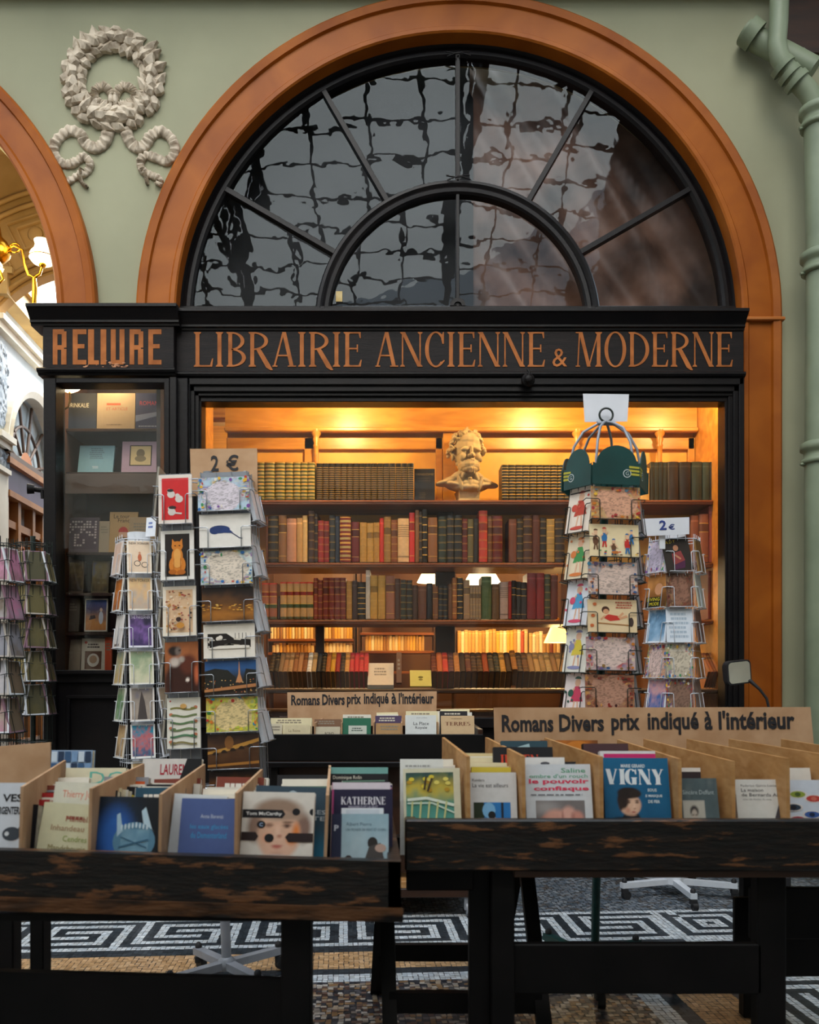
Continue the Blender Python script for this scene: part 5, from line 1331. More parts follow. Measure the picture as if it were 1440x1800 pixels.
def chandelier():
    Y = 4.95; k = Y / F
    root = thing('chandelier', 'brass chandelier with lit white glass shades inside the left arch', 'lamp', P(-10, 300, Y)); I = inv(root)
    q = lambda x, y, d=0: P(x, y, Y) + Vector((0, d, 0))
    mb = MB(I); mb.tube([q(-10, 250), q(-10, 420)], .008, 8); mb.lathe([(.0, -.09), (.03, -.08), (.07, -.04), (.085, 0), (.06, .05), (.03, .08), (.02, .14)], 20, Mx(q(-6, 440))); mb.build('body', M['brass'], root)
    def armshade(bx, by, pts, sc, d):
        m = MB(I); m.tube([q(*p, d) for p in pts], .008, 8); m.lathe([(.012, -.02), (.022, -.01), (.014, .01)], 12, Mx(q(bx, by, d))); m.build('arm', M['brass'], root)
        m = MB(I); m.lathe([(.016, 0), (.058, .006), (.078, .03), (.074, .055), (.07, .066), (.05, .09), (.043, .115), (.05, .14)], 24, Mx(q(bx, by, d)) @ Matrix.Scale(sc, 4)); m.build('glass_shade', M['shade_hot'], root)
        m = MB(I); m.lathe([(.078, .034), (.0815, .037), (.078, .04)], 24, Mx(q(bx, by, d)) @ Matrix.Scale(sc, 4)); m.build('shade_rim', M['brass'], root)
    armshade(75, 464, [(10, 440), (25, 432), (40, 440), (43, 465), (50, 484), (60, 489), (70, 482), (75, 466)], .95, 0)
    armshade(-2, 494, [(-10, 450), (6, 470), (20, 505), (10, 515), (-2, 506)], .85, -.1)
    mb = MB(I); mb.tube([q(60, 489), q(61, 508), q(60, 530), q(58, 560)], [.012, .016, .014, .018], 10); mb.build('finial', M['brass'], root); mb = MB(I); mb.tube([q(26, 436 + 8 * math.sin(a)) + Vector((.03 * math.cos(a), 0, 0)) for a in [i * .5 for i in range(13)]], .006, 6); mb.build('scroll', M['brass'], root)
    lamp('chandelier_light', q(60, 440, -.15), 5, WARM2, .08)
    lamp('chandelier_light', q(-10, 470, -.2), 7, WARM2, .08)
    lamp('passage_fill_light', (-2.2, 6.2, 3.9), 130, (1, .95, .88), .3)  # unseen fill added to brighten the passage
chandelier()

# wing mirror of a parked scooter
Y = 3.7; c = P(1300, 1182, Y); k = Y / F
root = thing('wing_mirror', 'black wing mirror on a bent stem at the right of the window, reflecting amber', 'mirror', P(1352, 1240, Y)); I = inv(root)
def rr(w, h, r, n=6):
    o = []
    for cx, cy, a0 in ((w - r, h - r, 0), (-w + r, h - r, 90), (-w + r, -h + r, 180), (w - r, -h + r, 270)):
        for i in range(n + 1): o.append((cx + r * math.cos(R(a0 + 90 * i / n)), cy + r * math.sin(R(a0 + 90 * i / n))))
    return o
Mm = Mx(c, R(92), R(-6), R(14))
mb = MB(I @ Mm); mb.prism(rr(24 * k, 21 * k, 8 * k), -.03, 0); mb.prism(rr(21 * k, 18 * k, 7 * k), -.045, -.03); mb.build('housing', M['rubber'], root)
mb = MB(I @ Mm); mb.prism(rr(21.5 * k, 18.5 * k, 7 * k), 0, .0015); mb.build('mirror_glass', M['mirror'], root)
mb = MB(I); q = lambda x, y, d=0: P(x, y, Y) + Vector((0, d, 0))
mb.tube([q(1306, 1196, .03), q(1322, 1197, .015), q(1336, 1212, .0), q(1348, 1228), q(1353, 1250), q(1356, 1330)], [.008, .009, .006, .0055, .0055, .0055], 8); mb.build('stem', M['rubber'], root)
mb = MB(I); mb.tube([q(1356, 1325), q(1340, 1336), q(1250, 1350)], .011, 10); mb.tube([q(1356, 1325), q(1358, 1420), q(1352, 1540, -.05)], .02, 10); mb.box(q(1330, 1560, -.1), q(1374, 1530, .1), .01)
mb.build('handlebar', M['rubber'], root)
# ================================================================== POSTCARD RACKS
RKB = 14                                            # card lean in degrees
class Rack:
    def __init__(s, label, px, Y, tilt, wire, zlo, zhi, faces, base_r, arms, pole_r=.014, arm0=0.0, name='postcard_rack', polemat=None, basemat=None, yaw=0.0, panel=None):
        s.x = (px - CX) * Y / F; s.Y = Y
        s.root = thing(name, label, 'rack', (s.x, Y, 0)); s.root.rotation_euler = (0, R(tilt), 0)
        s.Mw = Mx((s.x, Y, 0), 0, R(tilt), 0); s.wire = wire; s.faces = faces; s.zlo = zlo; s.zhi = zhi
        pm = polemat or wire
        mb = MB(); mb.tube([(0, 0, .055), (0, 0, zhi + .02)], pole_r, 12); mb.build('pole', pm, s.root)
        bm = basemat or pm
        for i in range(arms):
            a = arm0 + 2 * math.pi * i / arms; u = Vector((math.cos(a), math.sin(a), 0)); w = Vector((-u.y, u.x, 0))
            m = MB(); p0, p1 = u * .01 + Vector((0, 0, .066)), u * base_r + Vector((0, 0, .064))
            m.hexa([p0 - w * .016 + Vector((0, 0, -.012)), p1 - w * .014 + Vector((0, 0, -.012)), p1 - w * .014 + Vector((0, 0, .012)), p0 - w * .016 + Vector((0, 0, .012)), p0 + w * .016 + Vector((0, 0, -.012)), p1 + w * .014 + Vector((0, 0, -.012)), p1 + w * .014 + Vector((0, 0, .012)), p0 + w * .016 + Vector((0, 0, .012))])
            ao = m.build('base_arm', bm, s.root)
            e = u * (base_r - .015)
            m = MB(); m.tube([e + Vector((0, 0, .07)), e + Vector((0, 0, .04))], .006, 8); m.lathe([(.011, .074), (.012, .086), (.006, .094)], 10, Mx(e))
            m.tube([e + w * -.011 + Vector((.008, 0, .020)), e + w * .011 + Vector((.008, 0, .020))], .0195, 14, mat=0)
            m.box(e + Vector((-.012, -.014, .026)), e + Vector((.016, .014, .05)), .003)
            m.build('caster', M['rubber'], ao)
        m = MB(); m.lathe([(.026, .05), (.03, .054), (.03, .076), (.018, .09)], 16); m.build('hub', bm, s.root)
        for fi, f in enumerate(faces): s.face(f, panel)
        pts = []                                      # wire hoops tying the columns together
        for f in faces:
            n, t = s.nt(f)
            for sg in (-1, 1): pts.append(n * (f['r'] - .02) + t * sg * f['cw'] * .42 + t * f.get('off', 0))
        for z in (zlo + .02, (zlo + zhi) / 2, zhi - .02):
            m = MB(); m.tube([p + Vector((0, 0, z)) for p in pts], .0022, 5, closed=True, smooth=False)
            for f in faces:
                n, t = s.nt(f); m.tube([Vector((0, 0, z)), n * (f['r'] - .02) + t * f.get('off', 0) + Vector((0, 0, z))], .002, 5)
            m.build('wire_hoop', wire, s.root)
    def nt(s, f):
        a = R(f['phi']); return Vector((math.sin(a), -math.cos(a), 0)), Vector((math.cos(a), math.sin(a), 0))
    def face(s, f, panel):
        n, t = s.nt(f); off = t * f.get('off', 0)
        m = MB()
        for sg in (-.42, -.14, .14, .42):
            b = n * (f['r'] - .022) + t * sg * f['cw'] + off; m.tube([b + Vector((0, 0, s.zlo)), b + Vector((0, 0, s.zhi))], .0016, 5)
        m.build('column_wires', s.wire, s.root)
        if panel:
            m = MB(Mx(tuple(n * (f['r'] - .028) + off), R(90), 0, R(f['phi']))); m.box((-f['cw'] * .44, s.zlo, -.002), (f['cw'] * .44, s.zhi, 0)); m.build('back_strip', panel, s.root)
        f['M'] = []
        for i in range(f['n']):
            z = f['z0'] - i * f['dz']                    # foot of card i
            Mc = Mx(tuple(n * f['r'] + off + Vector((0, 0, z))), 0, 0, R(f['phi'])) @ Mx((0, 0, 0), R(90 - RKB * f.get('lean', .6)))
            f['M'].append(s.Mw @ Mc)
            cw, ch = f['cw'], f['ch']; g = .006; hh = ch * .56
            p = MB(Mc); r = .0017
            def tb(pts): p.tube(pts, r, 5)
            xx = cw * .30
            tb([(-cw * .46, -.002, -.024), (-cw * .46, -.002, g), (cw * .46, -.002, g), (cw * .46, -.002, -.024)])
            for sg in (-1, 1):
                tb([(sg * xx, -.002, -.024), (sg * xx, -.002, g), (sg * xx, hh, g), (sg * (xx + .005), hh + .004, g), (sg * (cw * .56), hh + .004, g), (sg * (cw * .58), hh + .004, -.02)])
            p.build('pocket', s.wire, s.root)
    def put(s, fi, i, art, label, body='#efeadf', t=.006, dx=0, roll=0, sc=1.0, group=None):
        f = s.faces[fi]
        return put_card(f['M'][i] @ Mx((dx, 0, -.001)) @ Mx((0, 0, 0), 0, 0, roll), f['cw'] * .93 * sc, f['ch'] * sc, art, label, t, body, group)

# ---- artwork
def A_red(a):
    a.Rc(.1, .08, .9, .93, '#d01f24'); 
    for (x, y) in ((.38, .6), (.62, .5), (.4, .24)): a.E(x, y, .12, .075, '#d8cfc8', 10); a.E(x - .05, y + .07, .07, .045, '#d8cfc8', 8)
    a.E(.36, .68, .1, .03, '#2a1c1c', 8); a.E(.42, .33, .12, .035, '#2a1c1c', 8); a.L([(.45, .22), (.7, .2)], .005, '#d8cfc8')
def A_cat(a):
    a.Rc(.13, .07, .87, .93, '#201512'); o, d, y = '#d9822b', '#b9651c', '#eaa653'
    a.E(.5, .3, .25, .2, o); a.E(.5, .48, .17, .17, o); a.E(.5, .68, .17, .1, o)
    a.Pn([(.34, .7), (.35, .83), (.45, .75)], o); a.Pn([(.66, .7), (.65, .83), (.55, .75)], o)
    a.E(.5, .5, .11, .13, y); a.E(.5, .34, .13, .1, y); a.E(.36, .16, .12, .05, d); a.E(.62, .15, .13, .05, d); a.E(.44, .69, .025, .012, '#4a2a14', 8); a.E(.57, .69, .025, .012, '#4a2a14', 8)
    a.L([(.4, .42), (.4, .2)], .002, d); a.L([(.6, .42), (.6, .2)], .002, d)
def A_bluecat(a):
    a.E(.4, .54, .2, .12, '#20376e'); a.E(.3, .5, .1, .1, '#20376e'); a.Pn([(.5, .64), (.66, .44), (.6, .42), (.4, .44)], '#223b76'); a.L([(.62, .44), (.72, .34), (.78, .27), (.84, .25)], .0028, '#20305c'); a.L([(.25, .6), (.5, .6)], .001, '#3a558c')
def A_dots(a):
    a.Rc(.1, .07, .9, .93, '#e2bd97'); r = random.Random(3)
    for i in range(70): a.E(.14 + .72 * r.random(), .1 + .8 * r.random(), r.uniform(.015, .05), r.uniform(.008, .025), r.choice(['#8a4a34', '#3a2620', '#c58a3c', '#b5634a', '#efd9bc', '#a83a3a']), 7)
    a.E(.55, .2, .12, .06, '#c98a3a', 10); a.E(.5, .32, .08, .05, '#3a2620', 10)
def A_monkey(a):
    a.G(blend(lambda u, v: ramp(v, [(0, '#5a2c1c'), (.6, '#a05c34'), (1, '#b0683a')]), [(.55, .2, .62, .5, '#3a1a12', .2), (.7, .55, .3, .24, '#5e2a1a', .4), (.95, .35, .1, .25, '#c4643e', .6), (.3, .6, .2, .12, '#c8bab0', .5), (.5, .65, .12, .08, '#b0a298', .5), (.28, .82, .22, .12, '#2a1d1a', .35), (.4, .82, .12, .12, '#7a6c66', .5), (.45, .83, .04, .03, '#1c1413', .5), (.68, .24, .07, .05, '#e4d4c8', .4)], .14, 7), 28, 36)
def A_dachs(a):
    a.Rc(.08, .92, .12, .95, '#c23b2e')
    for i, y in enumerate((.78, .64, .5, .37, .24, .1)):
        c = ['#8a8448', '#6f7f52', '#5f7f54', '#6f8458', '#4f7f5a', '#8a7f52'][i]
        pts = [(.1 + .8 * t, y + .02 * math.sin(t * 7 + i)) for t in [j / 8 for j in range(9)]]
        a.L(pts, .006, c); a.E(.12 if i % 2 else .86, y + .03, .06, .03, '#c87a5a', 10); a.E(.2 if i % 2 else .78, y + .01, .08, .022, c, 10)
    a.E(.5, .83, .1, .05, '#d8a860', 10)
def A_night(seed, tower=False):
    def f(a):
        if tower:
            a.G(pic([(0, '#3a2a20'), (.35, '#2a2420'), (.55, '#2a3a50'), (.75, '#2f5f9a'), (1, '#244a80')], seed, 3, .9), 26, 18)
            a.Pn([(0, .25), (0, .7), (.2, .78), (.45, .72), (.6, .5), (.6, .25)], '#23221e'); a.Pn([(.72, .25), (.8, .75), (1, .7), (1, .25)], '#201f1c')
            a.Pn([(.6, .35), (.655, .6), (.665, .97), (.675, .97), (.69, .6), (.74, .35)], '#c98a5a'); r = random.Random(seed)
            for i in range(40): a.E(r.random(), r.uniform(.05, .45), .012, .015, r.choice(['#e0a050', '#c8643a', '#f0d090']), 6)
            a.Pn([(0, .08), (1, .2), (1, .3), (0, .16)], '#b5794a')
        else:
            a.G(pic([(0, '#2a1a10'), (.3, '#a86a24'), (.5, '#6a421c'), (.75, '#2a1c18'), (1, '#1c1514')], seed, 4, .75), 26, 18); r = random.Random(seed)
            for i in range(36): a.E(r.random(), r.uniform(.3, .5), .03, .014, r.choice(['#e0a040', '#c8842a', '#f0c060']), 7)
    return f
def A_bridge(a):
    a.G(pic([(0, '#241812'), (.3, '#4a2c18'), (.5, '#5a3a20'), (.8, '#3a241c'), (1, '#2c1c18')], 12, 4, .7), 24, 18); a.Pn([(0, .5), (.4, .62), (1, .86), (1, .76), (.45, .52), (0, .42)], '#c08a3c'); a.E(.42, .75, .09, .2, '#8a5a2c', 10); a.Pn([(0, .05), (1, .12), (1, .2), (0, .12)], '#a87030')
    for i in range(5): a.E(.15 + i * .17, .4 + i * .05, .06, .09, '#2a1a12', 10, 0, 180)
def A_ink(a):
    a.Rc(.08, .3, .92, .72, '#1d1614'); r = random.Random(4)
    for i in range(16): a.E(.12 + .6 * r.random(), .36 + .33 * r.random(), r.uniform(.03, .08), r.uniform(.03, .08), '#ece4d8', 9)
    a.Pn([(.45, .72), (.6, .56), (.92, .52), (.92, .73)], '#ece4d8'); a.Rc(.1, .27, .9, .36, '#ece4d8'); a.Pn([(.12, .3), (.5, .42), (.9, .34), (.9, .48), (.5, .54), (.12, .5)], '#1d1614')
    for i in range(4): a.Rc(.62 + i * .07, .56, .63 + i * .07, .72, '#1d1614')
def A_scene(st, seed, frame=True, title=None, tc='#4a3a30', sc=4, vert=.5, extra=None):
    def f(a):
        m = .07 if frame else 0
        a.G(pic([(i / (len(st) - 1), c) for i, c in enumerate(st)], seed, sc, vert), 16, 22, m, .05 if frame else 0, 1 - m, .97 if frame else 1)
        if title: a.T(title, .1, .86, .9, .95, tc)
        if extra: extra(a)
    return f
def A_map(**k): return lambda a: mapart(a, **k)
def A_fig(**k): return lambda a: figures(a, **k)

# ---- tall silver rack
HZ = lambda y, Y: EYE + (CY - y) * Y / F
Ys = 2.75
faces = [dict(phi=0, r=.10, off=-.086, cw=.112, ch=.158, z0=HZ(918, 2.65), dz=.1745, n=5, lean=.5),
         dict(phi=0, r=.10, off=.066, cw=.172, ch=.107, z0=HZ(898, 2.65), dz=.1145, n=9, lean=.5),
         dict(phi=84, r=.170, off=-.0, cw=.115, ch=.158, z0=HZ(918, 2.7), dz=.1745, n=5, lean=.8),
         dict(phi=-86, r=.168, off=.0, cw=.115, ch=.158, z0=HZ(905, 2.7), dz=.1745, n=5, lean=.5)]
sv = Rack('tall silver postcard rack with a 2 € cardboard sign on top', 400, Ys, -2.2, M['chrome'], HZ(1390, Ys), HZ(840, Ys), faces, .21, 4, .016, R(40), polemat=M['grey'], basemat=M['grey'], panel=M['grey'])
for i, (art, lab, bd) in enumerate([(A_red, 'red postcard with white cats, top of portrait column on silver rack', '#e8dcd2'), (A_cat, 'postcard of an orange seated cat on black on the silver rack', '#eee9e2'), (A_dots, 'cream postcard of many tiny figures below the orange cat', '#efe3d2'),
        (A_monkey, 'brown animal photograph postcard above the long dogs card', '#7a4a5a'), (A_dachs, 'white postcard with six rows of long thin animals on silver rack', '#eae6da')]):
    sv.put(0, i, art, lab, bd)
PALM = ('#c23b2e', '#2f6fb0', '#e0b23a', '#3f8f5a', '#b85a9a', '#e8e0d0')
for i, (art, lab, bd) in enumerate([(A_map(land='#dcd2dc', sea='#b8cfe0', seed=1), 'white and blue illustrated map postcard at top of landscape column', '#e8e4ea'), (A_bluecat, 'white postcard with a sleeping dark blue cat, silver rack', '#ece7e0'),
        (A_map(land='#e4d6c6', sea='#c9dbe0', seed=2), 'cream map postcard with red flower border below the blue cat', '#e8e0d6'), (A_night(5), 'night city skyline postcard in gold and brown, silver rack', '#2a1c14'), (A_ink, 'white postcard with a black ink drawing, silver rack', '#ece4d8'),
        (A_night(9, True), 'blue dusk postcard with a lit tower over rooftops', '#cfd6e0'), (A_map(land='#e8cf94', sea='#d8cf5a', seed=3, palette=('#c23b2e', '#3f8f3a', '#e0d23a', '#2f8fb0', '#e07a2a', '#c8d050')), 'yellow map postcard with flowers near the rack bottom', '#e0d48a'),
        (A_bridge, 'brown sepia night bridge postcard, lowest visible in landscape column', '#3a241a'), (A_night(15), 'dark gold postcard in the bottom pocket, silver rack', '#2c1c14')]):
    sv.put(1, i, art, lab, bd)
for i in range(5):
    sv.put(2, i, (lambda a: a.Rc(.02, .02, .98, .98, '#dfe3ea')), f'pale card seen edge-on, {ORD[i + 1]} down on the silver rack right side', '#dfe4ee', .012)
    sv.put(3, i, A_scene([('#6a6258'), ('#9a9080'), ('#b5aa98')], 30 + i), f'dim postcard on the silver rack left side, {ORD[i + 1]} from top', '#a8a296', .006)
# cardboard price sign on top
def sign_card(name, label, corners, Y, Y2, t, m, texts, cat='sign'):
    pts = [P(x, y, Y if i < 2 else Y2) for i, (x, y) in enumerate(corners)]    # bl br tr tl
    c = (pts[0] + pts[1]) / 2; mb = MB()
    mb.hexa([p - c for p in pts] + [p - c + Vector((0, t, 0)) for p in pts]); o = mb.build(name, m); o.location = c; tag(o, label, cat)
    ux = (pts[1] - pts[0]); w = ux.length; ux.normalize(); uy = (pts[3] - pts[0]); h = uy.length; uy = (uy - ux * uy.dot(ux)).normalized(); uz = ux.cross(uy)
    Mt = Matrix.Translation(pts[0] - c) @ Matrix((ux, uy, uz)).transposed().to_4x4(); q = MB(Mt)
    for fn in texts: fn(q, w, h)
    q.build('lettering', M['ink'] if name != 'paper_price_sign' else pmat('blue_pen', C('#2a3f8a'), C('#22346e'), 20), o); return o
def tx(s, u0, v0, u1, v1, b): return lambda q, w, h: q.text(s, u0 * w, v0 * h, u1 * w, v1 * h, .0015, bold=b)
sign_card('price_sign', 'brown cardboard sign reading 2 € standing on the silver rack', [(336, 872), (453, 868), (452, 788), (334, 789)], 2.74, 2.76, .004, M['cardboard'], [tx('2', .30, .50, .42, .84, .02), tx('€', .53, .50, .72, .84, .02)])

# ---- white rack left
Yl = 3.86
hexf = lambda ph0, r, cw, ch, z0, dz, n: [dict(phi=ph0 + 60 * k, r=r, cw=cw, ch=ch, z0=z0, dz=dz, n=n, lean=.6) for k in (0, 1, 2)]
def six(ph0, r, cw, ch, z0, dz, n, lean=.6): return [dict(phi=ph0 + 60 * k, r=r, cw=cw, ch=ch, z0=z0, dz=dz, n=n, lean=lean) for k in range(6)]
fw = [dict(phi=-55 + 72 * k, r=.112, cw=.112, ch=.148, z0=HZ(1008, 3.76), dz=.1625, n=7, lean=.6) for k in range(5)]
wl = Rack('white wire postcard rack beside the narrow display window', 257, Yl, -1.2, M['whitewire'], HZ(1345, Yl), HZ(945, Yl), fw, .26, 5, .05, R(20), polemat=M['whitewire'], panel=None)
def tw(a): a.Pn([(.45, .1), (.5, .85), (.55, .1)], '#2a2a30'); a.Rc(.2, .05, .8, .12, '#5a4a40')
L1 = [(A_scene(['#e0d0c4', '#d8b8a4', '#c8a898'], 40), 'pink sketch postcard, top left of the white rack', '#e8dcd4'), (A_scene(['#1c1a18', '#c8742a', '#2a2420'], 41, vert=.2), 'dark postcard with an orange lit tower, white rack', '#dcd8d0'),
      (A_scene(['#d8d4d0', '#e8e4e0'], 42, extra=tw), 'pale postcard with a dark tower silhouette, white rack', '#e8e4e0'), (A_scene(['#c8a060', '#b8a878', '#7aa0a0'], 43), 'beige street postcard at left, fourth down on white rack', '#e4dccc'),
      (A_scene(['#b8c0a8', '#5a8a5a', '#c8c8b0'], 44), 'green garden postcard at left, fifth down on white rack', '#dfe0d8'), (A_scene(['#4a3020', '#c8a878', '#8a5a3a'], 45), 'brown shelf picture postcard, sixth down at left, white rack', '#e0d8cc')]
def cyc(a): a.E(.42, .3, .14, .09, '#4a4440', 12); a.E(.42, .3, .11, .07, '#dfc4a8', 12); a.E(.72, .26, .14, .09, '#4a4440', 12); a.E(.72, .26, .11, .07, '#dfc4a8', 12); a.E(.52, .48, .08, .12, '#b8603c', 8); a.E(.52, .62, .05, .04, '#c89070', 8); a.T('NEW YORKER', .1, .88, .9, .95, '#3a2a24')
def blob(c1, c2): return lambda a: (a.E(.5, .4, .25, .25, c1, 12), a.Pn([(.45, .1), (.3, .7), (.55, .8), (.62, .1)], c2))
L2 = [(A_scene(['#dcc0a4', '#e2ccb2'], 50, extra=cyc), 'beige cyclist postcard at top right of the white rack', '#e8dccc'), (A_scene(['#c8a080', '#b8a898', '#d8b080', '#e0c890'], 51, title='NEW YORKER'), 'sandy crowd postcard, second down on white rack front', '#e4d8c4'),
      (A_scene(['#5a4a8a', '#3a3058', '#7a5a9a', '#2a2440', '#2a2440'], 52, title='THE PARISIANER', tc='#d8d0e8'), 'dark violet postcard with pale title, third down on white rack front', '#d8d4e0'), (A_scene(['#d8d0b8', '#c8c8a8', '#8aa080', '#b8b090'], 53), 'cream park postcard, fourth down on white rack front', '#e0dccc'),
      (A_scene(['#b8a898', '#a09488', '#8a8078', '#6a6a80'], 54, extra=lambda a: a.Pn([(.3, .05), (.4, .6), (.48, .9), (.6, .6), (.7, .05)], '#4a4240')), 'grey postcard with a dark gabled tower on white rack', '#dcd6d0'), (A_scene(['#8a3a5a', '#3a6a8a', '#c86a6a', '#2a8aa8', '#2a9ab8'], 55, sc=9), 'turquoise postcard of a busy crowd near bottom of white rack', '#e8e8e4'),
      (A_scene(['#c8a878', '#b89868'], 56), 'sandy postcard in the lowest pocket of white rack', '#e0d4bc')]
for i, (art, lab, bd) in enumerate(L1): wl.put(0, i, art, lab, bd)
for i, (art, lab, bd) in enumerate(L2): wl.put(1, i, art, lab, bd)
for i in range(6): wl.put(2, i, A_scene(['#8a8478', '#b8b0a0'], 60 + i), f'narrow sliver postcard, {ORD[i + 1]} down at right of white rack', '#dfe2ea')
c = HZ(940, 3.75)
put_card(Mx((P(264, 0, 3.72).x, 3.72, HZ(943, 3.72)), R(84), 0, R(-20)), .05, .085, lambda a: a.lines(.2, .4, .8, .8, 2, '#5a70b0', 2), 'small white price slip on top of the left white rack', .002, '#dfe4ee', name='price_slip', cat='slip')

# ---- dark green rack right of centre
Yg = 2.80
fg = [dict(phi=-57, r=.125, off=0, cw=.11, ch=.150, z0=HZ(937, 2.73), dz=.1490, n=6, lean=.6), dict(phi=3, r=.125, off=.0, cw=.168, ch=.105, z0=HZ(912, 2.675), dz=.1185, n=8, lean=.55),
      dict(phi=63, r=.125, off=.0, cw=.11, ch=.150, z0=HZ(937, 2.73), dz=.1490, n=6, lean=.6), dict(phi=123, r=.125, off=0, cw=.11, ch=.150, z0=HZ(937, 2.73), dz=.1490, n=6), dict(phi=180, r=.125, off=0, cw=.168, ch=.105, z0=HZ(937, 2.73), dz=.1490, n=6), dict(phi=-120, r=.125, off=0, cw=.11, ch=.150, z0=HZ(937, 2.73), dz=.1490, n=6)]
gr = Rack('dark green postcard rack with scalloped panels and wire crown', 1045, Yg, 1.2, M['blackwire'], HZ(1330, Yg), HZ(862, Yg), fg, .27, 5, .014, R(-100), polemat=M['greenpanel'])
LG = ['red dressed doll postcard, top of the narrow column, green rack', 'postcard of figures with a green hat, second in narrow column', 'blue dressed dancer postcard, third in narrow column, green rack', 'white postcard with small yellow flower figure, green rack', 'pink skirt figure postcard, fifth in narrow column, green rack', 'figure postcard in the lowest narrow pocket, green rack']
PG = [('#b8402e', '#c84a3a'), ('#3f8f4a', '#d87a3a'), ('#4a9ac8', '#d84a6a'), ('#d8c040', '#8a8ab0'), ('#c83a5a', '#2a5a4a'), ('#b85a3a', '#4a6a9a')]
def A_doll(c1, c2, bg, seed):
    def f(a):
        a.Rc(0, 0, 1, 1, bg); r = random.Random(seed); a.E(.55, .78, .12, .09, '#e0b090'); a.E(.55, .86, .14, .06, c2, 10, 0, 180); a.Pn([(.45, .7), (.65, .7), (.85, .38), (.3, .36)], c1); a.L([(.5, .38), (.45, .12)], .006, '#e0b090'); a.L([(.62, .38), (.68, .12)], .006, '#e0b090'); a.L([(.45, .66), (.2, .5)], .006, '#e0b090'); a.E(.3, .55, .12, .08, c2); a.E(.5, .1, .3, .04, c2, 10)
        for i in range(5): a.E(r.random(), r.uniform(.3, .95), .05, .03, c2, 7)
    return f
for i in range(6): gr.put(0, i, A_doll(PG[i][0], PG[i][1], ['#ecdccc', '#e8d4b4', '#e4e4ea', '#e8e4d8', '#ecdcd8', '#e4d8c8'][i], i), LG[i], '#efe4d8')
def A_child(a):
    a.Rc(0, 0, 1, 1, '#e6cda4'); a.E(.36, .68, .08, .11, '#4a2a1e'); a.E(.37, .63, .06, .08, '#d8a078'); a.Pn([(.3, .45), (.42, .55), (.62, .5), (.66, .38), (.45, .34)], '#c8382e'); a.L([(.62, .45), (.72, .6)], .007, '#d8a078'); a.L([(.64, .42), (.8, .5)], .007, '#d8a078'); a.L([(.35, .5), (.26, .38)], .006, '#d8a078'); a.E(.88, .32, .05, .14, '#4a3a34'); a.L([(.2, .28), (.85, .22)], .003, '#a8703a'); a.lines(.55, .72, .95, .95, 3, '#b8604a', 3)
    for x, y in ((.08, .2), (.14, .85), (.1, .5)): a.E(x, y, .04, .05, '#c86a3a')
def A_figs(a): figures(a, '#ead6ac', seed=5, n=5); a.E(.5, .12, .08, .05, '#b86a30', 8)
for i, (art, lab, bd) in enumerate([(A_map(land='#d8a284', sea='#c8a070', seed=11, palette=('#b83a2e', '#c8742a', '#8a4a2a', '#e0b23a', '#5a7a8a', '#a83a3a')), 'salmon map postcard at the top of the green rack front', '#d8b08a'), (A_figs, 'cream postcard of playing children, second on green rack front', '#ead6ac'),
        (A_map(land='#d8c0b4', sea='#d0b8b0', seed=12, palette=('#3a5a8a', '#5a4a6a', '#3a7a9a', '#b86a3a', '#e0d0c0', '#4a4a5a')), 'map postcard with blue town border, third on green rack front', '#d8ccc0'), (A_child, 'cream postcard of a child in red lying down, green rack', '#e6cda4'),
        (A_map(land='#dcc4bc', sea='#c8b0b0', seed=13, palette=('#3a5a8a', '#c87a2a', '#6a5a8a', '#b83a3a', '#d8c8b0', '#8a6a3a')), 'pale map postcard with houses, fifth on green rack front', '#d8ccc0'), (A_map(land='#b58872', sea='#a87a60', seed=14, palette=('#8a2a20', '#4a2420', '#b8502a', '#6a4a3a', '#c8904a', '#7a3a34')), 'brown map postcard, sixth on green rack front', '#b08a70'),
        (A_map(land='#d0b8a8', sea='#b8a8a0', seed=16), 'map postcard in the seventh pocket, partly behind the long sign', '#c8b8a8'), (A_map(land='#d0b8a8', sea='#b8a8a0', seed=17), 'map postcard in the lowest pocket, behind the long sign', '#c8b8a8')]):
    gr.put(1, i, art, lab, bd, dx=[.002, .0, -.002, -.001, -.004, -.004, 0, 0][i])
for i in range(6): gr.put(2, i, A_scene(['#8a8490', '#a8a4b0'], 70 + i), f'grey card edge, {ORD[i + 1]} down at the green rack right side', '#b4b8c2', .012)
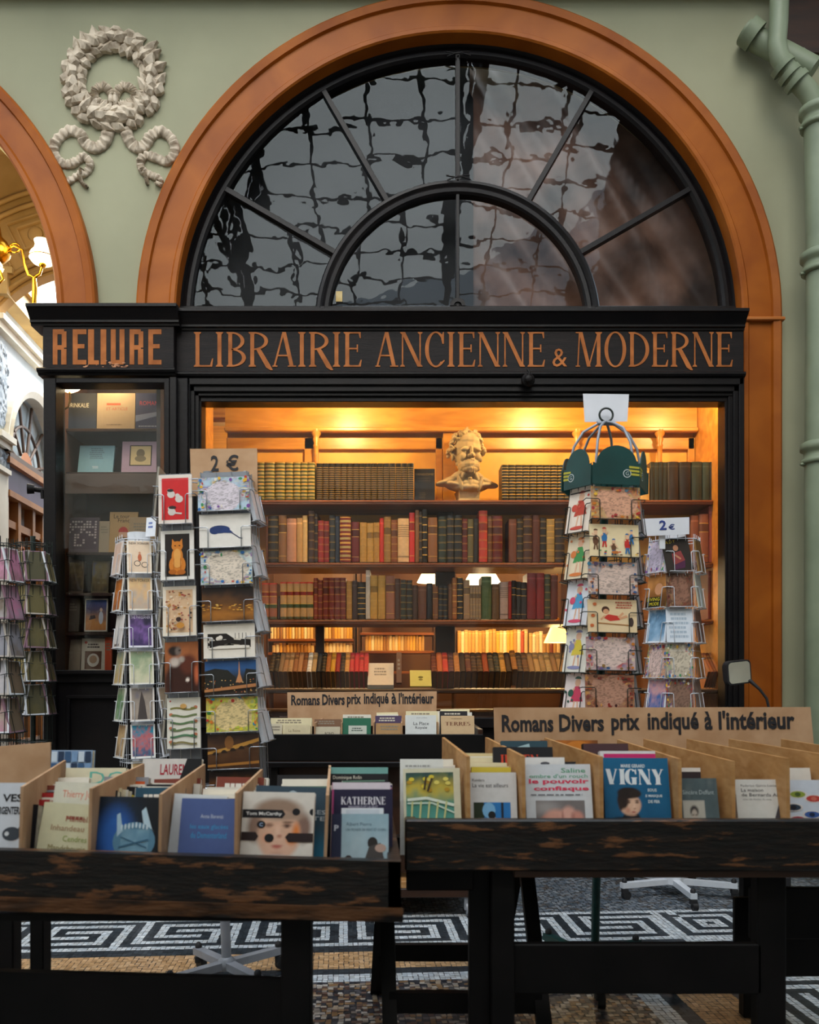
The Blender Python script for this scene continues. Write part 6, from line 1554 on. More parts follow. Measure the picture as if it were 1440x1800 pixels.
# scalloped panels, crown and ring
for phi, nm in ((-57, 0), (3, 1), (63, 2), (123, 3), (183, 4), (-117, 5)):
    wd = .15 if phi not in (-57, 63) else .12; n = Vector((math.sin(R(phi)), -math.cos(R(phi)), 0)); zb = HZ(866, Yg); h1 = HZ(820, Yg) - zb; 
    m = MB(Mx(tuple(n * .125 + Vector((0, 0, zb))), R(90), 0, R(phi))); hw = wd * .5
    m.prism([(-hw, 0), (hw, 0), (hw, h1 * .8)] + [(hw * .86 * math.cos(R(a)), h1 * .75 + .058 * math.sin(R(a))) for a in range(0, 181, 12)] + [(-hw, h1 * .8)], -.003, 0)
    po = m.build('scalloped_panel', M['greenpanel'], gr.root)
    m = MB(Mx(tuple(n * .1255 + Vector((0, 0, zb))), R(90), 0, R(phi)))
    ex = hw * .45 * (1 if phi == 3 else -1); m.prism([(ex + .013 * math.cos(R(a)), .035 + .013 * math.sin(R(a))) for a in range(0, 360, 20)], 0, .0006, C('#c8d0d0')); m.prism([(ex + .0105 * math.cos(R(a)), .035 + .0105 * math.sin(R(a))) for a in range(0, 360, 20)], .0006, .0009, C('#10403e')); m.text('G', ex - .005, .029, ex + .005, .041, .0012, col=C('#c8d0d0'))
    e2 = hw * .75 * (1 if phi == 3 else -1)
    for j in range(3): m.prism([(e2 - .016, .03 + j * .011), (e2 + .016, .028 + j * .011), (e2 + .016, .034 + j * .011), (e2 - .016, .037 + j * .011)], .0, .0006, C('#b8b040'))
    m.build('emblem', M['print'], po)
m = MB(); ztop = HZ(742, Yg)
for a in range(-87, 273, 60):
    n = Vector((math.sin(R(a)), -math.cos(R(a)), 0)); z0 = HZ(820, Yg)
    m.tube([n * .118 + Vector((0, 0, z0 - .03)), n * .118 + Vector((0, 0, z0)), n * .105 + Vector((0, 0, z0 + .06)), n * .075 + Vector((0, 0, z0 + .11)), n * .03 + Vector((0, 0, ztop - .008)), n * .004 + Vector((0, 0, ztop))], .0045, 7)
m.tube([(-.03 * 1, 0, ztop - .004), (.03, 0, ztop - .004)], .007, 8); m.build('wire_crown', M['grey'], gr.root)
m = MB(); m.tube([(.022 * math.cos(R(a)), 0, ztop + .024 + .022 * math.sin(R(a))) for a in range(0, 360, 15)], .0035, 8, closed=True); m.build('top_ring', M['blackwire'], gr.root)
o = sign_card('paper_sheet', 'blank white paper sheet fixed above the green rack ring', [(1028, 742), (1103, 741), (1106, 692), (1025, 692)], 2.82, 2.83, .001, M['white'], [], 'paper') if False else None
pts = [P(1028, 742, 2.82), P(1103, 741, 2.82), P(1106, 693, 2.83), P(1025, 692, 2.83)]
mb = MB(); mb.hexa(pts + [p + Vector((0, .0015, 0)) for p in pts]); tag(mb.build('paper_sheet', M['white'], loc=P(1065, 742, 2.82)), 'blank white paper sheet fixed behind the ring of the green rack', 'paper')

# ---- white rack right
Yr = 3.86
fr_ = six(-61, .122, .125, .150, HZ(1004, 3.75), .1560, 7)
wr = Rack('white wire postcard rack at the right end of the window', 1184, Yr, 0.2, M['whitewire'], HZ(1345, Yr), HZ(945, Yr), fr_, .27, 5, .046, R(-90), polemat=M['whitewire'])
def A_woman(a): a.Rc(0, 0, 1, 1, '#2c2420'); a.E(.5, .75, .16, .12, '#2a1c18'); a.E(.48, .7, .1, .09, '#b88060'); a.Pn([(.3, .55), (.65, .6), (.75, .3), (.3, .2)], '#8a3a3a'); a.Pn([(.35, .2), (.75, .3), (.7, .08), (.3, .05)], '#4a2040'); a.T('L A D Y', .05, .86, .5, .95, '#c8b030'); a.L([(.4, .5), (.6, .35)], .008, '#b88060')
def A_long(a): a.G(pic([(0, '#2a2018'), (.4, '#8a5a2c'), (.7, '#c8884a'), (1, '#b8742a')], 81, 3, .5), 14, 18); a.E(.6, .55, .2, .18, '#c89068'); a.Rc(0, 0, .75, .32, '#1c1a18'); a.T('LIVING', .06, .2, .7, .3, '#d8c830'); a.T('MODE', .2, .06, .68, .16, '#d8c830')
RL = [(A_map(land='#c8bcd0', sea='#d8d0e0', seed=21, nu=20, nv=26), 'lilac map postcard, top left of the right white rack', '#d4d0dc'), (A_long, 'yellow-lettered cinema postcard, second left of right white rack', '#8a6a3a'), (A_scene(['#d0dce8', '#8ab0d0', '#4a7090', '#c8dcec'], 83), 'blue and white postcard, third left of right white rack', '#d4dce8'),
      (A_map(land='#d8bcb4', sea='#c89a7a', seed=22, nu=20, nv=26), 'pinkish map postcard, fourth left of right white rack', '#d8c8c0'), (A_scene(['#c83a3a', '#3a6aa8', '#d8a0a0', '#6aa0c8'], 84, sc=6), 'red and blue dancer postcard, fifth left of right white rack', '#d8dce4')]
RC = [(A_woman, 'dark tilted postcard of a woman in red, right white rack', '#3a302a'), (A_map(land='#8a6250', sea='#6a4a3a', seed=23, nu=24, nv=28, palette=('#4a2a20', '#5a3a2c', '#7a3a2a', '#8a6a4a')), 'brown map postcard, second in centre of right white rack', '#8a6a5a'), (lambda a: a.lines(.1, .1, .9, .9, 6, '#a8b8c8', 5), 'back of white cards, third in centre of right white rack', '#d4dce6'),
      (A_map(land='#c8bca8', sea='#b0a890', seed=24, nu=24, nv=28), 'grey map postcard, fourth in centre of right white rack', '#c4c0b8'), (A_map(land='#8a6a5a', sea='#7a4a44', seed=25, nu=24, nv=28), 'brown red postcard, fifth in centre of right white rack', '#8a6258')]
RR = [('#8a6a3a', '#6a5030', 'golden brown'), ('#b8b8a8', '#a8b0b0', 'pale grey-green'), ('#7a6058', '#5a4440', 'dull brown'), ('#8a5a3a', '#a8783a', 'framed brown'), ('#6a5a54', '#8a7a74', 'dark grey')]
for i, (art, lab, bd) in enumerate(RL): wr.put(0, i, art, lab, bd)
for i, (art, lab, bd) in enumerate(RC): wr.put(1, i, art, lab, bd, roll=R(9) if i == 0 else 0, dx=-.01)
for i, (c1, c2, w) in enumerate(RR): wr.put(2, i, A_scene([c1, c2, c1], 90 + i), f'{w} postcard, {ORD[i + 1]} down at the right white rack right side', c1)
o = sign_card('paper_price_sign', 'white paper strip with handwritten blue 2 € above the right white rack', [(1122, 943), (1212, 939), (1212, 909), (1122, 912)], 3.72, 3.72, .002, M['white'], [tx('2', .42, .3, .56, .85, .03), tx('€', .6, .3, .72, .62, .02)])
m = MB(); m.box(P(1160, 965, 3.735) , P(1168, 941, 3.75), .001); m.build('holder', M['whitewire'], o).matrix_parent_inverse = Matrix.Translation(-o.location)

# ---- two dark racks at the far left edge
def far_rack(px, Y, lab, seed, cols, yaw):
    f = six(yaw, .095, .11, .15, HZ(1020, Y - .1), .155, 5, .9)
    rk = Rack(lab, px, Y, 0, M['blackwire'], HZ(1310, Y), HZ(950, Y), f, .2, 4, .012, .3)
    r = random.Random(seed)
    for k in (0, 1, 2):
        for i in range(5):
            c = r.choice(cols); rk.put(k, i, A_scene([c, r.choice(cols), c], seed + k * 7 + i), f'{["left", "middle", "right"][k]} postcard in row {ORD[i + 1]} of {lab.split(" postcard")[0].replace("dark wire", "the")} rack', r.choice(['#d8dce4', '#b8b0a8', '#8a6a7a']), .008, roll=r.uniform(-.06, .06), sc=.97)
far_rack(-4, 3.55, 'pink-topped leftmost dark wire postcard rack cut by the photo edge', 200, ['#b87a98', '#8a8a94', '#6a5a4a', '#b8b4b8', '#a89a8c'], -40)
far_rack(58, 4.02, 'olive-toned dark wire postcard rack beside the shopfront corner', 300, ['#5a5230', '#3a3424', '#6a6040', '#8a7a4a', '#4a4630'], -25)
# ================================================================== BOOK TABLES
def W2(px, py, Y): return P(px, py, Y)
def beam(mb, a, b, w, d, up=Vector((0, 0, 1))):
    a, b = Vector(a), Vector(b); t = (b - a).normalized(); x = t.cross(up)
    if x.length < .1: x = t.cross(Vector((0, 1, 0)))
    x.normalize(); y = x.cross(t).normalized(); x = x * w / 2; y = y * d / 2
    mb.hexa([a - x - y, a + x - y, a + x + y, a - x + y, b - x - y, b + x - y, b + x + y, b - x + y])
def bin_book(x, y, z, w, h, t, lean, roll, col, art, label, spine=None, yaw=0, group=None):
    # foot of the front cover at (x, y, z); leans back
    return paperback(w, h, t, col, art, spine, label=label, Mw=Mx((x, y, z), R(90 - lean), 0, 0) @ Mx((0, 0, 0), 0, R(yaw), R(roll)), group=group)
NAMES = {'#d9d4c8': 'white', '#d8cda8': 'cream', '#c9b98c': 'buff', '#a82a2a': 'red', '#2c3f6e': 'blue', '#1c1b20': 'black', '#3a2a5a': 'violet', '#c8b23a': 'yellow', '#5a7a6a': 'green', '#8a8a90': 'grey', '#c85a2c': 'orange', '#b03a70': 'pink', '#274a5e': 'teal', '#e4ddcf': 'ivory', '#7a3a2c': 'brick'}
rb = random.Random(77)
def fill(xc0, xc1, y0, y1, zb, first_h, lean, cols, where, desc, wfrac=(.82, .97), hs=(.182, .213), gap=.006, start=2):
    """books filed behind the front one, tops showing"""
    y = y0; i = 0; cw = xc1 - xc0
    while y < y1 and i < len(cols):
        t = rb.uniform(.016, .030); h = rb.uniform(*hs); w = min(cw * rb.uniform(*wfrac), .155)
        x = (xc0 + xc1) / 2 + rb.uniform(-1, 1) * (cw - w) * .4
        c = cols[i]; nm = NAMES.get(c, 'pale')
        def art(a, c=c):
            q = rb.random()
            if q < .5: a.lines(.1, .75, .9, .95, 2, '#4a4648' if c in ('#d9d4c8', '#d8cda8', '#e4ddcf', '#c9b98c', '#c8b23a') else '#d8d4cc', rb.randint(0, 99))
            elif q < .8: a.Rc(.08, .84, .92, .95, rb.choice(list(NAMES)))
        bin_book(x, y, zb, w, h, t, lean + rb.uniform(-1.5, 1.5), rb.uniform(-1.5, 1.5), c, art, f'{nm} paperback, {ORD[i + start]} from the front {where}', spine=rb.choice([c, '#d9d4c8']), group=f'books filed {where}')
        y += t / math.cos(R(lean)) + gap; i += 1

# ---------------------------------------------------------------- front table, left
YT = 1.61
lt = thing('book_table', 'worn black wooden book bin table in the left foreground', 'table', (-.28, 1.95, 0)); LI = inv(lt)
fl, fr2 = P(-90, 1492, YT), P(705, 1515, YT); hh = .113; bk = .025
def tpart(name, mb, m, root=lt): return mb.build(name, m, root)
mb = MB(LI); dn_ = Vector((0, 0, -hh)); by = Vector((0, bk, 0))
mb.hexa([fl + dn_, fr2 + dn_, fr2, fl, fl + dn_ + by, fr2 + dn_ + by, fr2 + by, fl + by]); fb = tpart('front_board', mb, M['worn'])
mb = MB(LI); e = Vector((0, -.006, -.0)); lo = Vector((0, 0, -hh)); mb.hexa([fl + lo + e, fr2 + lo + e + Vector((.004, 0, 0)), fr2 + lo + e + Vector((.004, 0, .026)), fl + lo + e + Vector((0, 0, .026)), fl + lo, fr2 + lo + Vector((.004, 0, 0)), fr2 + lo + Vector((.004, 0, .026)), fl + lo + Vector((0, 0, .026))]); mb.build('lower_lip', M['wornlip'], fb)
YTB = 2.33
rbk = Vector((fr2.x - .028, YTB, fr2.z + .01)); lbk = Vector((fl.x - .03, YTB, fr2.z + .02))
mb = MB(LI); wv = Vector((-.024, 0, 0)); mb.hexa([fr2 + dn_ + wv, fr2 + dn_, fr2, fr2 + wv, rbk + dn_ + wv, rbk + dn_, rbk, rbk + wv]); tpart('side_board', mb, M['worn'])
mb = MB(LI); mb.hexa([fl + dn_, fl + dn_ - wv, fl - wv, fl, lbk + dn_, lbk + dn_ - wv, lbk - wv, lbk]); tpart('side_board', mb, M['worn'])
mb = MB(LI); mb.hexa([lbk + dn_, rbk + dn_, rbk, lbk, lbk + dn_ + by, rbk + dn_ + by, rbk + by, lbk + by]); tpart('back_board', mb, M['worn'])
ZB = fr2.z - hh + .012
mb = MB(LI); mb.box((fl.x, YT + .01, ZB - .014), (fr2.x - .01, YTB, ZB)); tpart('bottom_board', mb, M['blackmat'])
for px, wd, y in ((522, .058, YT + .05), (70, .034, YT + .5)):
    x = P(px, 0, y).x; mb = MB(LI); mb.box((x - wd / 2, y - .02, 0), (x + wd / 2, y + .03, ZB - .014), .003)
    if px == 522:
        mb.box((x - wd / 2 - .0, y + .03, 0), (x + wd / 2 - .02, y + .05, ZB - .014), .003)
    tpart('leg', mb, M['blackmat'])
for px, y in ((-40, YT + .05), (8, YT + .5)):
    x = P(px, 0, y).x; mb = MB(LI); mb.box((x - .03, y - .02, 0), (x + .03, y + .03, ZB - .014), .003); tpart('leg', mb, M['blackmat'])
yl = YT + .04; a, b = P(-90, 1706, yl), P(497, 1722, yl)
mb = MB(LI); mb.hexa([Vector((a.x, yl, .10)), Vector((b.x, yl, .09)), b, a, Vector((a.x, yl + .02, .10)), Vector((b.x, yl + .02, .09)), b + Vector((0, .02, 0)), a + Vector((0, .02, 0))]); tpart('lower_board', mb, M['blackmat'])
DF, DB = 1.655, 2.20
def divider(xf_top, yf_top, xf_bot, xb, yb_, root, I, mat, Df, Db, zb, t=.006):
    a = P(xf_bot, 0, Df).x; ft = P(xf_top, yf_top, Df); bt = P(xb, yb_, Db); tv = Vector((t, 0, 0))
    p = [Vector((a, Df, zb)), Vector((a + t, Df, zb)), ft + tv, ft, Vector((bt.x, Db, zb)), Vector((bt.x + t, Db, zb)), bt + tv, bt]
    mb = MB(I); mb.hexa(p); return mb.build('divider', mat, root)
for (xt, yt, xbt, xb, yb_) in ((36, 1383, 30, 112, 1336), (157, 1386, 152, 250, 1342), (280, 1396, 276, 357, 1343), (413, 1394, 410, 458, 1352), (573, 1398, 566, 578, 1345)):
    divider(xt, yt, xbt, xb, yb_, lt, LI, M['cardboard'], DF, DB, ZB)
def front_book(px0, px1, ytop, Y, zb, lean, col, art_, label, t=.02, roll=0, spine=None, yaw=0):
    def art(a):
        if art_ is None: return
        if art_.__name__ not in ("c_face", "c_kat", "c_second", "c_vigny") and Y < 2: a.Rc(0, 0, 1, .2, col); a.vm = (.93, .07)
        art_(a)
    Yt = Y + .045; x0, x1 = P(px0, 0, Y + .03).x, P(px1, 0, Y + .03).x; zt_ = P(0, ytop, Yt).z; h = (zt_ - zb) / math.cos(R(lean))
    return bin_book((x0 + x1) / 2, Y, zb, x1 - x0, h, t, lean, roll, col, art if art_ else None, label, spine, yaw)
LE = 15
# visible part of a cover begins about 40 % up: v0
def c_animal(a): a.T('VES', .52, .83, .95, .9, '#1a1a1e', .03); a.T("D'ARGENTERIE", .3, .72, .99, .79, '#1a1a1e', .03); a.E(.8, .55, .2, .06, '#3a4048'); a.Pn([(.9, .57), (.99, .64), (.97, .52)], '#3a4048'); a.E(.7, .55, .05, .02, '#c8ccd0', 8); a.Rc(.4, .4, 1, .42, '#b04a4a')
front_book(-48, 34, 1378, DF + .01, ZB, LE, '#c9cdd4', c_animal, 'pale grey book with a dark fish picture, far left of the left table')
def c_cream(a):
    a.lines(.42, .82, .9, .88, 1, '#8a4a3a', 2); a.T('Manuel', .45, .81, .85, .87, '#9a4a3a'); a.T('Inhandeau', .2, .71, .82, .77, '#a0785a'); a.T('Cendres', .45, .60, .9, .66, '#8a9a4a'); a.T('Mandchourie', .2, .5, .9, .56, '#8a7a4a')
front_book(58, 153, 1413, DF + .01, ZB, LE, '#cdc7a4', c_cream, 'cream book with coloured handwriting-like lines, left table', roll=-4, spine='#b8b08a')
def c_second(a): a.T('Thierry Jon', .2, .85, .95, .93, '#d8806a'); a.Rc(0, .6, 1, .78, '#cfc58a')
front_book(80, 156, 1377, DF + .05, ZB, LE, '#d2cfbe', c_second, 'pale book with orange title standing behind the cream lined one', roll=-2)
def c_xray(a):
    a.G(lambda u, v: ramp(1.4 - np.hypot(u - .32, (v - .62)) * 2.6, [(0, '#12161c'), (.5, '#182434'), (1, '#2c62b0')]), 18, 22)
    a.E(.62, .56, .32, .19, '#5a86a0', 24); a.G(lambda u, v: ramp(vn(u * 6, v * 6, 4) * .5 + .25, [(0, '#4a7a9a'), (1, '#8ab0c0')]), 8, 8, .42, .44, .84, .68)
    a.Pn([(.36, .6), (.33, .82), (.38, .84), (.44, .66)], '#a8c4d4'); a.Pn([(.74, .74), (.7, .86), (.76, .9), (.88, .68), (.92, .66)], '#b8d0dc')
    for i in range(8): a.E(.42 + i * .055, .72 - abs(i - 4) * .006, .016, .03, '#c8d8e0', 8)
    a.L([(.4, .5), (.84, .58)], .003, '#38607a'); a.L([(.42, .6), (.82, .5)], .002, '#38607a')
front_book(160, 277, 1402, DF + .01, ZB, LE, '#15181e', c_xray, 'black book with a glowing blue x-ray picture, left table', roll=-1)
def c_blue(a): a.G(lambda u, v: ramp(.4 + .3 * v + .2 * vn(u * 3, v * 3, 3), [(0, '#3a4a7a'), (1, '#54669a')]), 8, 10); a.T('Anna Barenzi', .35, .80, .75, .84, '#c4cad8'); a.T('les eaux glacées', .18, .68, .85, .74, '#3a9ad0'); a.T('du Dementerland', .2, .6, .83, .66, '#3a9ad0')
front_book(312, 412, 1405, DF + .01, ZB, LE, '#44568a', c_blue, 'plain blue paperback with cyan title lines, left table', roll=-1)
front_book(292, 386, 1398, DF + .038, ZB, LE, '#cfd2d4', None, 'white paperback peeking out left of the plain blue one', roll=-3)
def c_face(a):
    a.Rc(0, 0, 1, 1, '#d8cfc4'); a.vm = (.83, .17)
    a.G(blend('#ddd5ca', [(.5, .74, .44, .22, '#b09a88', .35), (.2, .62, .16, .2, '#8f7262', .5), (.86, .62, .14, .2, '#84675a', .5), (.5, .82, .38, .13, '#9c806c', .4),
        (.52, .54, .33, .28, '#dcae92', .18), (.5, .42, .22, .17, '#e2b49a', .3), (.42, .72, .24, .05, '#c8a890', .6), (.62, .74, .3, .06, '#ab8d78', .6),
        (.5, .58, .06, .09, '#eac0a6', .8), (.53, .53, .05, .025, '#b8765e', .7), (.36, .51, .1, .07, '#e49a7c', .9), (.7, .5, .1, .08, '#e8863e', .7), (.76, .58, .07, .13, '#e0813c', .7),
        (.63, .645, .085, .03, '#8a6250', .6), (.63, .635, .045, .016, '#33241f', .5), (.64, .68, .1, .012, '#7a5a48', .6), (.38, .645, .08, .03, '#8a6250', .6), (.5, .425, .1, .022, '#b4564c', .6), (.5, .405, .08, .014, '#c87466', .6), (.5, .34, .12, .04, '#d09a80', .8), (.5, .26, .34, .09, '#cfd0cc', .4)], .04), 48, 56)
    a.Pn([(.0, .72), (0, .81), (.56, .81), (.6, .765), (.56, .72)], '#17161a'); a.T('Tom McCarthy', .05, .74, .55, .785, '#e8e4e0', .02)
    a.E(.75, .79, .055, .038, '#17161a', 18); a.E(.985, .79, .05, .036, '#17161a', 18, 90, 270); a.E(.27, .65, .06, .04, '#17161a', 18); a.T('C', .245, .63, .295, .67, '#9ab0d0', .03); a.E(.39, .51, .065, .045, '#17161a', 18)
    a.Pn([(0, .48), (0, .57), (.2, .57), (.24, .525), (.2, .48)], '#2a1c1c'); a.Pn([(1, .47), (1, .565), (.66, .565), (.61, .52), (.66, .47)], '#2a1c1c')
front_book(421, 548, 1394, DF + .01, ZB, LE, '#ddd6cc', c_face, 'book with a child portrait overlaid by black dots and bars', roll=-1)
def c_teal(a): a.G(pic([(0, '#1c3a4a'), (.3, '#2a8ab0'), (.6, '#2c4858'), (1, '#3a4a58')], 5, 2, .8), 10, 14); a.T('PAGES', .6, .74, .95, .78, '#c8d0d4'); a.T('LISTE', .6, .68, .95, .72, '#c8d0d4'); a.E(.5, .93, .06, .03, '#a8b8c0', 8)
front_book(440, 572, 1384, DF + .055, ZB, LE, '#2c4050', c_teal, 'tall slate-teal book behind the dotted portrait one', roll=-2, t=.03)
def c_rider(a):
    a.G(pic([(0, '#7a8a90'), (.4, '#a8bcc4'), (.7, '#94b0bc'), (1, '#a4bcc8')], 8, 3, .5), 12, 14, .17, 0, 1, 1); a.Rc(0, 0, .17, 1, '#262a44'); a.T('P', .04, .8, .12, .87, '#c8ccd8', .03)
    a.T('Albert Pierre', .25, .86, .7, .9, '#46606e'); a.T('UN MONDE DE VENT ET CHIEN', .25, .8, .95, .83, '#46606e'); a.E(.72, .66, .09, .07, '#2c2826', 12); a.Pn([(.55, .4), (.66, .62), (.86, .66), (.95, .4)], '#4a4442'); a.E(.86, .6, .1, .05, '#b89a8c', 10); a.E(.4, .42, .2, .06, '#7a4a40', 12); a.E(.3, .45, .08, .07, '#3a2c2a', 10)
front_book(583, 683, 1431, DF + .01, ZB, LE, '#94aab4', c_rider, 'light blue book with a rider picture, right end of the left table', roll=0, spine='#262a44')
front_book(600, 674, 1421, DF + .035, ZB, LE, '#ccd0d8', lambda a: a.Rc(.1, .9, .9, .98, '#b8c0cc'), 'white paperback between light blue book and purple book, left table')
def c_kat(a): a.G(pic([(0, '#7a2a3a'), (.3, '#1c1a34'), (1, '#201a3a')], 6, 4, .6), 10, 14); a.Sf('KATHERINE', .12, .86, .88, .93, '#d8d4dc', .18); a.T('MANSFIELD ET LA NUIT', .25, .825, .75, .848, '#b8b4c8')
front_book(586, 690, 1389, DF + .06, ZB, LE, '#1e1a36', c_kat, 'dark purple book with white capitals at its top, left table', t=.03)
def c_huss(a): a.Rc(0, .93, 1, 1, '#6a9a94'); a.T('Dominique Rolin', .06, .86, .55, .91, '#d8d0c0'); a.T('HUSSIES', .42, .72, .95, .84, '#d02a64', .04)
front_book(578, 682, 1350, DF + .42, ZB, LE, '#17161a', c_huss, 'black book with pink title at the back right of the left table', t=.03)
front_book(583, 686, 1377, DF + .13, ZB, LE, '#c04a84', lambda a: a.Rc(0, .93, 1, 1, '#d8ccd4'), 'bright pink book behind the purple one, left table')
X = lambda px, Y: P(px, 0, Y).x
V = {'w': '#d9d4c8', 'c': '#d8cda8', 'b': '#c9b98c', 'r': '#a82a2a', 'u': '#2c3f6e', 'k': '#1c1b20', 'v': '#3a2a5a', 'y': '#c8b23a', 'g': '#5a7a6a', 'e': '#8a8a90', 'o': '#c85a2c', 'p': '#b03a70', 't': '#274a5e', 'i': '#e4ddcf', 'm': '#7a3a2c'}
cl = lambda s: [V[c] for c in s]
fill(X(-60, DF), X(30, DF), DF + .06, DB, ZB, 0, LE, cl('kkrrkmwcikwmi'), 'in the leftmost bin of the left table', '')
fill(X(42, DF), X(150, DF), DF + .09, DB, ZB, 0, LE, cl('uikcwykwiegw'), 'behind the cream lined book', '')
fill(X(163, DF), X(273, DF), DF + .05, DB, ZB, 0, LE, cl('rwwrrtiwkwwm'), 'behind the blue x-ray book', '')
fill(X(287, DF), X(406, DF), DF + .08, DB, ZB, 0, LE, cl('vvmiwwiwwmkw'), 'behind the plain blue paperback', '')
fill(X(422, DF), X(566, DF), DF + .11, DB, ZB, 0, LE, cl('twikgwwiewwk'), 'behind the dotted portrait book', '')
fill(X(578, DF), X(688, DF), DF + .17, DF + .40, ZB, 0, LE, cl('kpwvekwg'), 'behind the bright pink book', '')
def c_lau(a): a.T('LAURENT', .3, .82, .85, .94, '#a82a3a', .02); a.Pn([(.55, .6), (1, .6), (1, 1), (.75, 1)], '#1c1b1e')
front_book(248, 352, 1334, 2.20, ZB, 12, '#d8d2cc', c_lau, 'white and black book with red capitals at the back of left table', t=.02)
def c_chk(a):
    for i in range(6):
        for j in range(4): a.Rc(i / 6, .5 + j * .125, i / 6 + .14, .5 + j * .125 + .11, ['#3a5a80', '#7a9ac0', '#c8d4e0', '#2a3a54'][(i + j * 2) % 4])
front_book(90, 162, 1318, 2.27, ZB, 8, '#8aa0bc', c_chk, 'blue checked book standing at the back of the left table')
def c_dg(a): a.T('DG', .4, .82, .95, .96, '#6ab0a0', .0)
front_book(112, 218, 1350, 2.08, ZB, 12, '#d4ccb0', c_dg, 'cream book with a large green letter at the back of left table')
mb = MB(); q = [P(0, 1345, 2.3), P(88, 1322, 2.3), P(86, 1302, 2.36), P(0, 1322, 2.36)]
mb.hexa([Vector((X(-80, 2.31), 2.31, ZB + .0)), Vector((X(90, 2.31), 2.31, ZB)), P(88, 1305, 2.325), P(-80, 1318, 2.325), Vector((X(-80, 2.31), 2.318, ZB)), Vector((X(90, 2.31), 2.318, ZB)), P(88, 1305, 2.325) + Vector((0, .008, 0)), P(-80, 1318, 2.325) + Vector((0, .008, 0))])
tag(mb.build('cardboard_sheet', M['cardboard'], loc=(X(0, 2.31), 2.31, ZB)), 'plain brown cardboard panel at the back left of the left table', 'cardboard')

# ---------------------------------------------------------------- front table, right
YR = 1.875
rt = thing('book_table', 'black wooden book bin table in the right foreground', 'table', (.55, 2.2, 0)); RI_ = inv(rt)
tz = P(0, 1441, YR).z; xl, xr = P(712, 0, YR).x, P(1640, 0, YR).x; hb = .114; YRB = 2.64
def rpart(name, mb, m): return mb.build(name, m, rt)
mb = MB(RI_); mb.box((xl, YR, tz - hb), (xr, YR + .026, tz), .004); rpart('front_board', mb, M['worn'])
mb = MB(RI_); mb.box((xl, YR + .026, tz - hb), (xl + .026, YRB, tz - .005), .003); rpart('side_board', mb, M['worn'])
mb = MB(RI_); mb.box((xr - .026, YR + .026, tz - hb), (xr, YRB, tz), .003); rpart('side_board', mb, M['worn'])
mb = MB(RI_); mb.box((xl, YRB, tz - hb), (xr, YRB + .026, tz), .003); rpart('back_board', mb, M['worn'])
ZR = tz - hb + .018
mb = MB(RI_); mb.box((xl + .02, YR + .02, ZR - .016), (xr - .02, YRB + .01, ZR)); rpart('bottom_board', mb, M['blackmat'])
mb = MB(RI_); mb.box((P(905, 0, YR).x, YR + .01, tz - hb - .016), (xr, YR + .05, tz - hb + .002), .002); rpart('lower_rail', mb, M['darkwood'])
for a, b, y, nm in ((825, 862, YR + .06, 0), (864, 905, YR + .03, 1), (1332, 1383, YR + .05, 2), (1308, 1338, YR + .6, 3)):
    x0, x1 = X(a, y), X(b, y); mb = MB(RI_); mb.box((x0, y, 0), (x1, y + .04, tz - hb), .003); rpart('leg', mb, M['blackmat'])
y = YR + .05; a, b = P(903, 1660, y), P(1500, 1662, y)
mb = MB(RI_); mb.box((X(903, y), y, P(0, 1748, y).z), (X(1340, y), y + .024, P(0, 1660, y).z), .003); rpart('lower_board', mb, M['blackmat'])
mb = MB(RI_); mb.box((X(1385, y), y + .2, P(0, 1700, y).z), (xr, y + .22, P(0, 1600, y).z), .003); mb.box((X(1385, y), y + .3, P(0, 1800, y).z), (xr, y + .32, P(0, 1640, y).z), .003); rpart('side_panel', mb, M['blackmat'])
mb = MB(RI_); x = X(714, YR + .1); mb.box((x, YR + .05, tz - hb - .055), (X(830, YR + .1), YR + .09, tz - hb), .003); rpart('cross_rail', mb, M['blackmat'])
RF, RB = 1.915, 2.55
for (xt, yt, xb, yb_) in ((820, 1330, 777, 1296), (917, 1329, 853, 1296), (1054, 1330, 957, 1297), (1192, 1334, 1085, 1300), (1286, 1338, 1131, 1299), (1382, 1333, 1207, 1299), (1490, 1333, 1281, 1299), (1590, 1334, 1373, 1299)):
    divider(xt, yt, xt + 2, xb, yb_, rt, RI_, M['ply'], RF, RB, ZR, .008)
def c_garden(a):
    a.G(pic([(0, '#3a8a84'), (.35, '#5aa094'), (.6, '#4a8a7a'), (.75, '#c8b040'), (.9, '#3a5a4a'), (1, '#2a3a4a')], 12, 5, .85), 22, 24, .04, 0, .88, .95)
    r = random.Random(12)
    for i in range(14): a.E(.1 + .7 * r.random(), .72 + .18 * r.random(), .05, .025, r.choice(['#d8c23a', '#b8902a', '#e0d068']), 8)
    a.L([(.06, .62), (.4, .64), (.88, .55)], .007, '#d8e0d0'); a.L([(.06, .58), (.5, .58), (.88, .46)], .004, '#c8d8c8')
    for i in range(5): a.L([(.15 + i * .15, .6), (.12 + i * .14, .3)], .004, '#c8c88a')
    a.L([(.36, .74), (.4, .9)], .004, '#3a2a1c'); a.L([(.42, .72), (.5, .88)], .004, '#3a2a1c')
front_book(712, 812, 1351, RF + .01, ZR, 14, '#d4cfb4', c_garden, 'book with a yellow and teal garden bridge picture, right table', roll=1)
front_book(704, 780, 1335, RF + .05, ZR, 14, '#d4d4d0', lambda a: a.lines(.1, .86, .8, .94, 2, '#9a9a98', 3), 'white book standing behind the garden bridge picture, right table')
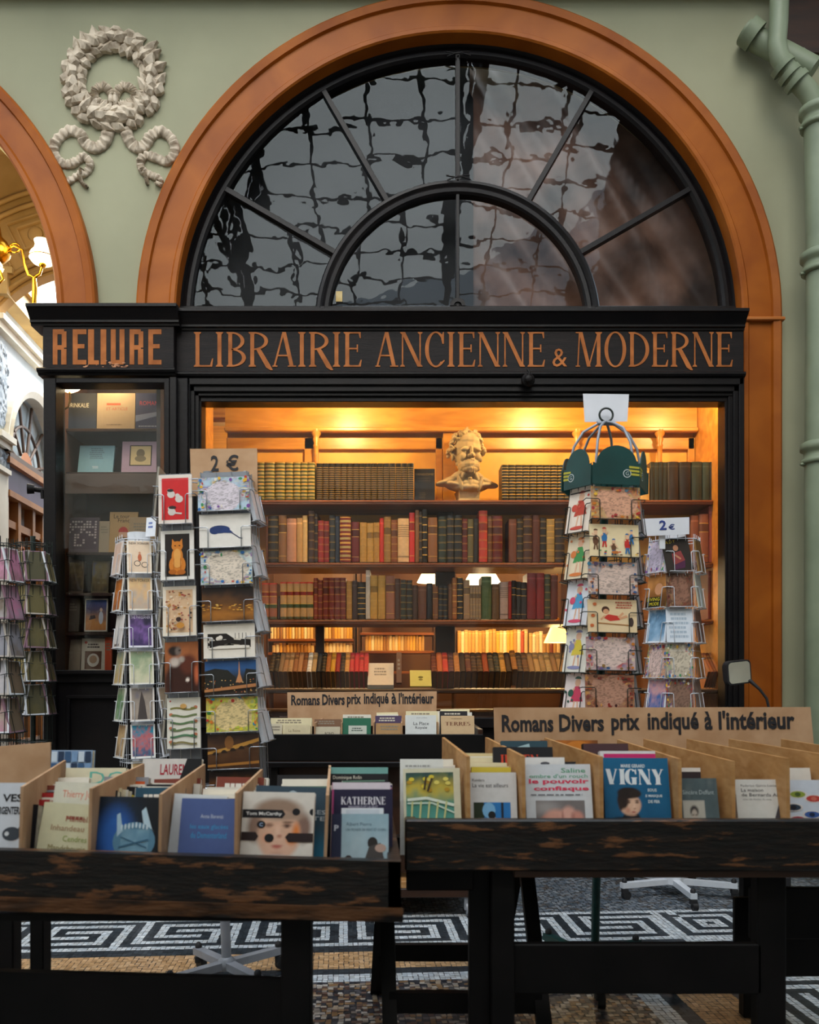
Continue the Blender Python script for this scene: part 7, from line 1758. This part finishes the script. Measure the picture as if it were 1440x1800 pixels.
def c_vie(a):
    a.T('Kundera', .06, .885, .32, .92, '#5a5658'); a.T('La vie est ailleurs', .06, .81, .82, .86, '#4a4648'); a.Rc(.08, .3, .86, .62, '#2a76b8'); a.Rc(.08, .3, .3, .62, '#26301c'); a.Rc(.66, .3, .71, .62, '#1c2430'); a.E(.46, .45, .08, .05, '#1c1a1c', 12); a.E(.48, .42, .06, .04, '#c8b8ac', 10); a.E(.4, .52, .14, .1, '#7ab0d8', 12); a.E(.46, .46, .08, .05, '#1c1a1c', 12)
front_book(826, 909, 1358, RF + .01, ZR, 14, '#d0cecc', c_vie, 'white book with a blue window photo low on the cover', spine='#c8b23a')
def c_pouv(a):
    a.T('Saline', .55, .9, .92, .955, '#5aa07a', .01); a.T("ombre d'un rouch", .06, .84, .95, .885, '#6aa88a', .01); a.T('le pouvoir', .05, .76, .96, .83, '#d83a5a', .03); a.T('confisque', .12, .68, .96, .745, '#d83a5a', .03); a.lines(.05, .63, .98, .66, 1, '#7a7a80', 3)
    a.G(blend('#77706f', [(.2, .8, .4, .3, '#a09a98', .8), (.5, .3, .5, .4, '#b87868', .2), (.4, .45, .3, .35, '#d29a88', .4), (.66, .5, .2, .38, '#dca696', .35), (.84, .42, .16, .32, '#cc8e7e', .35), (.55, .5, .03, .3, '#9a5a4e', .8), (.75, .48, .03, .28, '#9a5a4e', .8), (.3, .3, .2, .12, '#a86a5c', .6)], .05), 26, 20, .14, .2, .88, .58)
front_book(926, 1042, 1344, RF + .01, ZR, 14, '#cfd2d6', c_pouv, 'white magazine with red and green title lines, right table', roll=.3)
front_book(926, 996, 1332, RF + .05, ZR, 14, '#d8d6d4', lambda a: a.E(.5, .93, .12, .02, '#4a4a50', 10), 'white book behind the red and green titled magazine')
def c_jul(a): a.Sf('JULIEN', .1, .78, .75, .92, '#c8432a', .2)
front_book(870, 975, 1314, RF + .16, ZR, 14, '#18171b', c_jul, 'black book with orange capital letters, right table')
front_book(884, 966, 1303, RF + .26, ZR, 14, '#2c4854', lambda a: a.Pn([(.1, .9), (.6, .97), (.65, .85), (.3, .8)], '#a8c4c8'), 'teal book at the back behind the orange lettered black one')
def c_vigny(a):
    a.G(lambda u, v: ramp(.35 + .5 * v + .15 * vn(u * 2, v * 2, 2), [(0, '#123a5a'), (1, '#14628a')]), 8, 10)
    a.T('MARIE GERARD', .27, .9, .64, .935, '#d0d8dc', .03); a.Sf('VIGNY', .03, .73, .92, .885, '#dfe4e6', .26)
    a.T('SOUS', .66, .66, .8, .69, '#c8d4d8', .03); a.T('LE MASQUE', .6, .6, .88, .63, '#c8d4d8', .03); a.T('DE FER', .66, .545, .84, .575, '#c8d4d8', .03)
    bgv = lambda u, v: ramp(.35 + .5 * (v * .55 + .15) + .15 * vn(u * 2, v * 2, 2), [(0, '#123a5a'), (1, '#14628a')])
    a.G(blend(bgv, [(.36, .08, .5, .3, '#12161e', .15), (.12, .04, .22, .2, '#93705a', .3), (.5, .06, .16, .24, '#7c2a26', .4), (.62, .28, .26, .2, '#10141c', .15), (.62, .38, .22, .1, '#171b24', .3),
        (.6, .62, .3, .25, '#cfa287', .14), (.66, .6, .2, .2, '#dcb296', .5), (.42, .72, .17, .22, '#2a1d18', .3), (.58, .88, .33, .14, '#241915', .22), (.74, .86, .18, .1, '#2c1f1a', .3), (.36, .6, .07, .14, '#2f211b', .5),
        (.56, .67, .075, .03, '#4a3026', .6), (.78, .67, .065, .028, '#4a3026', .6), (.56, .715, .09, .018, '#3c2a22', .6), (.78, .715, .075, .018, '#3c2a22', .6), (.7, .58, .04, .09, '#e4bea4', .8), (.71, .535, .05, .02, '#a8745c', .7), (.68, .465, .08, .022, '#a8504a', .6), (.54, .5, .09, .09, '#c88a72', .9), (.66, .4, .12, .03, '#b88a70', .8)], .05, 4), 44, 48, .02, .24, .62, .70)
front_book(1063, 1178, 1333, RF + .01, ZR, 14, '#14507a', c_vigny, 'bright blue book with a portrait and big white capitals, right table', roll=-.5)
front_book(1060, 1158, 1321, RF + .07, ZR, 14, '#d8d4d4', lambda a: (a.Rc(.06, .8, 1, .97, '#c8286a')), 'white and magenta book just behind the blue portrait book')
front_book(1030, 1110, 1308, RF + .16, ZR, 14, '#241c1e', lambda a: a.Rc(0, .9, 1, 1, '#4a3034'), 'dark brown book behind the magenta one, right table')
def c_cat2(a): a.G(pic([(0, '#2c2220'), (.5, '#b86a24'), (1, '#1c1618')], 4, 3, .3), 12, 10); a.E(.65, .92, .22, .07, '#c87a2a', 12)
front_book(952, 1052, 1301, 2.48, ZR, 10, '#2a201e', c_cat2, 'dark book with an orange picture at the back below the long sign')
def c_old(a): a.G(pic([(0, '#5a6a6c'), (.5, '#4a585c'), (1, '#6a7474')], 9, 5, .2), 14, 16); a.T('Sincère Deffant', .04, .78, .9, .84, '#a8b4b4'); a.Rc(.02, .2, .62, .7, '#a8a49a'); a.G(blend('#b5b0a4', [(.5, .1, .5, .35, '#6f6a64', .3), (.5, .72, .24, .2, '#3a3432', .3), (.5, .6, .17, .2, '#b8aa9c', .25), (.43, .62, .05, .02, '#4a403a', .6), (.58, .62, .05, .02, '#4a403a', .6), (.5, .5, .06, .015, '#6a504a', .6)], .05), 20, 26, .04, .22, .6, .68)
front_book(1199, 1263, 1368, RF + .01, ZR, 14, '#5a686a', c_old, 'grey-green book with a pale old photograph on the cover', roll=0)
front_book(1196, 1236, 1350, RF + .05, ZR, 14, '#2c2024', lambda a: a.Rc(0, .95, 1, 1, '#d0c8c0'), 'dark maroon book behind the grey-green photograph book')
def c_lorca(a): a.T('Federico Garcia Lorca', .1, .90, .78, .93, '#6a6668'); a.T('La maison', .1, .83, .52, .875, '#4a4648'); a.T('de Bernarda Alba', .1, .765, .9, .81, '#4a4648'); a.T('suivi de Noces de sang', .12, .71, .66, .735, '#7a7678'); a.Pn([(.55, .2), (.62, .4), (.76, .5), (.8, .25)], '#a8483a'); a.Pn([(.68, .44), (.79, .66), (.8, .36)], '#4a4448')
front_book(1296, 1388, 1370, RF + .01, ZR, 14, '#d2cfc8', c_lorca, 'white paperback with a small red and grey sail-like picture', roll=0)
def c_eyes(a):
    a.G(pic([(0, '#c0cad8'), (1, '#ccd2dc')], 3, 2), 6, 6)
    for (x, y, c, c2) in ((.2, .8, '#8a9a3a', '#4a5a2a'), (.46, .74, '#b8403a', '#c86a5a'), (.4, .52, '#3a5a9a', '#1c2a4a'), (.1, .62, '#2a3a4a', '#1a1a24'), (.75, .6, '#5a7a4a', '#8a3a4a'), (.15, .45, '#a83a4a', '#5a2a34'), (.8, .8, '#3a3a4a', '#8a8a9a')): a.E(x, y, .16, .055, '#d8d0cc', 14); a.E(x, y, .13, .045, c, 12); a.E(x, y, .05, .03, c2, 10)
front_book(1383, 1488, 1371, RF + .01, ZR, 14, '#c4ccd8', c_eyes, 'pale blue book covered with painted eyes and lips, far right')
front_book(1384, 1430, 1350, RF + .09, ZR, 14, '#d8d2c8', None, 'ivory book standing behind the painted eyes book', t=.03)
fill(X(826, RF), X(912, RF), RF + .045, RF + .42, ZR, 0, 14, cl('ybccrccwccbc'), 'behind the white blue-window book', '', hs=(.195, .21))
fill(X(712, RF), X(815, RF), RF + .09, RF + .2, ZR, 0, 14, cl('wiw'), 'behind the garden bridge book', '', start=3)
fill(X(924, RF), X(1045, RF), RF + .08, RF + .14, ZR, 0, 14, cl('wk'), 'behind the red and green titled magazine', '', start=3)

def long_sign(label, corners, Y, Y2, tv):
    o = sign_card('cardboard_sign', label, corners, Y, Y2, .004, M['cardboard'], [])
    return o
def lettered(label, corners, Y, Y2, v0, v1, words):
    fns = []
    for (s, u0, u1, a, b) in words: fns.append(tx(s, u0, a, u1, b, .032))
    return sign_card('cardboard_sign', label, corners, Y, Y2, .004, M['cardboard'], fns)
wf = lambda a: (a - 868) / (1430 - 868)
Hs = lambda y: 1 - (y - 1243) / (1325 - 1243)
lettered('long brown cardboard sign reading Romans Divers prix indiqué, back of the right table', [(870, 1325), (1432, 1320), (1425, 1243), (868, 1244)], 2.60, 2.61, 0, 1,
         [('Romans', wf(881), wf(972), Hs(1287), Hs(1256)), ('Divers', wf(982), wf(1061), Hs(1287), Hs(1256)), ('prix', wf(1074), wf(1124), Hs(1294), Hs(1256)), ('indiqué', wf(1138), wf(1228), Hs(1294), Hs(1253)), ('à', wf(1238), wf(1252), Hs(1286), Hs(1253)), ("l'intérieur", wf(1263), wf(1397), Hs(1286), Hs(1252))])

# ---------------------------------------------------------------- book cart close to the window
YM = 3.50
mt = thing('book_cart', 'dark wooden book cart on castors standing under the shop window', 'cart', (P(650, 0, YM).x, 3.75, 0)); MI = inv(mt)
zt2 = P(0, 1291, YM).z; x0, x1 = P(462, 0, YM).x, P(850, 0, YM).x; YMB = 3.98
def mpart(nm, mb, m): return mb.build(nm, m, mt)
mb = MB(MI); mb.box((x0, YM, zt2 - .11), (x1, YM + .02, zt2), .003); mpart('front_board', mb, M['blackmat'])
mb = MB(MI); mb.box((x0, YM - .012, zt2 - .135), (x1, YM + .02, zt2 - .112), .004); mpart('ledge', mb, M['black'])
for xa2 in (x0, x1 - .02): mb = MB(MI); mb.box((xa2, YM + .02, zt2 - .11), (xa2 + .02, YMB, zt2 + .02), .002); mpart('side_board', mb, M['darkwood'])
mb = MB(MI); mb.box((x0, YMB, zt2 - .11), (x1, YMB + .02, zt2 + .05), .002); mpart('back_board', mb, M['darkwood'])
mb = MB(MI); mb.box((x0, YM, zt2 - .13), (x1, YMB, zt2 - .11)); mpart('bottom_board', mb, M['darkwood'])
mb = MB(MI); mb.box((x0 + .04, YM + .06, .17), (x1 - .06, YM + .08, zt2 - .13)); mpart('front_panel', mb, M['darkwood'])
mb = MB(MI); mb.box((x0 + .02, YM + .0, .12), (x1 - .04, YMB - .05, .15), .003); mpart('base_shelf', mb, M['ply'])
mb = MB(MI); mb.box((x0 + .02, YM - .01, .085), (x1 - .02, YM + .03, .122), .003); mpart('base_rail', mb, M['darkwood'])
for xa2 in (x0 + .03, x1 - .09):
    for ya in (YM + .01, YMB - .08):
        mb = MB(MI); mb.box((xa2, ya, .15), (xa2 + .03, ya + .03, zt2 - .13), .002); mpart('leg', mb, M['blackmat'])
        mb = MB(MI); mb.tube([(xa2 + .02, ya + .01, .034), (xa2 + .042, ya + .01, .034)], .033, 14); mb.box((xa2 + .012, ya - .01, .03), (xa2 + .05, ya + .03, .088), .003); mpart('caster', mb, M['grey'])
ZM = zt2 - .11
XM = lambda px: P(px, 0, YM).x
for px in (550, 598, 655, 705, 770): mb = MB(MI); mb.box((XM(px), YM + .05, ZM), (XM(px) + .006, YMB - .02, zt2 + .045)); mpart('divider', mb, M['cardboard'])
def fm(px0, px1, yt, col, art, label, Y=YM + .03, t=.03, lean=12, spine=None): return front_book(px0, px1, yt, Y, ZM, lean, col, art, label, t, 0, spine)
ln = lambda a: a.lines(.15, .8, .85, .95, 2, '#8a8070', 4)
fm(475, 496, 1272, '#cfc4aa', ln, 'cream book at the left end of the book cart')
fm(501, 546, 1274, '#d2c4a0', lambda a: a.T('La Reine', .15, .8, .6, .88, '#8a7a5c'), 'cream book with faint title, second from left on the cart')
fm(554, 598, 1277, '#c9bfa6', lambda a: a.T('ROND', .4, .76, .75, .84, '#3a3430'), 'buff book with small black title on the cart')
fm(603, 652, 1262, '#2a6a50', lambda a: (a.Rc(.2, .62, .85, .82, '#c8ccc0'), a.lines(.28, .68, .78, .78, 2, '#4a5a50', 2)), 'green book with a pale label on the cart', spine='#2a6a50')
fm(661, 708, 1271, '#b08a5c', ln, 'brown book in the middle of the cart')
def c_place(a): a.T('AUX LIVRES', .35, .93, .7, .95, '#7a7a80'); a.T('La Place', .26, .78, .76, .85, '#4a4a50'); a.T('Royale', .32, .68, .7, .75, '#4a4a50')
fm(713, 767, 1257, '#d3d6d4', c_place, 'white book with typed title La Place on the cart')
def c_terres(a): a.lines(.25, .92, .75, .94, 1, '#6a5440', 2); a.Sf('TERRES', .12, .78, .88, .86, '#7a4a34', .2)
fm(776, 834, 1258, '#c9ab84', c_terres, 'tan book with capitals TERRES on the cart')
for i, (a, b, yt, c, lab) in enumerate([(476, 548, 1262, '#d8cda8', 'cream book pile behind the faint titled book on the cart'), (553, 600, 1264, '#7a5a44', 'brown picture book behind the buff one on the cart'), (603, 652, 1256, '#d9d4c8', 'white book behind the green one on the cart'), (660, 706, 1258, '#4a3a5a', 'violet topped book behind the brown one on the cart'), (714, 770, 1250, '#d8cda8', 'cream book behind the typed white one on the cart'), (774, 822, 1250, '#1f1e24', 'black book behind the tan capitals one on the cart')]):
    fm(a, b, yt, c, lambda q: q.lines(.1, .86, .9, .97, 2, '#c8c0b0' if c in ('#1f1e24', '#4a3a5a') else '#8a8070', 6), lab, Y=YM + .10)
fill(X(776, YM), X(838, YM), YM + .16, YM + .36, ZM, 0, 12, cl('wcwwc'), 'in the cart bin behind the tan capitals book', '', hs=(.19, .21), start=3)
fill(X(660, YM), X(704, YM), YM + .16, YM + .30, ZM, 0, 12, cl('wcb'), 'in the cart bin behind the violet topped book', '', hs=(.18, .20), start=3)
wg = lambda a: (a - 505) / (768 - 505); Hg = lambda y: 1 - (y - 1215) / (1277 - 1215)
lettered('brown cardboard sign reading Romans Divers prix indiqué on the book cart', [(506, 1277), (767, 1275), (768, 1215), (505, 1217)], 3.93, 3.94, 0, 1,
         [('Romans', wg(511), wg(562), Hg(1239), Hg(1220)), ('Divers', wg(566), wg(606), Hg(1239), Hg(1219)), ('prix', wg(610), wg(635), Hg(1243), Hg(1219)), ('indiqué', wg(640), wg(684), Hg(1243), Hg(1217)), ('à', wg(689), wg(698), Hg(1238), Hg(1218)), ("l'intérieur", wg(702), wg(764), Hg(1238), Hg(1217))])

# ---------------------------------------------------------------- trestles under the tables
def trestle(px_l, px_r, Yc, lab, zt_=.545, spread=.36):
    root = thing('trestle', lab, 'trestle', (X(px_l, Yc), Yc, 0)); I = inv(root); feet = []
    for px, dx in ((px_l, 1), (px_r, 1)):
        xc = X(px, Yc)
        for sg in (-1, 1):
            mb = MB(I); a = Vector((xc, Yc + sg * .02, zt_)); b = Vector((xc + (.02 if sg < 0 else -.035), Yc + sg * spread, 0)); beam(mb, b, a, .036, .03, Vector((0, 1, 0))); mb.build('leg', M['blackmat'], root); feet.append((a, b))
    for sg, z in ((0, .20), (1, .16)):
        (a0, b0), (a1, b1) = feet[sg], feet[2 + sg]; k = z / zt_; mb = MB(I); beam(mb, b0 + (a0 - b0) * k, b1 + (a1 - b1) * k, .024, .05); mb.build('rail', M['blackmat'], root)
    mb = MB(I); beam(mb, (X(px_l, Yc) - .02, Yc, zt_), (X(px_r, Yc) + .02, Yc, zt_), .05, .03); mb.build('top_rail', M['blackmat'], root)
trestle(678, 918, 2.32, 'black wooden trestle with slanted legs between the two front tables')
